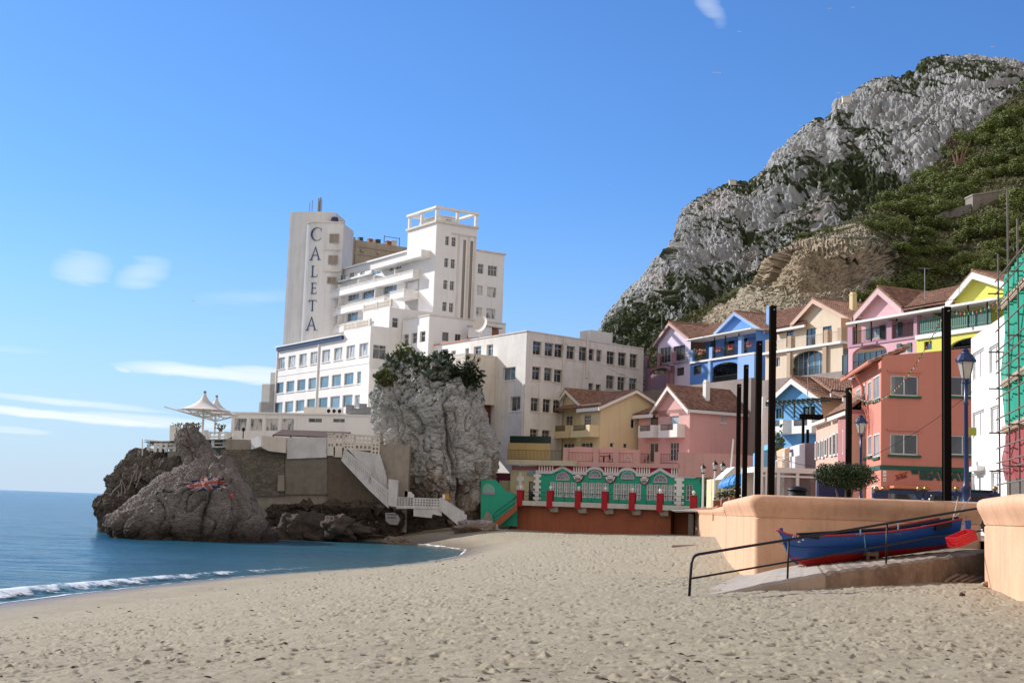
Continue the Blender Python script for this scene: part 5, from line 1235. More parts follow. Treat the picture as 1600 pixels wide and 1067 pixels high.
nm = plain('dark_stencil', (0.05, 0.05, 0.06), 0.8)
for y, xa, xb in ((803.6, 605, 619), (808.4, 605, 618)):
    q = MB(); x = xa
    rr2 = random.Random(int(y))
    while x < xb: w_ = 0.7+rr2.random()*0.9; u0, u1, z0, z1 = FS1.rect(x, y-0.9, x+w_, y+0.9, 0.27); q.fb(FS1, u0, u1, z0, z1, 0.25, 0.265); x += w_+0.45
    q.build('worn_letters', nm, notice)
# tension umbrellas
tentm = paint('umbrella_canvas', (0.72, 0.66, 0.60), dirt=0.05, streak=False, bmp=0)
def tent(px, ytop, yrim, d, rpx, ybase, lab):
    p = at(px, yrim, d); zt2 = at(px, ytop, d).z; zb2 = at(px, ybase, d).z; r = rpx*d/F_PX
    t = thing('terrace_umbrella', (p.x, p.y, zb2), lab, 'umbrella', 'white tent umbrellas on the hotel terrace')
    b = MB(); n = 32; H = zt2-p.z; vs = []; fs = []
    prof = [(0.16, H), (0.17, H*0.90), (0.26, H*0.74), (0.44, H*0.55), (0.75, H*0.36), (1.0, H*0.24)]
    prof = [(0.05, 1), (0.058, 0.90), (0.09, 0.76), (0.17, 0.58), (0.30, 0.41), (0.47, 0.27), (0.68, 0.14), (0.86, 0.05), (1.0, 0.0)]
    for f, z in prof:
        for k in range(n):
            a = 2*math.pi*k/n; sc_ = 1-0.13*f*(0.5-0.5*math.cos(6*a)); dz = -0.22*f**2*(0.5-0.5*math.cos(6*a))*0
            vs.append((p.x+r*f*sc_*math.cos(a), p.y+r*f*sc_*math.sin(a), p.z+H*z+dz))
    for i in range(len(prof)-1):
        for k in range(n): k2 = (k+1) % n; fs.append((i*n+k, i*n+k2, (i+1)*n+k2, (i+1)*n+k))
    b.add(vs, fs); b.build('canopy', tentm, t, smooth=True)
    b = MB(); b.lathe((p.x, p.y, zt2-0.05), [(r*0.055, 0), (r*0.06, 0.22), (0.03, 0.28)], 12); b.build('cap', M['steel'], t)
    b = MB(); b.tube([(p.x, p.y, zb2-0.3), (p.x, p.y, zt2)], 0.13, 8); b.build('post', M['trimwhite'], t)
    b = MB()
    for k in range(6): a = 2*math.pi*(k+0.0)/6; q = Vector((p.x+r*math.cos(a), p.y+r*math.sin(a), p.z)); b.tube([(p.x, p.y, p.z-0.9), q-Vector((0, 0, 0.1))], 0.07, 5); b.tube([(p.x, p.y, p.z-0.1), (p.x+(q.x-p.x)*0.6, p.y+(q.y-p.y)*0.6, p.z-0.45)], 0.05, 5)
    b.tube([(p.x-r, p.y, p.z-0.1), (p.x-r*1.5, p.y+0.3, p.z+0.28)], 0.08, 5)
    b.build('rib_frame', M['trimwhite'], t); return t
tent(318.5, 613.5, 641, 160, 42, 676, 'front white tent umbrella with the taller peak on the terrace')
tent(337, 620, 647, 170, 36, 676, 'rear white tent umbrella with the lower peak on the terrace')
# terrace levels and white post-and-rail fences
b = MB(); 
for pts, d_ in (([(352,702),(262,706),(262,716),(352,716)], 158), ([(205,722),(240,722),(240,726),(205,726)], 161)):
    Fq = Fac((0, d_), (1, 0)); pxp(b, Fq, pts, -12, 0.0)
b.build('rock_terrace', M['concrete'], ter)
def postrail(F, xs, ytop, ybot, off, lab, rails=2, slope=0.0, nm='terrace_fence', wp=0.34):
    t = thing(nm, tuple(F.p(F.u(xs[0], ybot, off), F.z(xs[0], ybot, off), off)), lab, 'fence')
    us = [F.u(x, ytop, off) for x in xs]; yt = lambda x: ytop+slope*(x-xs[0]); x_ = xs
    for u, x in zip(us, xs):
        b = MB(); b.fb(F, u-wp/2, u+wp/2, F.z(x, ybot+slope*(x-xs[0]), off), F.z(x, yt(x), off), off-wp, off); b.build('post', M['white'], t)
    b = MB()
    for k in range(rails):
        f = 0.12+k*0.40
        for i in range(len(xs)-1):
            za, zb2 = [F.z(x, yt(x), off)*(1-f)+F.z(x, ybot+slope*(x-xs[0]), off)*f for x in (xs[i], xs[i+1])]
            b.prism(F, [(us[i]+wp/2, za-0.09), (us[i+1]-wp/2, zb2-0.09), (us[i+1]-wp/2, zb2+0.09), (us[i]+wp/2, za+0.09)], off-wp*0.7, off-wp*0.3)
    b.build('rails', M['white'], t); return t
FQ1 = Fac((0, 150), (1, 0)); FQ2 = Fac((0, 158), (1, 0)); FQ3 = Fac((0, 162), (1, 0))
postrail(FQ1, [333, 351, 371, 390], 685, 699, 0, 'white post and rail fence above the stone wall', rails=3)
postrail(FQ2, [311, 327, 343, 353], 674, 690, -6, 'white rail fence beside the umbrella posts on the upper terrace', rails=2)
postrail(FQ2, [243, 251, 260, 273, 288], 692, 706, 0, 'white post and rail fence on the headland left of the spire', rails=2)
postrail(FQ3, [205, 219], 703, 720, 0, 'lone white railing bay at the far left end of the headland', rails=3)
postrail(FQ2, [232, 243], 693, 712, -2, 'short white corner fence left of the terrace shelter', rails=2)
b = MB(); pxp(b, FQ2, [(262,663),(271,665),(271,674),(285,674),(292,680),(292,706),(261,706)], -4, -1); pxp(b, FQ2, [(273,666),(284,668),(284,680),(273,680)], -3, -1.2); o = b.build('terrace_shelter', M['white']); tag(o, 'stepped white wall block on the left terrace beside the spire', 'wall')
b = MB(); pxp(b, FQ2, [(222,686),(268,689),(268,690.5),(222,687.5)], -6, -1); b.tube([at(222.5,686,159), at(222.3,712,159)], 0.06, 6); b.tube([at(233,687,159), at(233,706,159)], 0.05, 6); o = b.build('shade_awning', M['trimwhite']); tag(o, 'thin flat white awning on slim poles at the left terrace', 'awning')
b = MB(); pxp(b, FQ2, [(327,690),(355,676),(392,700),(392,706),(327,706)], -7, -5); b.build('ramp_wall', M['white'], ter)
b = MB(); p = at(379, 696, 155); zt2 = at(379, 674, 155).z; b.tube([p, (p.x, p.y, zt2)], 0.06, 6); b.lathe((p.x, p.y, zt2), [(0.05, 0), (0.18, 0.15), (0.2, 0.35), (0.1, 0.45), (0.02, 0.5)], 8); o = b.build('terrace_lamp', M['black']); tag(o, 'small dark lamp post in front of the pavilion windows', 'lamp post')
for i, (x, y, lab) in enumerate(((309, 666, 'small potted plant on a white terrace post behind the spire'), (345, 668, 'small potted plant on a white post right of the umbrellas'), (278, 666, 'small potted plant on the stepped white terrace wall'))):
    p = at(x, y+2, 163); b = MB(); b.lathe(p, [(0.18, -0.3), (0.28, 0.1), (0.24, 0.12)], 8); o = b.build('potted_plant', M['terracotta']); tag(o, lab, 'plant'); 
    q = MB(); r2 = random.Random(i)
    for k in range(40): c_ = Vector(p)+Vector((r2.uniform(-.6, .6), r2.uniform(-.6, .6), r2.uniform(0, .6))); a1 = Vector((r2.uniform(-1, 1), r2.uniform(-1, 1), r2.uniform(-1, 1))).normalized()*0.22; a2 = a1.cross(Vector((0.3, 0.5, 1))).normalized()*0.1; q.quad(c_-a1, c_+a2, c_+a1, c_-a2)
    q.build('foliage', M['leaf'], o)
b = MB(); pxp(b, FQ2, [(341,671),(349,671),(349,690),(341,690)], -5.4, -5); pxp(b, FQ2, [(304,668),(310,668),(310,690),(304,690)], -5.4, -5); o = b.build('terrace_pillar', M['white']); 
o.parent = None; tag(o, 'pair of square white pillars on the upper terrace', 'pillar')
# rusty ladder rails down the headland
b = MB()
for pts in ([(214,722),(213,735),(208,745),(200,765)], [(222,722),(221,740),(216,752),(212,762)], [(190,749),(194,758),(196,770)], [(176,768),(188,757),(190,749)]): b.tube([at(x, y, 153) for x, y in pts], 0.07, 5)
for x, y0, y1 in ((172,770,780),(176,768,778),(185,766,778),(190,755,776),(206,740,748),(213,734,748)): b.tube([at(x, y0, 152.9), at(x, y1, 152.9)], 0.07, 5)
o = b.build('ladder_rail', plain('rusty_rail', (0.28, 0.22, 0.18), 0.8)); tag(o, 'rusty handrail zigzagging down the left headland to the water', 'handrail')
b = MB(); Fq = Fac((0, 150), (1, 0)); pxp(b, Fq, [(168,775),(190,775),(190,779),(183,780),(183,790),(170,788)], -4, 0); o = b.build('bathing_platform', M['concrete']); tag(o, 'small concrete bathing platform on the dark ledge', 'platform')
# ---- plants on the boulder
rg = random.Random(11)
def bush_mesh(mb, c, rx, ry, rz, n, s, rg_, hollow=0.55):
    for k in range(n):
        while True:
            v = Vector((rg_.uniform(-1, 1), rg_.uniform(-1, 1), rg_.uniform(-1, 1)))
            if hollow < v.length < 1: break
        bumpy = 0.78+0.32*math.sin(v.x*5+c[0])*math.sin(v.y*4+c[1]*1.3)+0.12*math.sin(v.z*9)
        p = Vector(c)+Vector((v.x*rx, v.y*ry, v.z*rz))*bumpy
        a1 = Vector((rg_.gauss(0, 1), rg_.gauss(0, 1), rg_.gauss(0, .6))).normalized(); a2 = a1.cross(Vector((rg_.gauss(0, 1), rg_.gauss(0, 1), rg_.gauss(0, 1)))).normalized()
        ss = s*rg_.uniform(0.6, 1.3); mb.quad(p-a1*ss, p+a2*ss*0.6, p+a1*ss, p-a2*ss*0.6)
for x, y, d_, r, m_, lab in ((634,556,158,2.0,'leaf','dense round dark bush on top of the boulder'), (610,598,152,1.4,'leaf2','green bush clinging to the left edge of the boulder'), (692,563,157,1.6,'leaf3','dark bush in the middle of the boulder top'), (600,590,153,1.3,'leaf','small olive bush beside the hotel corner')):
    p = at(x, y, d_); b = MB(); bush_mesh(b, p, r, r, r*0.75, 900, 0.20, rg); o = b.build('bush', M[m_]); tag(o, lab, 'bush')
    q = MB(); q.tube([p-Vector((0, 0, r)), p], 0.12, 5); q.build('stem', M['bark'], o)
def agave(x, y, d_, r, lab, n=26):
    p = at(x, y, d_); b = MB(); r2 = random.Random(int(x*7))
    for k in range(n):
        a = r2.uniform(0, 6.28); el_ = r2.uniform(0.15, 1.35); ln = r*r2.uniform(0.75, 1.1); dd = Vector((math.cos(a)*math.cos(el_), math.sin(a)*math.cos(el_), math.sin(el_))); s_ = dd.cross(Vector((0, 0, 1))).normalized()*r*0.085
        q = [p+dd*ln*t+Vector((0, 0, -0.18*ln*t*t)) for t in (0.05, 0.4, 0.75, 1.0)]
        b.add([q[0]-s_*0.6, q[0]+s_*0.6, q[1]-s_, q[1]+s_, q[2]-s_*0.7, q[2]+s_*0.7, q[3]], [(0, 1, 3, 2), (2, 3, 5, 4), (4, 5, 6)])
    o = b.build('agave_plant', M['agave']); tag(o, lab, 'agave', 'agaves on the boulder top'); return o
agave(608, 565, 151, 1.5, 'grey agave leaning out at the left top of the boulder'); agave(668, 588, 149, 1.6, 'big grey agave on the front lip of the boulder, lowest of all'); agave(688, 568, 151, 1.5, 'grey agave in the middle of the boulder top')
agave(702, 574, 151, 1.3, 'grey agave just left of the palm on the boulder'); agave(655, 562, 153, 1.2, 'grey agave right behind the round bush on the boulder'); agave(679, 560, 153, 1.1, 'small grey agave behind the row of agaves'); agave(695, 586, 150, 0.9, 'smallest agave below the others on the boulder lip')
def palmbush(x, y, d_, r, lab):
    p = at(x, y, d_); t = thing('fan_palm', tuple(p), lab, 'palm'); b = MB(); r2 = random.Random(3)
    q = MB(); q.tube([p-Vector((0, 0, 2)), p], 0.3, 7); q.build('trunk', M['bark'], t)
    bush_mesh(b, p, r*.85, 1.6, r*.7, 1500, .16, r2, .3)
    for cl in range(7):
        c_ = p+Vector((r2.uniform(-r*.6, r*.6), r2.uniform(-.8, .8), r2.uniform(-.8, .9)))
        for k in range(16):
            a = r2.uniform(0, 6.28); el_ = r2.uniform(-0.5, 1.3); dd = Vector((math.cos(a)*math.cos(el_), math.sin(a)*math.cos(el_), math.sin(el_))); tip = c_+dd*r*0.55; s_ = dd.cross(Vector((r2.uniform(-1, 1), .3, 1))).normalized()
            for j in range(9):
                f = (j-4)/4.0; e = (dd*math.cos(f*0.9)+s_*math.sin(f*0.9)).normalized(); w_ = e.cross(dd+Vector((0, 0, .01))).normalized()*0.04 if abs(f) > .01 else s_*0.04
                b.quad(tip-w_, tip+e*r*0.30-w_*0.3, tip+e*r*0.30+w_*0.3, tip+w_)
    b.build('fronds', M['leaf3'], t); return t
palmbush(728, 588, 153, 2.3, 'bushy dark fan palm at the right top of the boulder')
# ================================================================ the green restaurant on the beach
PR = at(1067, 790, 147); FR = Fac((PR.x, PR.y), (math.cos(R_(21)), -math.sin(R_(21))))
DK = 3.2      # the deck stands this far in front of the facade
green = paint('green_paint', (0.035, 0.38, 0.25), dirt=0.12); crim = paint('crimson_paint', (0.30, 0.03, 0.06), dirt=0.15); cream = paint('cream_paint', (0.62, 0.56, 0.36), dirt=0.15); pinkw = paint('pink_trim', (0.55, 0.42, 0.46), dirt=0.15)
salm = paint('salmon_pink_render', (0.62, 0.36, 0.33), dirt=0.2, scale=0.4); rust = paint('red_oxide_render', (0.35, 0.115, 0.06), dirt=0.35, scale=0.5, bmp=0.4)
rest = thing('beach_restaurant', tuple(FR.p(0, 1.8)), 'green beach restaurant with fanlights, crimson frieze and white framed windows', 'restaurant')
zdk = FR.z(950, 789.3, DK); zfl = zdk+0.05; ztop = FR.z(960, 727.5); zcor = FR.z(960, 737.5)
b = MB(); W = Wall(rest, FR, b, depth=0.15)
grp_ = [(858.7,752.5,901,776.4),(908,753.6,951,778),(957.5,755,1002,780.7),(1009.3,756.5,1054.7,782)]
for r in grp_:
    A = FR.rect(*r); wd = (A[1]-A[0])/4
    for i in range(4): W.win(A[0]+wd*i+0.04, A[0]+wd*(i+1)-0.04, A[2], A[3], cols=2, rows=3, gm=M['gl_net'], ft=0.13, fm=M['frame'])
W.px(1072.5,757.5,1082,782, cols=2, rows=3, gm=M['gl_dark'])
A = FR.rect(1095, 753, 1111, 790); W.win(A[0], A[1], zfl, A[3], cols=3, rows=4, gm=M['gl_dark'], fm=M['darkframe'], name='door')
uq0, uq1 = FR.u(838.5, 765), FR.u(1118, 765); W.close(uq0, uq1, 1.5, zcor)
b.build('wall', green, rest)
def fan(px, ybot, rpx, door=False):
    u = FR.u(px, ybot); z = FR.z(px, ybot); r = abs(FR.u(px+rpx, ybot)-u); q = MB(); n = 14
    ar = lambda k, rr: (u+rr*math.cos(math.pi*k/n), z+rr*math.sin(math.pi*k/n))
    for k in range(n): q.prism(FR, [ar(k, r), ar(k, r*1.14), ar(k+1, r*1.14), ar(k+1, r)], 0.0, 0.14); q.prism(FR, [ar(k, r*0.36), ar(k, r*0.42), ar(k+1, r*0.42), ar(k+1, r*0.36)], 0.03, 0.08)
    q.fb(FR, u-r*1.14, u+r*1.14, z-0.14, z, 0.0, 0.15)
    for k in (1, 2, 3, 4): a = math.pi*k/5; c_, s_ = math.cos(a), math.sin(a); q.prism(FR, [(u+c_*r*.42-s_*.03, z+s_*r*.42+c_*.03), (u+c_*r*.42+s_*.03, z+s_*r*.42-c_*.03), (u+c_*r+s_*.03, z+s_*r-c_*.03), (u+c_*r-s_*.03, z+s_*r+c_*.03)], 0.03, 0.08)
    o = q.build('fanlight', pinkw if not door else M['darkframe'], rest)
    g = MB(); g.prism(FR, [ar(k, r) for k in range(n+1)], 0.005, 0.03); g.build('pane', M['gl_sky'] if not door else M['gl_dark'], o)
for x, y, r in ((880,748.5,9.3),(930.3,745,8.8),(981,746.5,9.0),(1032.5,752,9.5)): fan(x, y, r)
fan(1103, 752, 7.5, True)
# white cornice that rises over each fanlight; crimson frieze with striped panels above
tr = MB(); fr = MB()
uz = FR.uz
tr_t = 0.32
def cornice(pts):
    P = [uz(*p) for p in pts]
    for p, q in zip(P[:-1], P[1:]): tr.prism(FR, [(p[0], p[1]-tr_t), (q[0]+0.001, q[1]-tr_t), (q[0]+0.001, q[1]), (p[0], p[1])], -0.1, 0.2)
def archpts(x0, x1, y0, h, n=10): return [((x0+x1)/2-math.cos(math.pi*k/n)*(x1-x0)/2, y0-h*math.sin(math.pi*k/n)+(x1-x0)*0.0*k) for k in range(n+1)]
line_ = [(838,735.3),(863,735.5),(880,727.2),(896,736.6),(917,737.3)]+archpts(917, 943.5, 737.6, 9.2)+[(967,738.8)]+archpts(967, 994.5, 739.2, 9.2)+[(1015,740.2),(1032.4,730.5),(1050,741.3),(1086,742.3),(1103,732.8),(1118,742.5)]
cornice(line_)
# green infill up to the raised cornice
gi = MB(); z0_ = zcor-0.02
for seg in ([(863,737),(880,728.5),(896,738)], archpts(919,941.5,738.8,8.4), archpts(969,992.5,740,8.4), [(1015,742),(1032.4,732),(1050,743)], [(1086,744),(1103,734.5),(1118,745)]):
    gi.prism(FR, [(uz(*p)[0], max(uz(*p)[1], z0_-0.2)) for p in seg], -0.1, 0.10)
gi.build('parapet', green, rest)
zf0, zf1 = FR.z(960, 741), FR.z(960, 727.0)
fr.fb(FR, uq0, FR.u(1140, 740), zf0, zf1, -0.5, -0.02); fr.build('frieze', crim, rest)
for x0, x1 in ((841.8,864.5),(896,917),(945,966),(994.5,1015.5),(1049,1058.5),(1066,1086)):
    u0, u1 = FR.u(x0, 732), FR.u(x1, 732); n = 6 if x1-x0 > 12 else 3; q = MB(); w_ = (u1-u0)/(2*n-1)
    for k in range(n): q.fb(FR, u0+2*k*w_, u0+(2*k+1)*w_, zf0+0.15, zf1, -0.02, 0.03)
    q.build('striped_panel', M['trimwhite'], rest)
for x0, x1 in ((837,842.5),(1057.5,1066)):
    q = MB(); u0, u1 = FR.u(x0, 760), FR.u(x1, 760); q.fb(FR, u0, u1, 1.6, zcor, 0.0, 0.16)
    for k in range(8): zz = zcor-0.45-k*0.62; q.fb(FR, u0-0.22, u1+0.22, zz-0.3, zz, 0.0, 0.15)
    q.build('quoin', M['trimwhite'], rest)
tr.build('cornice', paint('lilac_white', (0.64, 0.60, 0.64)), rest)
# shield-shaped signs
for i, (x0, x1, y0, y1) in enumerate(((895.3,912.8,740.5,752.5),(945.5,963.5,741.5,754),(1000,1015.5,743.5,756.5))):
    u0, u1, z0, z1 = FR.rect(x0, y0, x1, y1); um, w_ , h_ = (u0+u1)/2, (u1-u0)/2, z1-z0
    shp = lambda s: [(um+w_*s*x, z0+h_/2+(y-0.5)*h_*s) for x, y in ((-0.25, 0), (0.25, 0), (0.62, 0.22), (1.0, 0.72), (0.6, 0.80), (0.3, 0.97), (-0.3, 0.97), (-0.6, 0.80), (-1.0, 0.72), (-0.62, 0.22))]
    q = MB(); q.prism(FR, shp(1.0), 0.02, 0.26); sg = q.build('wall_sign', crim, rest)
    q = MB(); q.prism(FR, shp(0.88), 0.26, 0.275); q.build('sign_face', M['trimwhite'], sg)
    q = MB(); q.fb(FR, um-w_*0.5, um+w_*0.5, z0+h_*0.26, z0+h_*0.5, 0.275, 0.285); q.build('sign_band', plain('grey_lettering', (0.18, 0.15, 0.17)), sg)
    q = MB(); r2 = random.Random(i+3); k = -0.72
    while k < 0.70: ww = 0.05+0.05*r2.random(); q.fb(FR, um+w_*k, um+w_*(k+ww), z0+h_*0.60, z0+h_*0.70, 0.275, 0.285); k += ww+0.05
    q.build('sign_lettering', M['black'], sg)
    q = MB(); q.fb(FR, um-w_*0.42, um+w_*0.42, z0+h_*0.13, z0+h_*0.22, 0.275, 0.285); q.build('sign_stripe', crim, sg)
# cream porch at the left end
b = MB(); W = Wall(rest, FR, b, off=-0.6); A = FR.rect(826, 752, 836, 784, -0.6); W.win(A[0], A[1], zfl, A[3], cols=1, gm=M['gl_dark'], fm=M['darkframe'], name='door'); W.close(FR.u(797, 760, -0.6), uq0, 1.5, FR.z(815, 734, -0.6)); b.build('porch_wall', cream, rest)
q = MB(); q.fb(FR, FR.u(797, 730), uq0, FR.z(815, 734), FR.z(815, 727.5), -1.2, -0.5); q.build('porch_frieze', paint('faded_pink_paint', (0.42, 0.20, 0.24)), rest)
q = MB()
for k in range(9): zz = FR.z(810, 736, -0.6)-0.1-k*0.5; q.fb(FR, FR.u(808, 760)-0.25*(k % 2), FR.u(813, 760)+0.25*(k % 2), zz-0.5, zz, -0.6, -0.42)
q.build('quoin', M['trimwhite'], rest)
u = FR.u(833, 745, -0.5); z = FR.z(833, 743, -0.5); q = MB(); q.prism(FR, [(u+0.75*math.cos(math.pi*k/10), z+0.75*math.sin(math.pi*k/10)) for k in range(11)], -0.6, -0.52); o = q.build('fanlight', M['gl_sky'], rest)
# deck
deck = thing('restaurant_deck', tuple(FR.p(0, 1.6, DK)), 'raised terrace deck on a red oxide base wall in front of the green restaurant', 'deck')
ud0, ud1 = FR.u(806, 790, DK), FR.u(1083, 793, DK)
q = MB(); q.fb(FR, ud0, ud1, zdk-0.3, zdk, 0.0, DK); q.build('deck_slab', M['grey'], deck)
q = MB(); q.fb(FR, ud0, ud1, zdk-0.30, zdk+0.22, DK-0.02, DK+0.12); q.build('edge_tiles', paint('white_tile_edge', (0.60, 0.58, 0.52), dirt=0.3), deck)
q = MB(); q.fb(FR, FR.u(800, 810, DK-0.7), FR.u(1048, 810, DK-0.7), -0.5, zdk-0.3, 0, DK-0.7); q.fb(FR, ud0-1.5, FR.u(1083, 810, 0.8), -0.5, zdk-0.3, -0.5, 0.9); q.build('base_wall', rust, deck)
px_posts = [(808.5,815.7,766,789),(854.4,863.6,766.8,790),(898.5,907.6,767.6,791.2),(940,949.5,768.4,792.3),(983,991.8,770.2,793.5),(1026,1035.6,771.6,795),(1080,1086.5,774.5,790)]
red = paint('red_pillar_paint', (0.40, 0.02, 0.03), dirt=0.1)
px_posts = [(a, c, b_, d) for a, b_, c, d in px_posts]
for i, r in enumerate(px_posts):
    u0, u1, z0, z1 = FR.rect(*r, DK+0.1); um = (u0+u1)/2; q = MB(); q.fb(FR, um-0.32, um+0.32, zdk-0.45, z1, DK-0.4, DK+0.22); q.fb(FR, um-0.35, um+0.35, z1, z1+0.06, DK-0.43, DK+0.25); po = q.build('pillar', red, deck)
    q = MB(); q.lathe(FR.p(um, z1+0.06, DK-0.09), [(0.12, 0), (0.07, 0.1), (0.16, 0.22), (0.17, 0.34), (0.10, 0.46), (0.02, 0.5)], 10); q.build('finial', M['trimwhite'], po, smooth=True)
    if 0 < i < 6: q = MB(); q.prism(FR, [(um-0.3, zdk-0.32), (um+0.9, zdk-0.32), (um+0.9, zdk-0.9), (um+0.1, zdk-0.9)], DK-0.7, DK-0.1); q.build('bracket', M['concrete'], deck)
    if i < 6:
        un = (lambda q_: (q_[0]+q_[1])/2)(FR.rect(*px_posts[i+1], DK+0.1))
        rail(deck, FR, um+0.33, un-0.33, zdk+0.22, 0.95, DK-0.1, step=0.9, mid=True, r=0.02, top=0.03)
# green side wall with stairs to the sand
q = MB(); FG = Fac(xy(FR, FR.u(808, 790, DK), DK), (1, -0.1))
q.prism(FG, [FG.uz(*p) for p in ((751,820),(751,749.5),(762,749),(775,750),(789,766),(808,772.5),(808,822))], -0.5, -0.1); o = q.build('garden_wall', green, None); tag(o, 'green painted side wall with a stepped top and peeling base left of the red steps', 'wall')
q2 = MB(); q2.prism(FG, [FG.uz(*p) for p in ((754,770),(754,763),(755.5,758.5),(759,755.5),(764,755),(769,757.5),(772.5,762),(773,770))], -0.1, -0.07); q2.build('painted_arch', paint('mint_paint', (0.22, 0.48, 0.38)), o)
q2 = MB(); q2.prism(FG, [FG.uz(*p) for p in ((754,772),(754,768.5),(773,769),(773,772.5))], -0.07, -0.05); q2.build('painted_band', paint('lilac_paint', (0.42, 0.24, 0.40)), o)
q2 = MB(); pb = [(752,822),(752,805),(755,812),(759,801),(763,799),(768,806),(771,822)]; q2.prism(FG, [FG.uz(*p) for p in pb], -0.1, -0.09); q2.build('peeled_patch', M['concrete'], o)
q = MB(); n = 11
for k in range(n):
    x0, x1 = 772+(808-772)*k/n, 772+(808-772)*(k+1)/n; y = 818-(818-788.5)*(k+1)/n
    q.prism(FG, [FG.uz(x0, y+5, 0.6), FG.uz(x1+0.3, y+5, 0.6), FG.uz(x1+0.3, y, 0.6), FG.uz(x0, y, 0.6)], -0.1, 1.3)
pxp(q, FG, [(771,824),(777,824),(808,797),(808,789),(772,817)], 1.3, 1.42, off=1.3); st2 = q.build('beach_steps', rust, None); tag(st2, 'red oxide steps climbing from the sand to the restaurant deck', 'steps')
q = MB(); pts = [FG.p(*FG.uz(x, y, 1.4), 1.4) for x, y in ((771,817),(770.5,806),(772.5,802),(808,775.5))]; q.tube(pts, 0.035, 6); q.tube([FG.p(*FG.uz(x, y, 1.4), 1.4) for x, y in ((773,815),(772.5,808),(808,783))], 0.03, 6); q.build('handrail', M['black'], st2)
q = MB(); q.fb(FR, FR.u(771, 745, -3), FR.u(797, 745, -3), 1.5, FR.z(780, 738.5, -3), -6, -3.2); o = q.build('plum_wall', paint('plum_render', (0.24, 0.06, 0.10))); tag(o, 'plum coloured wall rising behind the green side wall', 'wall')
q = MB(); q.fb(FR, FR.u(780, 760, -1.2), FR.u(797, 760, -1.2), 1.5, FR.z(788, 750.5, -1.2), -3, -1.2); o = q.build('yellow_wall', cream); tag(o, 'small cream yellow wall beside the restaurant porch', 'wall')
# ---- terraces above the restaurant
ter2 = thing('roof_terrace', tuple(FR.p(0, ztop)), 'long pink and cream parapet terrace over the restaurant with open railing bays', 'terrace')
q = MB(); zc0, zc1 = FR.z(850, 727), FR.z(850, 719); q.fb(FR, FR.u(792.5, 722), FR.u(903, 722), zc0, zc1, -0.3, 0.5); q.fb(FR, FR.u(792.5, 722), FR.u(903, 722), zc0+0.2, zc1-0.3, -9, -0.3); q.build('cream_parapet', paint('cream_parapet', (0.55, 0.50, 0.38), dirt=0.2), ter2)
q = MB(); zp0, zp1 = FR.z(980, 730), FR.z(980, 723); q.fb(FR, FR.u(903, 725), FR.u(1063, 725), zp0, zp1, -0.3, 0.25); q.fb(FR, FR.u(903, 725), FR.u(1150, 725), zp0, zp1-0.2, -14, -0.3)
q.prism(FR, [FR.uz(*p) for p in ((1060,744),(1060,706.5),(1140,709),(1180,712),(1180,750))], -0.8, 0.25)
for x0, x1, y in ((883,887,699),(930,934.5,702),(961,966,703.5),(993,999,705),(1025.5,1031,706)): q.fb(FR, FR.u(x0, 715)-0.15, FR.u(x1, 715)+0.1, zp1, FR.z(x0, y), -0.3, 0.24)
q.build('pink_parapet', salm, ter2)
q = MB(); q.prism(FR, [FR.uz(*p, -5) for p in ((886,700),(903,697.5),(962,701),(1000,703),(1000,725),(886,725))], -5.3, -5.0); q.build('back_wall', salm, ter2)
for x0, x1 in ((888,930),(935,961),(967,993),(999.5,1025.5),(1031.5,1060)): rail(ter2, FR, FR.u(x0, 715), FR.u(x1, 715), zp1, 1.05, -0.05, step=0.16)
rail(ter2, FR, FR.u(793, 715), FR.u(883, 715), zc1, 1.1, 0.0, step=0.16)
q = MB(); q.fb(FR, FR.u(794, 695, -6), FR.u(858, 695, -6), FR.z(820, 722, -6), FR.z(820, 692, -6), -6.3, -6.0); q.build('yellow_wall', paint('ochre_wall', (0.60, 0.44, 0.20), dirt=0.2), ter2)
q = MB(); q.fb(FR, FR.u(796, 690, -6), FR.u(860, 690, -6), FR.z(820, 692, -6), FR.z(820, 681, -6), -6.2, -6.1); q.build('wind_screen', plain('dark_green_screen', (0.015, 0.035, 0.03), 0.3), ter2)
def chair(t, F, u, z, off, mat_, turn=1, s=1.0):
    q = MB()
    for a in (0, 0.42):
        for c_ in (0, 0.42): q.fb(F, u+a, u+a+0.05, z, z+0.42*s, off-c_-0.05, off-c_)
    q.fb(F, u, u+0.47, z+0.42*s, z+0.47*s, off-0.47, off); q.build('seat', mat_, t); q = MB()
    q.fb(F, u if turn < 0 else u+0.42, (u if turn < 0 else u+0.42)+0.05, z+0.47*s, z+0.95*s, off-0.47, off); q.fb(F, u, u+0.47, z+0.66, z+0.69, off-0.05, off-0.01); q.fb(F, u, u+0.47, z+0.66, z+0.69, off-0.46, off-0.42); q.build('backrest', mat_, t)
for i, (x, m_, lab) in enumerate(((925, 'black', 'dark terrace chair beside the cream and pink parapet join'), (951, 'black', 'dark terrace chair right of the dark table'), (973, 'chair', 'left of two pale terrace chairs on the pink terrace'), (981, 'chair', 'right of two pale terrace chairs on the pink terrace'), (1006, 'black', 'dark chair in front of the left french window of the pink house'))):
    u = FR.u(x, 715, -1.2); t = thing('terrace_chair', tuple(FR.p(u, zp1, -1.2)), lab, 'chair', 'chairs on the pink roof terrace'); chair(t, FR, u, zp1, -1.2, M[m_], -1 if i % 2 else 1)
u = FR.u(942, 715, -1.2); t = thing('terrace_table', tuple(FR.p(u, zp1, -1.2)), 'dark terrace table between dark chairs on the pink terrace', 'table'); q = MB(); q.fb(FR, u-0.6, u+0.6, zp1+0.7, zp1+0.75, -2.0, -1.1); q.build('tabletop', M['black'], t); q = MB(); q.fb(FR, u-0.05, u+0.05, zp1, zp1+0.7, -1.6, -1.5); q.build('leg', M['black'], t)
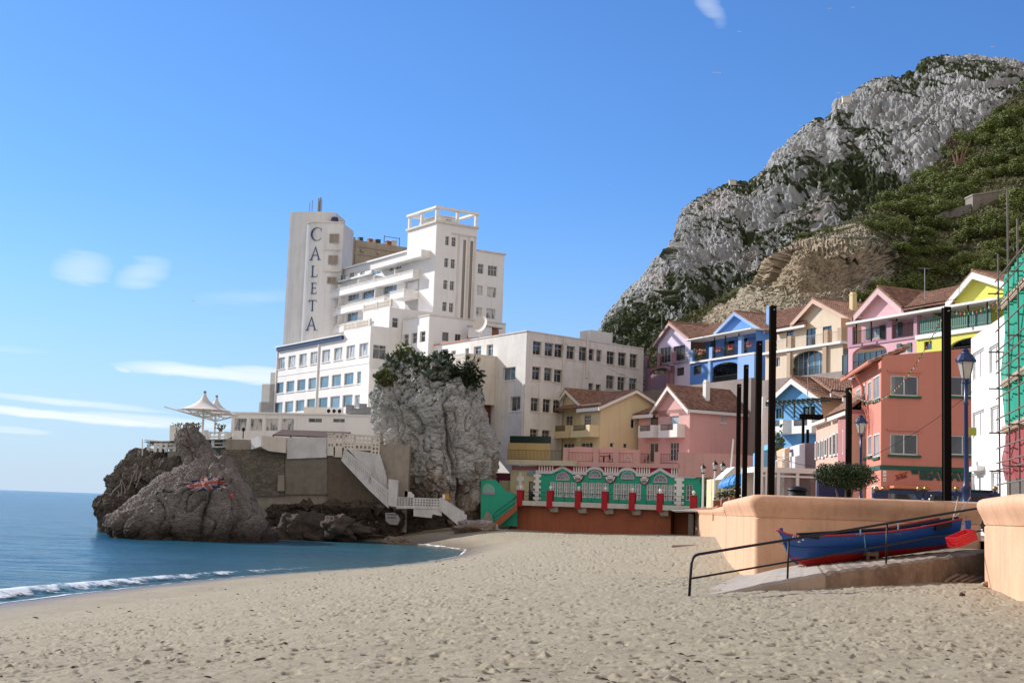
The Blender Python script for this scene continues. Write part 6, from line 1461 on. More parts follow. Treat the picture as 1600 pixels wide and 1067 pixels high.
# ================================================================ houses
def house(name, lab, K, deg, col, mat_=None):
    t = thing(name, (K.x, K.y, 0), lab, 'house'); return t, left_fac(K, deg), right_fac(K, deg), paint(name+'_render', col, dirt=0.14, scale=0.35)
# ---- yellow house
KY = at(938, 660, 160); HB = 28
yel, FY, FYR, my = house('yellow_house', 'yellow gabled house with two curved balconies above the restaurant', KY, HB, (0.72, 0.60, 0.37))
c5 = lambda *r: (800+r[0]/4.64, 490+r[1]/4.64, 800+r[2]/4.64, 490+r[3]/4.64)
b = MB(); W = Wall(yel, FY, b, off=-0.8, depth=0.15); zeY = FY.z(915, 633, -0.8)
for r in ((395,740,438,842),): W.px(*c5(*r), cols=2, rows=4)
W.px(*c5(377,940,449,1062), cols=3, gm=M['gl_dark']); zbY = 2.5; uYL = FY.u(868, 650, -0.8); uYm = FY.u(908, 650)
W.close(uYL, uYm, zbY, FY.z(868, 640, -0.8)); zgl = FY.z(868, 640, -0.8)
W = Wall(yel, FY, b, off=0.0, depth=0.15); W.px(*c5(528,735,570,838), cols=3, rows=4); W.px(*c5(505,935,583,1062), cols=3, gm=M['gl_dark']); W.close(uYm, 0, zbY, zeY)
b.quad(FY.p(uYm, zbY, 0), FY.p(uYm, zeY, 0), FY.p(uYm, zeY, -0.8), FY.p(uYm, zbY, -0.8))
zrY = FY.z(889, 608, -0.8); apU = FY.u(889.4, 608, -0.8)
tm = gable_front(yel, FY, uYL, FY.u(914, 632, -0.8), apU, zgl, FY.z(914, 632, -0.8), zrY, 7.5, b, M['trimwhite'], off=-0.8, tiles=MB(), ov=0.6, tw=0.4)
# side gable and main roof, ridge along the front
W = Wall(yel, FYR, b, depth=0.15); uS = FYR.u(1012, 640); zSe = FYR.z(940, 634); apS = FYR.u(991.5, 608.5); zSr = FYR.z(991.5, 608.5); zSw = zSe-0.2
W.px(992, 623, 1000, 635, cols=1, gm=M['gl_dark']); W.px(985.5, 654.5, 990.5, 669, cols=1, gm=M['gl_dark']); W.px(953, 691.5, 958, 699, cols=1); W.px(974, 692.5, 979, 700, cols=1)
W.close(0, 2*apS, zbY, zSw)
b.poly([FYR.p(0, zSw), FYR.p(2*apS, zSw), FYR.p(2*apS, zSe-0.2), FYR.p(apS, zSr-0.25), FYR.p(0, zSe-0.2)])
Lb = abs(uYL)+0.3; 
tile_plane(tm, FYR.p(-0.5, zSe-0.1, -Lb), FYR.p(-0.5, zSe-0.1, 0.5), FYR.p(apS, zSr, 0.5), FYR.p(apS, zSr, -Lb)); tile_plane(tm, FYR.p(2*apS+0.5, zSe-0.1, 0.5), FYR.p(2*apS+0.5, zSe-0.1, -Lb), FYR.p(apS, zSr, -Lb), FYR.p(apS, zSr, 0.5))
tm.build('roof', M['tiles'], yel)
q = MB(); q.prism(FYR, [(-0.5, zSe-0.55), (-0.5, zSe-0.2), (apS, zSr-0.1), (apS, zSr-0.45)], 0.42, 0.5); q.prism(FYR, [(apS, zSr-0.45), (apS, zSr-0.1), (2*apS+0.5, zSe-0.2), (2*apS+0.5, zSe-0.55)], 0.42, 0.504); q.fb(FY, uYm-0.3, 0.5, zSe-0.6, zSe-0.2, 0.4, 0.52); q.build('barge_board', M['trimwhite'], yel)
b.build('wall', my, yel)
def bow_balcony(root, F, px0, px1, ytop, ybot, off0, prot, mat_, wallh=0.75, nm='balcony'):
    u0, u1 = F.u(px0, (ytop+ybot)/2, off0+prot), F.u(px1, (ytop+ybot)/2, off0+prot*0.6); xm = (px0+px1)/2; zt3, zb3 = F.z(xm, ytop, off0+prot), F.z(xm, ybot, off0+prot); q = MB(); h = zt3-zb3
    q.fb(F, u0, u1, zb3, zb3+0.18, off0, off0+prot); q.fb(F, u0, u1, zb3+0.18, zb3+h*0.55, off0+prot-0.14, off0+prot-0.001); q.fb(F, u1-0.14, u1-0.001, zb3+0.18, zt3, off0, off0+prot-0.14); q.fb(F, u0, u0+0.14, zb3+0.18, zt3, off0, off0+prot-0.14)
    q.fb(F, u0, u0+(u1-u0)*0.10, zb3+h*0.55, zt3, off0+prot-0.14, off0+prot); q.fb(F, u1-(u1-u0)*0.22, u1, zb3+h*0.55, zt3, off0+prot-0.14, off0+prot)
    o = q.build(nm, mat_, root); r2 = rail(root, F, u0+(u1-u0)*0.10, u1-(u1-u0)*0.22, zb3+h*0.55, h*0.45, off0+prot-0.07, step=0.12, parent=o); return o
bow_balcony(yel, FY, 864.6, 894, 664.5, 684, -0.8, 1.3, my); bow_balcony(yel, FY, 892, 927, 664, 682.5, 0.0, 1.3, my)
# ---- pink house
KP = at(1077.6, 660, 153); HB2 = 29
pnk, FP2, FP2R, mp_ = house('pink_house', 'salmon pink gabled house with two white balconies and a white chimney', KP, HB2, (0.72, 0.42, 0.39))
b = MB(); W = Wall(pnk, FP2, b, depth=0.15); c6 = lambda *r: (990+r[0]/4.85, 470+r[1]/4.85, 990+r[2]/4.85, 470+r[3]/4.85)
W.px(*c6(130,862,186,985), cols=1, gm=M['gl_dark']); W.px(*c6(283,852,342,975), cols=1, gm=M['gl_pale']); W.px(1016.5,692,1028,722, cols=2, gm=M['gl_dark']); W.px(1048,691,1060.5,720, cols=3, rows=3)
uPl = FP2.u(998, 660); zeP = FP2.z(1077, 636); W.close(uPl, 0, 2.5, FP2.z(1000, 647)); zpl = FP2.z(1000, 647)
apP = FP2.u(1049, 602.5); zrP = FP2.z(1049, 602.5); zlP = FP2.z(1024, 640)
b.poly([FP2.p(uPl, zpl), FP2.p(0, zpl), FP2.p(0, zeP-0.15), FP2.p(FP2.u(1024, 640), zeP-0.15)])
tm = gable_front(pnk, FP2, FP2.u(1024, 640), 0, apP, zlP, zeP, zrP, 13, b, M['trimwhite'], ov=0.6, tiles=MB(), zb=zpl-0.5, tw=0.45)
W = Wall(pnk, FP2R, b, depth=0.12); W.px(1126.5,648.5,1132.5,660.5, cols=1, gm=M['gl_pale'], sill=M['trimwhite']); uPr = FP2R.u(1182, 660); W.close(0, uPr, 2.5, zeP)
# low left wing of the roof
ul, ur = FP2.u(995, 640), FP2.u(1026, 640); tile_plane(tm, FP2.p(ul, zpl-0.1, 0.6), FP2.p(ur, zpl-0.1, 0.6), FP2.p(ur, zpl+2.1, -5), FP2.p(ul, zpl+2.1, -5))
tm.build('roof', M['tiles'], pnk)
q = MB(); q.fb(FP2, ul, ur, zpl-0.55, zpl-0.16, 0.5, 0.62); q.fb(FP2R, -0.6, uPr, zeP-0.62, zeP-0.28, 0.30, 0.42); q.build('fascia', M['trimwhite'], pnk)
b.build('wall', mp_, pnk)
bow_balcony(pnk, FP2, 997, 1026, 664.5, 683.5, 0, 1.1, M['white']); bow_balcony(pnk, FP2, 1028.5, 1063, 662.5, 683, 0, 1.1, M['white'])
def chimney(root, x0, x1, ytop, ybot, d_, mat_, F_deg=28, arch=True):
    p0 = at((x0+x1)/2, ybot, d_); zt3 = at((x0+x1)/2, ytop, d_).z; w_ = (x1-x0)*d_/F_PX*0.72; F = left_fac(p0, F_deg); q = MB()
    q.fb(F, -w_/2, w_/2, p0.z-1, zt3-w_*0.45, -w_/2, w_/2); q.prism(F, [(-w_*0.42, zt3-w_*0.45), (w_*0.42, zt3-w_*0.45), (w_*0.36, zt3-w_*0.1), (0, zt3), (-w_*0.36, zt3-w_*0.1)], -w_*0.45, w_*0.45); q.fb(F, -w_*0.56, w_*0.56, zt3-w_*0.62, zt3-w_*0.5, -w_*0.56, w_*0.56)
    return q.build('chimney', mat_, root)
chimney(pnk, 1098, 1109, 593.5, 624, 156, M['white'])
def porch(root, F, A, zt):
    """deep veranda: dark glazed doors added at the back in place of shade, floor and railing"""
    u = A[0]-5.5
    while u < A[1]+1: window(root, F, u, u+1.5, A[2], zt-0.1, off=-3.0, cols=2, gm=M['gl_dark'], fm=M['darkframe'], name='door'); u += 1.52
    q = MB(); q.fb(F, A[0]-6, A[1]+2, A[2]-.3, A[2]-.01, -3.3, -.3); q.build('porch_floor', M['concrete'], root); rail(root, F, A[0], A[1], A[2], 1.0, -0.12, step=0.2)
# lavender + blue
KB2 = at(1180.7, 560, 160); FU = left_fac(KB2, 24); FUR = right_fac(KB2, 24)
blu = thing('blue_house', (KB2.x, KB2.y, 0), 'bright blue gabled house with flower boxes and an arched porch', 'house'); lav = thing('lavender_house', tuple(FU.p(FU.u(1050, 560), 0)), 'pale lavender gabled house with an arched carport, leftmost of the upper row', 'house')
mb_, ml = paint('blue_render', (0.13, 0.29, 0.66), dirt=0.1, scale=0.35), paint('lavender_render', (0.72, 0.63, 0.76), dirt=0.12); mlb = paint('light_blue_render', (0.28, 0.45, 0.75), dirt=0.12); mmv = paint('mauve_render', (0.34, 0.19, 0.22), dirt=0.12)
zbU = FU.z(1110, 603.5); zbal = FU.z(1110, 562.5); zev = FU.z(1150, 519)
b = MB(); W = Wall(blu, FU, b, off=-2.2, depth=0.12); uBm = FU.u(1079, 560)
for r in ((1111,521,1118,560),(1133,527,1147,556),(1160,523,1168,551)): W.px(*r, cols=2, gm=M['gl_dark'], fm=M['darkframe'])
W.close(uBm, 0, zbal, zev)
W = Wall(blu, FU, b, depth=0.2); W.px(*c6(462,488,515,556), cols=2, gm=M['gl_dark'], fm=M['darkframe'])
A = FU.rect(1112, 566, 1154, 599); W.hole(*A); W.close(uBm, 0, zbU-3, zbal)
porch(blu, FU, A, zbal)
def arch_fill(mb, F, A, off, th, rise=0.28, n=10):
    u0, u1, z0, z1 = A; h = (z1-z0)*rise
    for k in range(n):
        a0, a1 = math.pi*k/n, math.pi*(k+1)/n; um = (u0+u1)/2; w_ = (u1-u0)/2
        p = (um-w_*math.cos(a0), z1-h+h*math.sin(a0)); q = (um-w_*math.cos(a1), z1-h+h*math.sin(a1)); mb.prism(F, [p, q, (q[0], z1+0.01), (p[0], z1+0.01)], off-th, off-0.002)
arch_fill(b, FU, A, 0.0, 0.25)
uBR = FUR.u(1208, 540); Wr = Wall(blu, FUR, b, depth=0.2); Wr.close(0, uBR, zbU-3, zev)
# gable
gz = FU.z(1153, 487, -1.5); gu = FU.u(1153, 487, -1.5); guL = FU.u(1122, 521, -1.5)
tm = gable_front(blu, FU, guL, 0, gu, FU.z(1122, 519, -1.5), FUR.z(1180.7, 513.5), gz, 12, b, mlb, off=-1.5, ov=0.6, tiles=MB(), zb=zev-0.6, tw=0.4)
tile_plane(tm, FU.p(FU.u(1076, 528), FU.z(1090, 525), -0.9), FU.p(guL, FU.z(1090, 525), -0.9), FU.p(guL+1.5, FU.z(1122, 508, -6), -6), FU.p(FU.u(1100, 510, -6), FU.z(1100, 509, -6), -6))
tm.build('roof', M['tiles'], blu)
b.build('wall', mb_, blu)
q = MB(); q.fb(FU, uBm, 0.1, zbal-0.12, zbal+0.1, -2.2, 0.25); q.fb(FU, uBm, 0.3, zev-0.15, zev, -1.6, 0.9); q.build('balcony_slab', M['trimwhite'], blu)
for x in (1080, 1110.5, 1156): q = MB(); u = FU.u(x, 545); q.fb(FU, u-0.35, u+0.35, zbal+0.1, zbal+(2.3 if x > 1150 else 1.6), -0.35, 0.02); q.build('pier', mlb, blu)
q = MB(); q.fb(FU, FU.u(1108, 580), FU.u(1111.8, 580), zbU-3, zbal-0.12, 0.002, 0.2); q.build('pier', mlb, blu); q = MB(); q.fb(FU, FU.u(1154.5, 580), 0.02, zbU-3, zbal-0.12, 0.002, 0.2); q.fb(FU, FU.u(1111.8, 600), FU.u(1154.5, 600), zbU-3, A[2], 0.002, 0.2); q.build('pier', mlb, blu)
for x0, x1 in ((1083,1108),(1113,1154)): rail(blu, FU, FU.u(x0, 550), FU.u(x1, 550), zbal+0.1, 1.05, -0.1, step=0.15)
for x in (1117, 1134, 1155): u = FU.u(x, 535, -0.3); q = MB(); q.fb(FU, u-0.05, u+0.05, zbal+0.1, zev, -0.3, -0.2); q.build('post', M['black'], blu)
for x in (1095, 1123, 1142, 1171):
    u = FU.u(x, 542, 0.15); q = MB(); q.fb(FU, u-0.5, u+0.5, zbal+0.85, zbal+1.05, 0.02, 0.25); o = q.build('flower_box', M['terracotta'], blu); q = MB(); bush_mesh(q, FU.p(u, zbal+1.25, 0.15), 0.6, 0.35, 0.3, 60, 0.09, rg, 0.2); q.build('flowers', M['flower'], o)
chimney(blu, 1197, 1206.5, 477.5, 506, 163, mlb)
# lavender
b = MB(); uL0 = FU.u(1028, 560); W = Wall(lav, FU, b, off=0.01, depth=0.2); u52 = FU.u(1051.5, 560)
W.px(*c6(205,352,280,468), cols=3, gm=M['gl_dark'], fm=M['frame']); W.px(*c6(310,340,388,450), cols=2, gm=M['gl_dark'], fm=M['darkframe']); W.px(*c6(335,505,382,566), cols=2, gm=M['gl_dark'], fm=M['darkframe'])
W.close(u52, uBm-0.01, zbU-3, zev-0.3); W.close(uL0, u52, zbal, zev-0.3)
tm = gable_front(lav, FU, uL0, uBm, FU.u(1051, 503.5), FU.z(1028, 535), FU.z(1077, 527), FU.z(1051, 503.5), 9, b, paint('mauve_trim', (0.55, 0.38, 0.36)), off=0.01, ov=0.6, tiles=MB(), zb=zev-0.32, tw=0.35); tm.build('roof', M['tiles'], lav)
b.build('wall', ml, lav)
q = MB(); W = Wall(lav, FU, q, off=1.2, depth=0.3); A = FU.rect(1013.5, 575, 1047.5, 609, 1.2); W.hole(*A); uca = FU.u(1007, 580, 1.2); W.close(uca, u52+0.5, zbU-3, zbal); arch_fill(q, FU, A, 1.2, 0.3); q.fb(FU, uca, u52+0.5, zbal-0.1, zbal, -2, 1.2); q.quad(FU.p(u52+.5, zbU-3, 1.2), FU.p(u52+.5, zbal, 1.2), FU.p(u52+.5, zbal, 0), FU.p(u52+.5, zbU-3, 0)); q.quad(FU.p(uca-8, zbU-3, -4), FU.p(u52+.5, zbU-3, -4), FU.p(u52+.5, zbal, -4), FU.p(uca-8, zbal, -4)); q.build('carport', mmv, lav)
for x in (1009, 1029, 1051.5): q = MB(); u = FU.u(x, 560, 1.1); q.fb(FU, u-0.3, u+0.3, zbal, zbal+1.7, 0.75, 1.18); q.build('pier', mmv, lav)
rail(lav, FU, FU.u(1012, 560, 1), FU.u(1027, 560, 1), zbal, 1.2, 1.0, step=0.15, mat=M['black']); rail(lav, FU, FU.u(1031, 560, 1), FU.u(1050, 560, 1), zbal, 1.2, 1.0, step=0.15); rail(lav, FU, FU.u(1054, 560, .3), FU.u(1077, 560, .3), zbal, 1.2, 0.3, step=0.2)
# ---- cream house
KC = at(1313.8, 540, 134); FCm = left_fac(KC, 24); FCR = right_fac(KC, 24)
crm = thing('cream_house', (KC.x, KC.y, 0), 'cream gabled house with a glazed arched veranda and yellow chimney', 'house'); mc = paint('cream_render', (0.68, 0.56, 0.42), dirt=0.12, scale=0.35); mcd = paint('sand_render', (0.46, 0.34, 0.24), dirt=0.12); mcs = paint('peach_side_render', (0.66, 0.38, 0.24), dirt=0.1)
c7 = lambda *r: (1190+r[0]/4.848, 420+r[1]/4.848, 1190+r[2]/4.848, 420+r[3]/4.848)
b = MB(); W = Wall(crm, FCm, b, off=-1.6, depth=0.12)
for r in ((345,450,408,585),(470,435,530,570),(195,468,240,590)): W.px(*c7(*r), cols=2, rows=2, gm=M['gl_dark'], fm=M['darkframe'])
uC0 = FCm.u(1214, 540, -1.6); zCb = FCm.z(1250, 545); zCe = FCm.z(1313, 495); zC0 = FCm.z(1260, 590); W.close(uC0, 0, zCb, zCe-0.3)
W = Wall(crm, FCm, b, off=0.0, depth=0.25); A = FCm.rect(1237, 548, 1287.5, 588); W.hole(*A); W.px(*c7(112,668,138,740), cols=2, gm=M['gl_sky']); uC1 = FCm.u(1196, 560); W.close(uC1, 0.3, zC0-2.5, zCb); arch_fill(b, FCm, A, 0.0, 0.25, 0.35)
tm = gable_front(crm, FCm, FCm.u(1245, 504, -1.6), 0, FCm.u(1277, 466.5, -1.6), FCm.z(1245, 502, -1.6), FCm.z(1313.8, 495), FCm.z(1277.5, 466.5, -1.6), 11, b, paint('peach_trim', (0.66, 0.46, 0.36)), off=-1.6, ov=0.6, tiles=MB(), zb=zCe-0.32, tw=0.45)
tile_plane(tm, FCm.p(uC0-0.4, FCm.z(1225, 508), -1.0), FCm.p(FCm.u(1248, 503), FCm.z(1225, 508), -1.0), FCm.p(FCm.u(1262, 490, -6), FCm.z(1225, 484, -6), -6), FCm.p(FCm.u(1212, 490, -6), FCm.z(1225, 484, -6), -6)); tm.build('roof', M['tiles'], crm)
b.build('wall', mc, crm)
q = MB(); Wr = Wall(crm, FCR, q, depth=0.2); Wr.px(1318,543,1326,567, cols=1, gm=M['gl_dark']); Wr.close(0, 9, zC0-2.5, zCe-0.1); q.build('side_wall', mcs, crm)
q = MB(); q.fb(FCm, uC1-0.2, 0.4, zCb-0.12, zCb+0.12, -1.6, 0.35); q.fb(FCm, uC0-0.3, FCm.u(1245, 505), FCm.z(1225, 508)-0.35, FCm.z(1225, 508)-0.12, -1.1, -0.9); q.build('balcony_slab', M['trimwhite'], crm)
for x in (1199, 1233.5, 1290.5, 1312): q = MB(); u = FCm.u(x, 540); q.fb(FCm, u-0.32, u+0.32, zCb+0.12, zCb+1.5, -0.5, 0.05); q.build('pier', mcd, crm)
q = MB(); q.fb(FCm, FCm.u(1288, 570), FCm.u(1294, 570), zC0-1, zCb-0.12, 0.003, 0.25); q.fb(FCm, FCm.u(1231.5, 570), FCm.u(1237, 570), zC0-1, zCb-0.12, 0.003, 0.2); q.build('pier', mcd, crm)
for x0, x1 in ((1202,1231),(1236,1288),(1293,1310)): rail(crm, FCm, FCm.u(x0, 540), FCm.u(x1, 540), zCb+0.12, 1.1, -0.1, step=0.2, r=0.008, mat=M['steel'])
vw = MB(); vw.fb(FCm, A[0]-0.5, A[1]+0.5, A[2]-0.5, A[3]+0.3, -0.9, -0.85); vr = vw.build('veranda_glass', M['gl_sky'], crm); q = MB()
for k in range(7): u = A[0]+(A[1]-A[0])*k/6; q.fb(FCm, u-0.03, u+0.03, A[2], A[3], -0.85, -0.8)
q.build('glazing_bar', M['frame'], crm); rail(crm, FCm, A[0], A[1], A[2], 1.0, -0.15, step=0.14)
chimney(crm, 1327, 1338.5, 456.5, 490, 138, paint('cream_chimney', (0.72, 0.58, 0.32)), 24)
# ---- pink + yellow pair at the right
KK = at(1560, 520, 100); FK = left_fac(KK, 24); FKR = right_fac(KK, 24)
cK = lambda *r: (1320+r[0]/8.894, 440+r[1]/8.894, 1320+r[2]/8.894, 440+r[3]/8.894)
pk2 = thing('rose_house', tuple(FK.p(FK.u(1380, 540), 0)), 'rose pink gabled house with dark shutters, left of the lime yellow one', 'house'); yl2 = thing('lime_yellow_house', (KK.x, KK.y, 0), 'lime yellow gabled house with a green picket balcony at far right', 'house')
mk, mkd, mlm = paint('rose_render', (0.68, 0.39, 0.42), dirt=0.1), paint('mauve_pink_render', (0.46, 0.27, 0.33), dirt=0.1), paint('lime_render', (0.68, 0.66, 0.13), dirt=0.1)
uKm = FK.u(1432, 540); uK0 = FK.u(1346, 520, -1.8); zKb = FK.z(1400, 530); zKe = FK.z(1430, 487); zK0 = FK.z(1400, 575)
b = MB(); W = Wall(pk2, FK, b, off=-1.8, depth=0.12)
for r in ((380,540,490,790),(640,500,745,755)): W.px(*cK(*r), cols=2, gm=M['gl_pale'], fm=M['frame'])
W.close(uK0, uKm, zKb, zKe)
W = Wall(pk2, FK, b, off=0.0, depth=0.2); A = FK.rect(1332, 539, 1385.5, 580); W.hole(*A); W.px(*cK(785,865,935,985), cols=2, gm=M['gl_pale']); uK1 = FK.u(1325.5, 540); W.close(uK1, uKm-0.01, zK0-2, zKb); arch_fill(b, FK, A, 0.0, 0.25, 0.3)
porch(pk2, FK, A, zKb)
gkL, gkR, gkA = FK.u(1347, 490, -1.2), FK.u(1412, 480, -1.2), FK.u(1380, 449, -1.2)
tm = gable_front(pk2, FK, gkL, gkR, gkA, FK.z(1347, 487, -1.2), FK.z(1413, 477, -1.2), FK.z(1380, 449.5, -1.2), 9, b, paint('pale_pink_trim', (0.66, 0.46, 0.46)), off=-1.2, ov=0.6, tiles=MB(), zb=zKe-0.2, tw=0.5)
tile_plane(tm, FK.p(FK.u(1412, 480, -.6), FK.z(1440, 478, -.6), -0.6), FK.p(FK.u(1492, 470, -.6), FK.z(1440, 478, -.6), -0.6), FK.p(FK.u(1508, 450, -5), FK.z(1445, 457, -5), -5), FK.p(FK.u(1430, 460, -5), FK.z(1445, 457, -5), -5)); tm.build('roof', M['tiles'], pk2)
b.build('wall', mk, pk2)
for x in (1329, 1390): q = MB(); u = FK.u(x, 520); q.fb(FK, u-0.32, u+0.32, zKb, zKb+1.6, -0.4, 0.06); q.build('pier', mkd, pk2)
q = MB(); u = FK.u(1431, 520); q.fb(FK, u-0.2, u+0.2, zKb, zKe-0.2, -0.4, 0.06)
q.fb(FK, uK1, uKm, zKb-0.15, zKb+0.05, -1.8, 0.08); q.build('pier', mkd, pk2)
rail(pk2, FK, FK.u(1332, 520), FK.u(1387, 520), zKb+0.05, 1.15, -0.1, step=0.16); rail(pk2, FK, FK.u(1393, 520), FK.u(1428.5, 520), zKb+0.05, 1.15, -0.1, step=0.16)
for r in ((300,555,360,800),(490,530,560,790),(745,490,800,750)): q = MB(); A_2 = FK.rect(*cK(*r), -1.8); q.fb(FK, A_2[0], A_2[1], A_2[2], A_2[3], -1.8, -1.72); q.build('shutter', M['darkframe'], pk2)
for r in ((728,862,785,985),(875,850,930,975)): q = MB(); A_2 = FK.rect(*cK(*r)); q.fb(FK, A_2[0], A_2[1], A_2[2], A_2[3], 0.003, 0.07); q.build('shutter', M['darkframe'], pk2)
b = MB(); W = Wall(yl2, FK, b, off=-1.8, depth=0.12); W.px(1470, 487, 1477, 512, cols=1, gm=M['gl_dark'], fm=M['darkframe']); W.px(1515, 490, 1542, 510, cols=3, gm=M['gl_sky']); W.close(uKm, 0, zKb, FK.z(1500, 478))
W = Wall(yl2, FK, b, off=0.0, depth=0.2); W.px(1447,533,1456,546, cols=1, gm=M['gl_dark'], fm=M['darkframe']); A = FK.rect(1483, 527, 1552, 560); W.hole(*A); W.close(uKm, 0, zK0-2, zKb-0.1); arch_fill(b, FK, A, 0.0, 0.25, 0.4); porch(yl2, FK, A, zKb)
tm = gable_front(yl2, FK, FK.u(1492, 468, -1.2), 0.3, FK.u(1528, 424, -1.2), FK.z(1492, 466, -1.2), FK.z(1560, 446, -1.2), FK.z(1528, 424.5, -1.2), 9, b, M['trimwhite'], off=-1.2, ov=0.6, tiles=MB(), zb=zKe-0.6, tw=0.5); tm.build('roof', M['tiles'], yl2); b.build('wall', mlm, yl2)
q = MB(); ua, ub_ = FK.u(1323, 500, 0.6), FK.u(1562, 460, 0.6); zA_, zB_ = FK.z(1323, 497.5, 0.6), FK.z(1500, 476, 0.6); q.fb(FK, ua, 0.6, zB_-0.10, zB_+0.08, -1.9, 0.7); o = q.build('veranda_roof', M['trimwhite'], None); tag(o, 'thin flat veranda roof with gutter along the rose and lime houses', 'veranda roof')
for x in (1336, 1359, 1391, 1510, 1540): u = FK.u(x, 490, 0.5); q = MB(); q.fb(FK, u-0.04, u+0.04, zKb+0.05, zB_-0.1, 0.3, 0.4) if x != 1391 else q.fb(FK, u-0.04, u+0.04, zKb+1.5, zB_-0.1, -0.2, -0.1); q.build('slim_post', M['black'], o)
q = MB(); q.fb(FK, uKm, 0.2, zKb-0.3, zKb+0.05, -1.8, 0.15); q.build('balcony_slab', M['trimwhite'], yl2)
pg = M.setdefault('picket', plain('green_picket', (0.08, 0.22, 0.17), 0.6)); q = MB(); u0, u1 = FK.u(1438, 510), FK.u(1549, 500); n = 38
for k in range(n): u = u0+(u1-u0)*k/n; q.fb(FK, u, u+(u1-u0)/n*0.55, zKb+0.12, zKb+1.15, -0.05, 0.0)
q.fb(FK, u0, u1, zKb+1.15, zKb+1.25, -0.08, 0.03); q.fb(FK, u0, u1, zKb+0.25, zKb+0.33, 0.0, 0.03); q.build('picket_railing', pg, yl2)
for x, y in ((1466, 492), (1441, 487)): q = MB(); bush_mesh(q, FK.p(FK.u(x, y, -0.6), FK.z(x, y, -0.6), -0.6), 0.5, 0.4, 0.35, 70, 0.09, rg, 0.1); o = q.build('hanging_plant', M['leaf']); tag(o, ('hanging basket of foliage under the lime house veranda' if x == 1466 else 'trailing plant at the corner between rose and lime houses'), 'plant')
# ================================================================ upper street, promenade ground
ush = thing('retaining_wall', tuple(FU.p(0, 0, 3)), 'grey retaining wall of the upper street under the coloured houses', 'wall'); gm_ = paint('street_wall', (0.30, 0.25, 0.23), dirt=0.35, scale=0.4)
b = MB(); z_ = zbU; b.fb(FU, FU.u(1000, 600, 3), 3.0, 0, z_-0.02, -22, 2.6); b.build('upper_block', gm_, ush)
b = MB(); b.fb(FCm, FCm.u(1186, 590, 2), 3.0, 0, zC0-0.02, -24, 1.6); b.build('middle_block', gm_, ush)
b = MB(); b.fb(FK, FK.u(1318, 580, 2), 12, 0, zK0-0.02, -24, 1.2); b.build('lower_block', gm_, ush)
WL = [onz(1083, 827, 1.9).to_2d(), onz(1113, 842, 1.95).to_2d(), onz(1134, 871, 2.05).to_2d(), Vector((7.35, 41.0)), Vector((13.9, 40.6)), Vector((12.25, 35.4)), Vector((10.35, 28.0)), Vector((9.8, 20)), Vector((13, -20))]
WL[0] = Vector((FR.p(FR.u(1083, 795, DK), 0, DK).x+0.2, FR.p(FR.u(1083, 795, DK), 0, DK).y-0.5))
zg = 3.5
m, nt, bs = mat('promenade_paving'); br = N(nt, 'ShaderNodeTexBrick'); g = N(nt, 'ShaderNodeNewGeometry'); L(nt, g.outputs['Position'], br.inputs['Vector']); br.inputs['Scale'].default_value = 1.6
br.inputs['Color1'].default_value = (0.30, 0.24, 0.20, 1); br.inputs['Color2'].default_value = (0.36, 0.28, 0.22, 1); br.inputs['Mortar'].default_value = (0.16, 0.13, 0.11, 1); L(nt, br.outputs[0], bs.inputs['Base Color']); bs.inputs['Roughness'].default_value = 0.9; M['paving'] = m
b = MB(); b.poly([(p.x+0.1, p.y+0.1, zg) for p in WL[:4]][::-1]+[(70, -20, zg)][:0]+[(17, 160, zg), (90, 160, zg), (90, -20, zg)]+[(p.x+0.15, p.y, zg) for p in WL[:3:-1]]); pv = b.build('promenade', M['paving']); tag(pv, kind='structure')
b = MB(); b.poly([(17, 139, zg+0.6), (90, 60, 9), (260, 60, 9), (260, 260, 14), (17, 260, zg+6)]); o = b.build('town_ground', M['concrete']); tag(o, kind='structure')
peach = paint('peach_wall_paint', (0.68, 0.40, 0.25), dirt=0.38, scale=0.6, bmp=0.5)
PROF = [(0.02, -2.5), (0.06, 1.2), (0.0, 2.5), (0.0, 3.93), (-0.03, 3.95), (-0.03, 3.97), (0.0, 3.99), (0.03, 4.08), (0.08, 4.19), (0.14, 4.30), (0.18, 4.41), (0.18, 4.50), (0.13, 4.58), (0.04, 4.625), (-0.1, 4.635), (-0.42, 4.62), (-0.5, 4.55), (-0.5, 3.3)]
def sweep(name, pts, prof, mat_, parent=None, zo=lambda i: 0.0, sub=6):
    """carry a wall profile along a plan line, rounding the corners"""
    P = [Vector(p) for p in pts]; Q = [P[0]]
    for i in range(1, len(P)-1):
        a, c_ = (P[i-1]-P[i]), (P[i+1]-P[i]); r = min(0.28, a.length*0.4, c_.length*0.4); A, B = P[i]+a.normalized()*r, P[i]+c_.normalized()*r
        for k in range(sub+1): t = k/sub; Q.append(A*(1-t)**2+P[i]*2*t*(1-t)+B*t*t)
    Q.append(P[-1]); vs = []; n = len(prof)
    for i, q in enumerate(Q):
        d = (Q[min(i+1, len(Q)-1)]-Q[max(i-1, 0)]).normalized(); nn = Vector((-d.y, d.x))*-1
        for o_, z in prof: vs.append((q.x+nn.x*o_, q.y+nn.y*o_, z))
    fs = [(i*n+k, (i+1)*n+k, (i+1)*n+k+1, i*n+k+1) for i in range(len(Q)-1) for k in range(n-1)]
    fs += [tuple(range(n)), tuple(range((len(Q)-1)*n+n-1, (len(Q)-1)*n-1, -1))]
    b = MB(); b.add(vs, fs); return b.build(name, mat_, parent, smooth=False)
def smooth_by_angle(o):
    me = o.data; me.polygons.foreach_set('use_smooth', [True]*len(me.polygons))
    import bmesh
    bm = bmesh.new(); bm.from_mesh(me)
    for e in bm.edges: e.smooth = (len(e.link_faces) == 2 and e.calc_face_angle(0) < 0.6)
    bm.to_mesh(me); bm.free()
